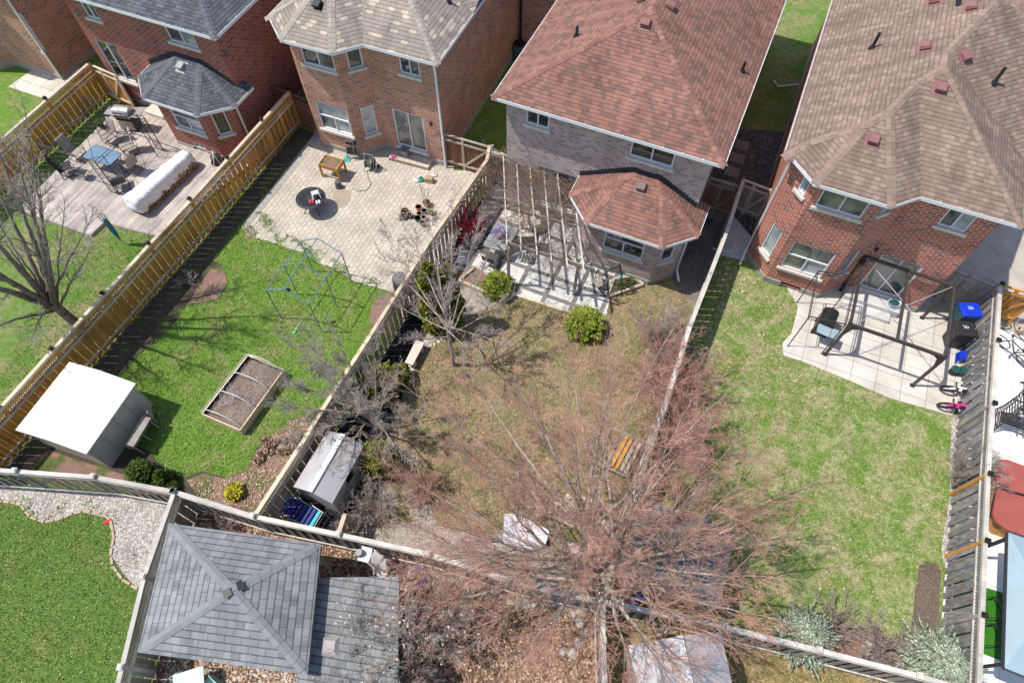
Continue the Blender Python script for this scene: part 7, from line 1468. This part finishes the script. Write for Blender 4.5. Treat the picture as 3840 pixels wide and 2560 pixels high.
# --- things between houses: downspout elbow lying on the side lawn
t = thing('downspout_pipe', 'white downspout extension lying on the grass between two houses', 'pipe', at(2915, 330)); mb = MB(); q = [at(*p, .1) - t.location for p in ((2900, 302), (2918, 325), (2992, 318))]; mb.tube(q, .05, 6); mb.build('pipe', M['white'], t)
t = thing('downspout_pipe', 'white downspout bend resting on the small concrete pad', 'pipe', at(2740, 940)); q = [at(*p, .08) - t.location for p in ((2672, 932), (2738, 945), (2760, 915), (2842, 780))]; mb = MB(); mb.tube(q[:3], .05, 6); mb.build('pipe', M['white'], t)
# ================================================================== grass blades, leaves and chips (uncountable)
def inpoly(x, y, P):
    c = np.zeros(len(x), bool); n = len(P)
    for i in range(n):
        x0, y0 = P[i]; x1, y1 = P[i - 1]
        if y0 == y1: continue
        c ^= ((y0 > y) != (y1 > y)) & (x < (x1 - x0) * (y - y0) / (y1 - y0) + x0)
    return c
def scatter(name, label, P, dens, mat, size, seed, kind='blade', exc=True, clump=None, z=0.0, houses=True):
    r = np.random.RandomState(seed); P = [(float(a), float(b)) for a, b in P]; xs = [p[0] for p in P]; ys = [p[1] for p in P]; x0, x1, y0, y1 = max(min(xs), -19), min(max(xs), 19), max(min(ys), .3), min(max(ys), 30)
    n = int((x1 - x0) * (y1 - y0) * dens); x = r.uniform(x0, x1, n); y = r.uniform(y0, y1, n); k = inpoly(x, y, P)
    if exc:
        for E_ in EXC: k &= ~inpoly(x, y, E_)
    if clump is not None:
        s = clump[1]; f = np.sin(x * s + 1.3 * seed) * np.sin(y * s * 1.1 + seed) + .7 * np.sin(x * s * 2.3 + y * s * 1.7 + seed) + .5 * np.sin(x * s * 4.1 - y * s * 3.3); k &= (f + r.normal(size=n) * .5) > clump[0]
    x, y = x[k], y[k]; n = len(x)
    if n == 0: return
    a = r.rand(n) * 6.283; s = size * (.6 + .8 * r.rand(n)); ca, sa = np.cos(a), np.sin(a)
    if kind == 'blade':
        lean = r.rand(n) * 1.1; b = a + 1.57; w = s * .16; A = np.stack([x - ca * w, y - sa * w, np.full(n, z)], 1); B = np.stack([x + ca * w, y + sa * w, np.full(n, z)], 1); T = np.stack([x + np.cos(b) * s * np.sin(lean), y + np.sin(b) * s * np.sin(lean), z + s * np.cos(lean) * .8 + .005], 1)
        V = np.stack([A, B, T], 1).reshape(-1, 3); F = (np.arange(n) * 3)[:, None] + np.array([[0, 1, 2]])
    else:
        h = z + .006 + r.rand(n) * .03; t1, t2 = r.normal(size=n) * .35, r.normal(size=n) * .35; L, W = s * .5, s * .28
        c = np.stack([x, y, h], 1); u = np.stack([ca * L, sa * L, t1 * L], 1); v = np.stack([-sa * W, ca * W, t2 * W], 1); V = np.stack([c - u, c + v, c + u, c - v], 1).reshape(-1, 3); V[:, 2] = np.maximum(V[:, 2], z + .002); F = (np.arange(n) * 4)[:, None] + np.array([[0, 1, 2, 3]])
    o = np_mesh(name, mat, V, F); o['kind'] = 'stuff'
    print('SCATTER', name, n); return o
def blademat(name, stops, patch=None, s=.6, thr=(.5, .6)):
    b = NB(name); gi = b.n('ShaderNodeNewGeometry'); col = b.ramp(gi.outputs['Random Per Island'], stops)
    if patch: mid = b.noise(s, 4, .6); dry = b.ramp(gi.outputs['Random Per Island'], patch); col = b.mix(b.ramp(mid, [(thr[0], 0.0), (thr[1], 1.0)]), col, dry)
    return b.fin(col, .8, .15)
dryp = [(0, (.16, .12, .05)), (.5, (.36, .30, .14)), (1, (.58, .50, .30))]
bmB = blademat('blades_vivid', [(0, (.06, .13, .016)), (.5, (.175, .315, .042)), (.8, (.31, .45, .10)), (1, (.56, .54, .28))], dryp, 1.1, (.52, .62))
bmA = blademat('blades_patchy', [(0, (.055, .12, .015)), (.5, (.18, .285, .045)), (.85, (.33, .43, .11)), (1, (.52, .50, .25))], dryp, .7, (.5, .6))
bmC = blademat('blades_straw', [(0, (.06, .10, .02)), (.35, (.17, .20, .06)), (.6, (.40, .33, .18)), (1, (.62, .52, .36))], dryp, .9, (.42, .55))
bmD = blademat('blades_mixed', [(0, (.075, .14, .025)), (.5, (.18, .30, .05)), (.8, (.33, .43, .12)), (1, (.58, .53, .32))], dryp, .8, (.49, .60))
bmE = blademat('blades_dense', [(0, (.055, .115, .018)), (.5, (.165, .27, .05)), (.85, (.30, .40, .11)), (1, (.56, .54, .3))], dryp, .8, (.58, .68))
bmG = blademat('blades_dry', [(0, (.10, .10, .03)), (.5, (.28, .24, .10)), (1, (.55, .44, .24))])
scatter('grass_blades', '', LAWN['B'], 500, bmB, .07, 1); scatter('grass_blades', '', LAWN['A'], 420, bmA, .07, 2); scatter('grass_blades', '', LAWN['C'], 500, bmC, .07, 3); scatter('grass_blades', '', LAWN['D'], 500, bmD, .07, 4); scatter('grass_blades', '', LAWN['E'], 700, bmE, .07, 5); scatter('grass_blades', '', LAWN['G'], 450, bmG, .08, 6)
lm = blademat('fallen_leaves', [(0, (.20, .12, .07)), (.5, (.40, .28, .18)), (1, (.66, .54, .42))])
cm = blademat('chips', [(0, (.10, .055, .035)), (.35, (.24, .14, .09)), (.7, (.40, .26, .17)), (1, (.66, .50, .38))])
scatter('fallen_leaves', '', LAWN['D'], 30, lm, .075, 11, 'leaf', clump=(.9, .5)); 
def pxpoly(pts): return [tuple(G(*p)[:2]) for p in pts]
scatter('fallen_leaves', '', pxpoly([(2700, 1000), (2960, 1150), (2930, 1330), (3200, 1450), (3300, 1560), (2900, 1500), (2700, 1350), (2640, 1200)]), 110, lm, .075, 12, 'leaf', clump=(.1, 1.2))
scatter('fallen_leaves', '', LAWN['C'], 26, lm, .06, 13, 'leaf'); scatter('twig_litter', '', LAWN['C'], 150, blademat('litter', [(0, (.22, .10, .07)), (1, (.48, .28, .20))]), .10, 23, 'blade', clump=(.25, .8)); scatter('wood_chips', '', LAWN['F'], 420, cm, .10, 14, 'leaf', exc=False); scatter('fallen_leaves', '', LAWN['G'], 20, lm, .07, 15, 'leaf'); scatter('fallen_leaves', '', LAWN['E'], 8, lm, .06, 16, 'leaf')
scatter('fallen_leaves', '', pxpoly([(1250, 1500), (1180, 1540), (1090, 1575), (1035, 1620), (960, 1690), (935, 1760), (850, 1795), (700, 1800), (760, 1880), (920, 1980), (1010, 1975), (1140, 1750), (1270, 1560)]), 220, lm, .07, 17, 'leaf', exc=False, z=.01)
scatter('weeds', '', pxpoly([(905, 850), (930, 885), (1060, 925), (1200, 990), (1330, 1055), (1475, 1095), (1500, 1080), (1340, 1020), (1200, 940), (1060, 870), (1000, 800), (950, 792)]), 1100, bmB, .09, 18, 'blade', exc=False, clump=(.35, 3.0), z=.016)
scatter('weeds', '', pxpoly([(100, 1720), (420, 1765), (640, 1800), (900, 1900), (950, 1930), (600, 1850), (60, 1800)]), 60, bmB, .07, 19, 'blade', exc=False, clump=(.5, 2.0), z=.01)
scatter('weeds', '', pxpoly([(60, 1900), (170, 1955), (310, 1920), (400, 1930), (420, 1990), (420, 2080), (470, 2160), (520, 2100), (470, 1990), (420, 1890), (300, 1860), (80, 1860)]), 420, bmE, .09, 20, 'blade', exc=False, clump=(.6, 2.6), z=.01)
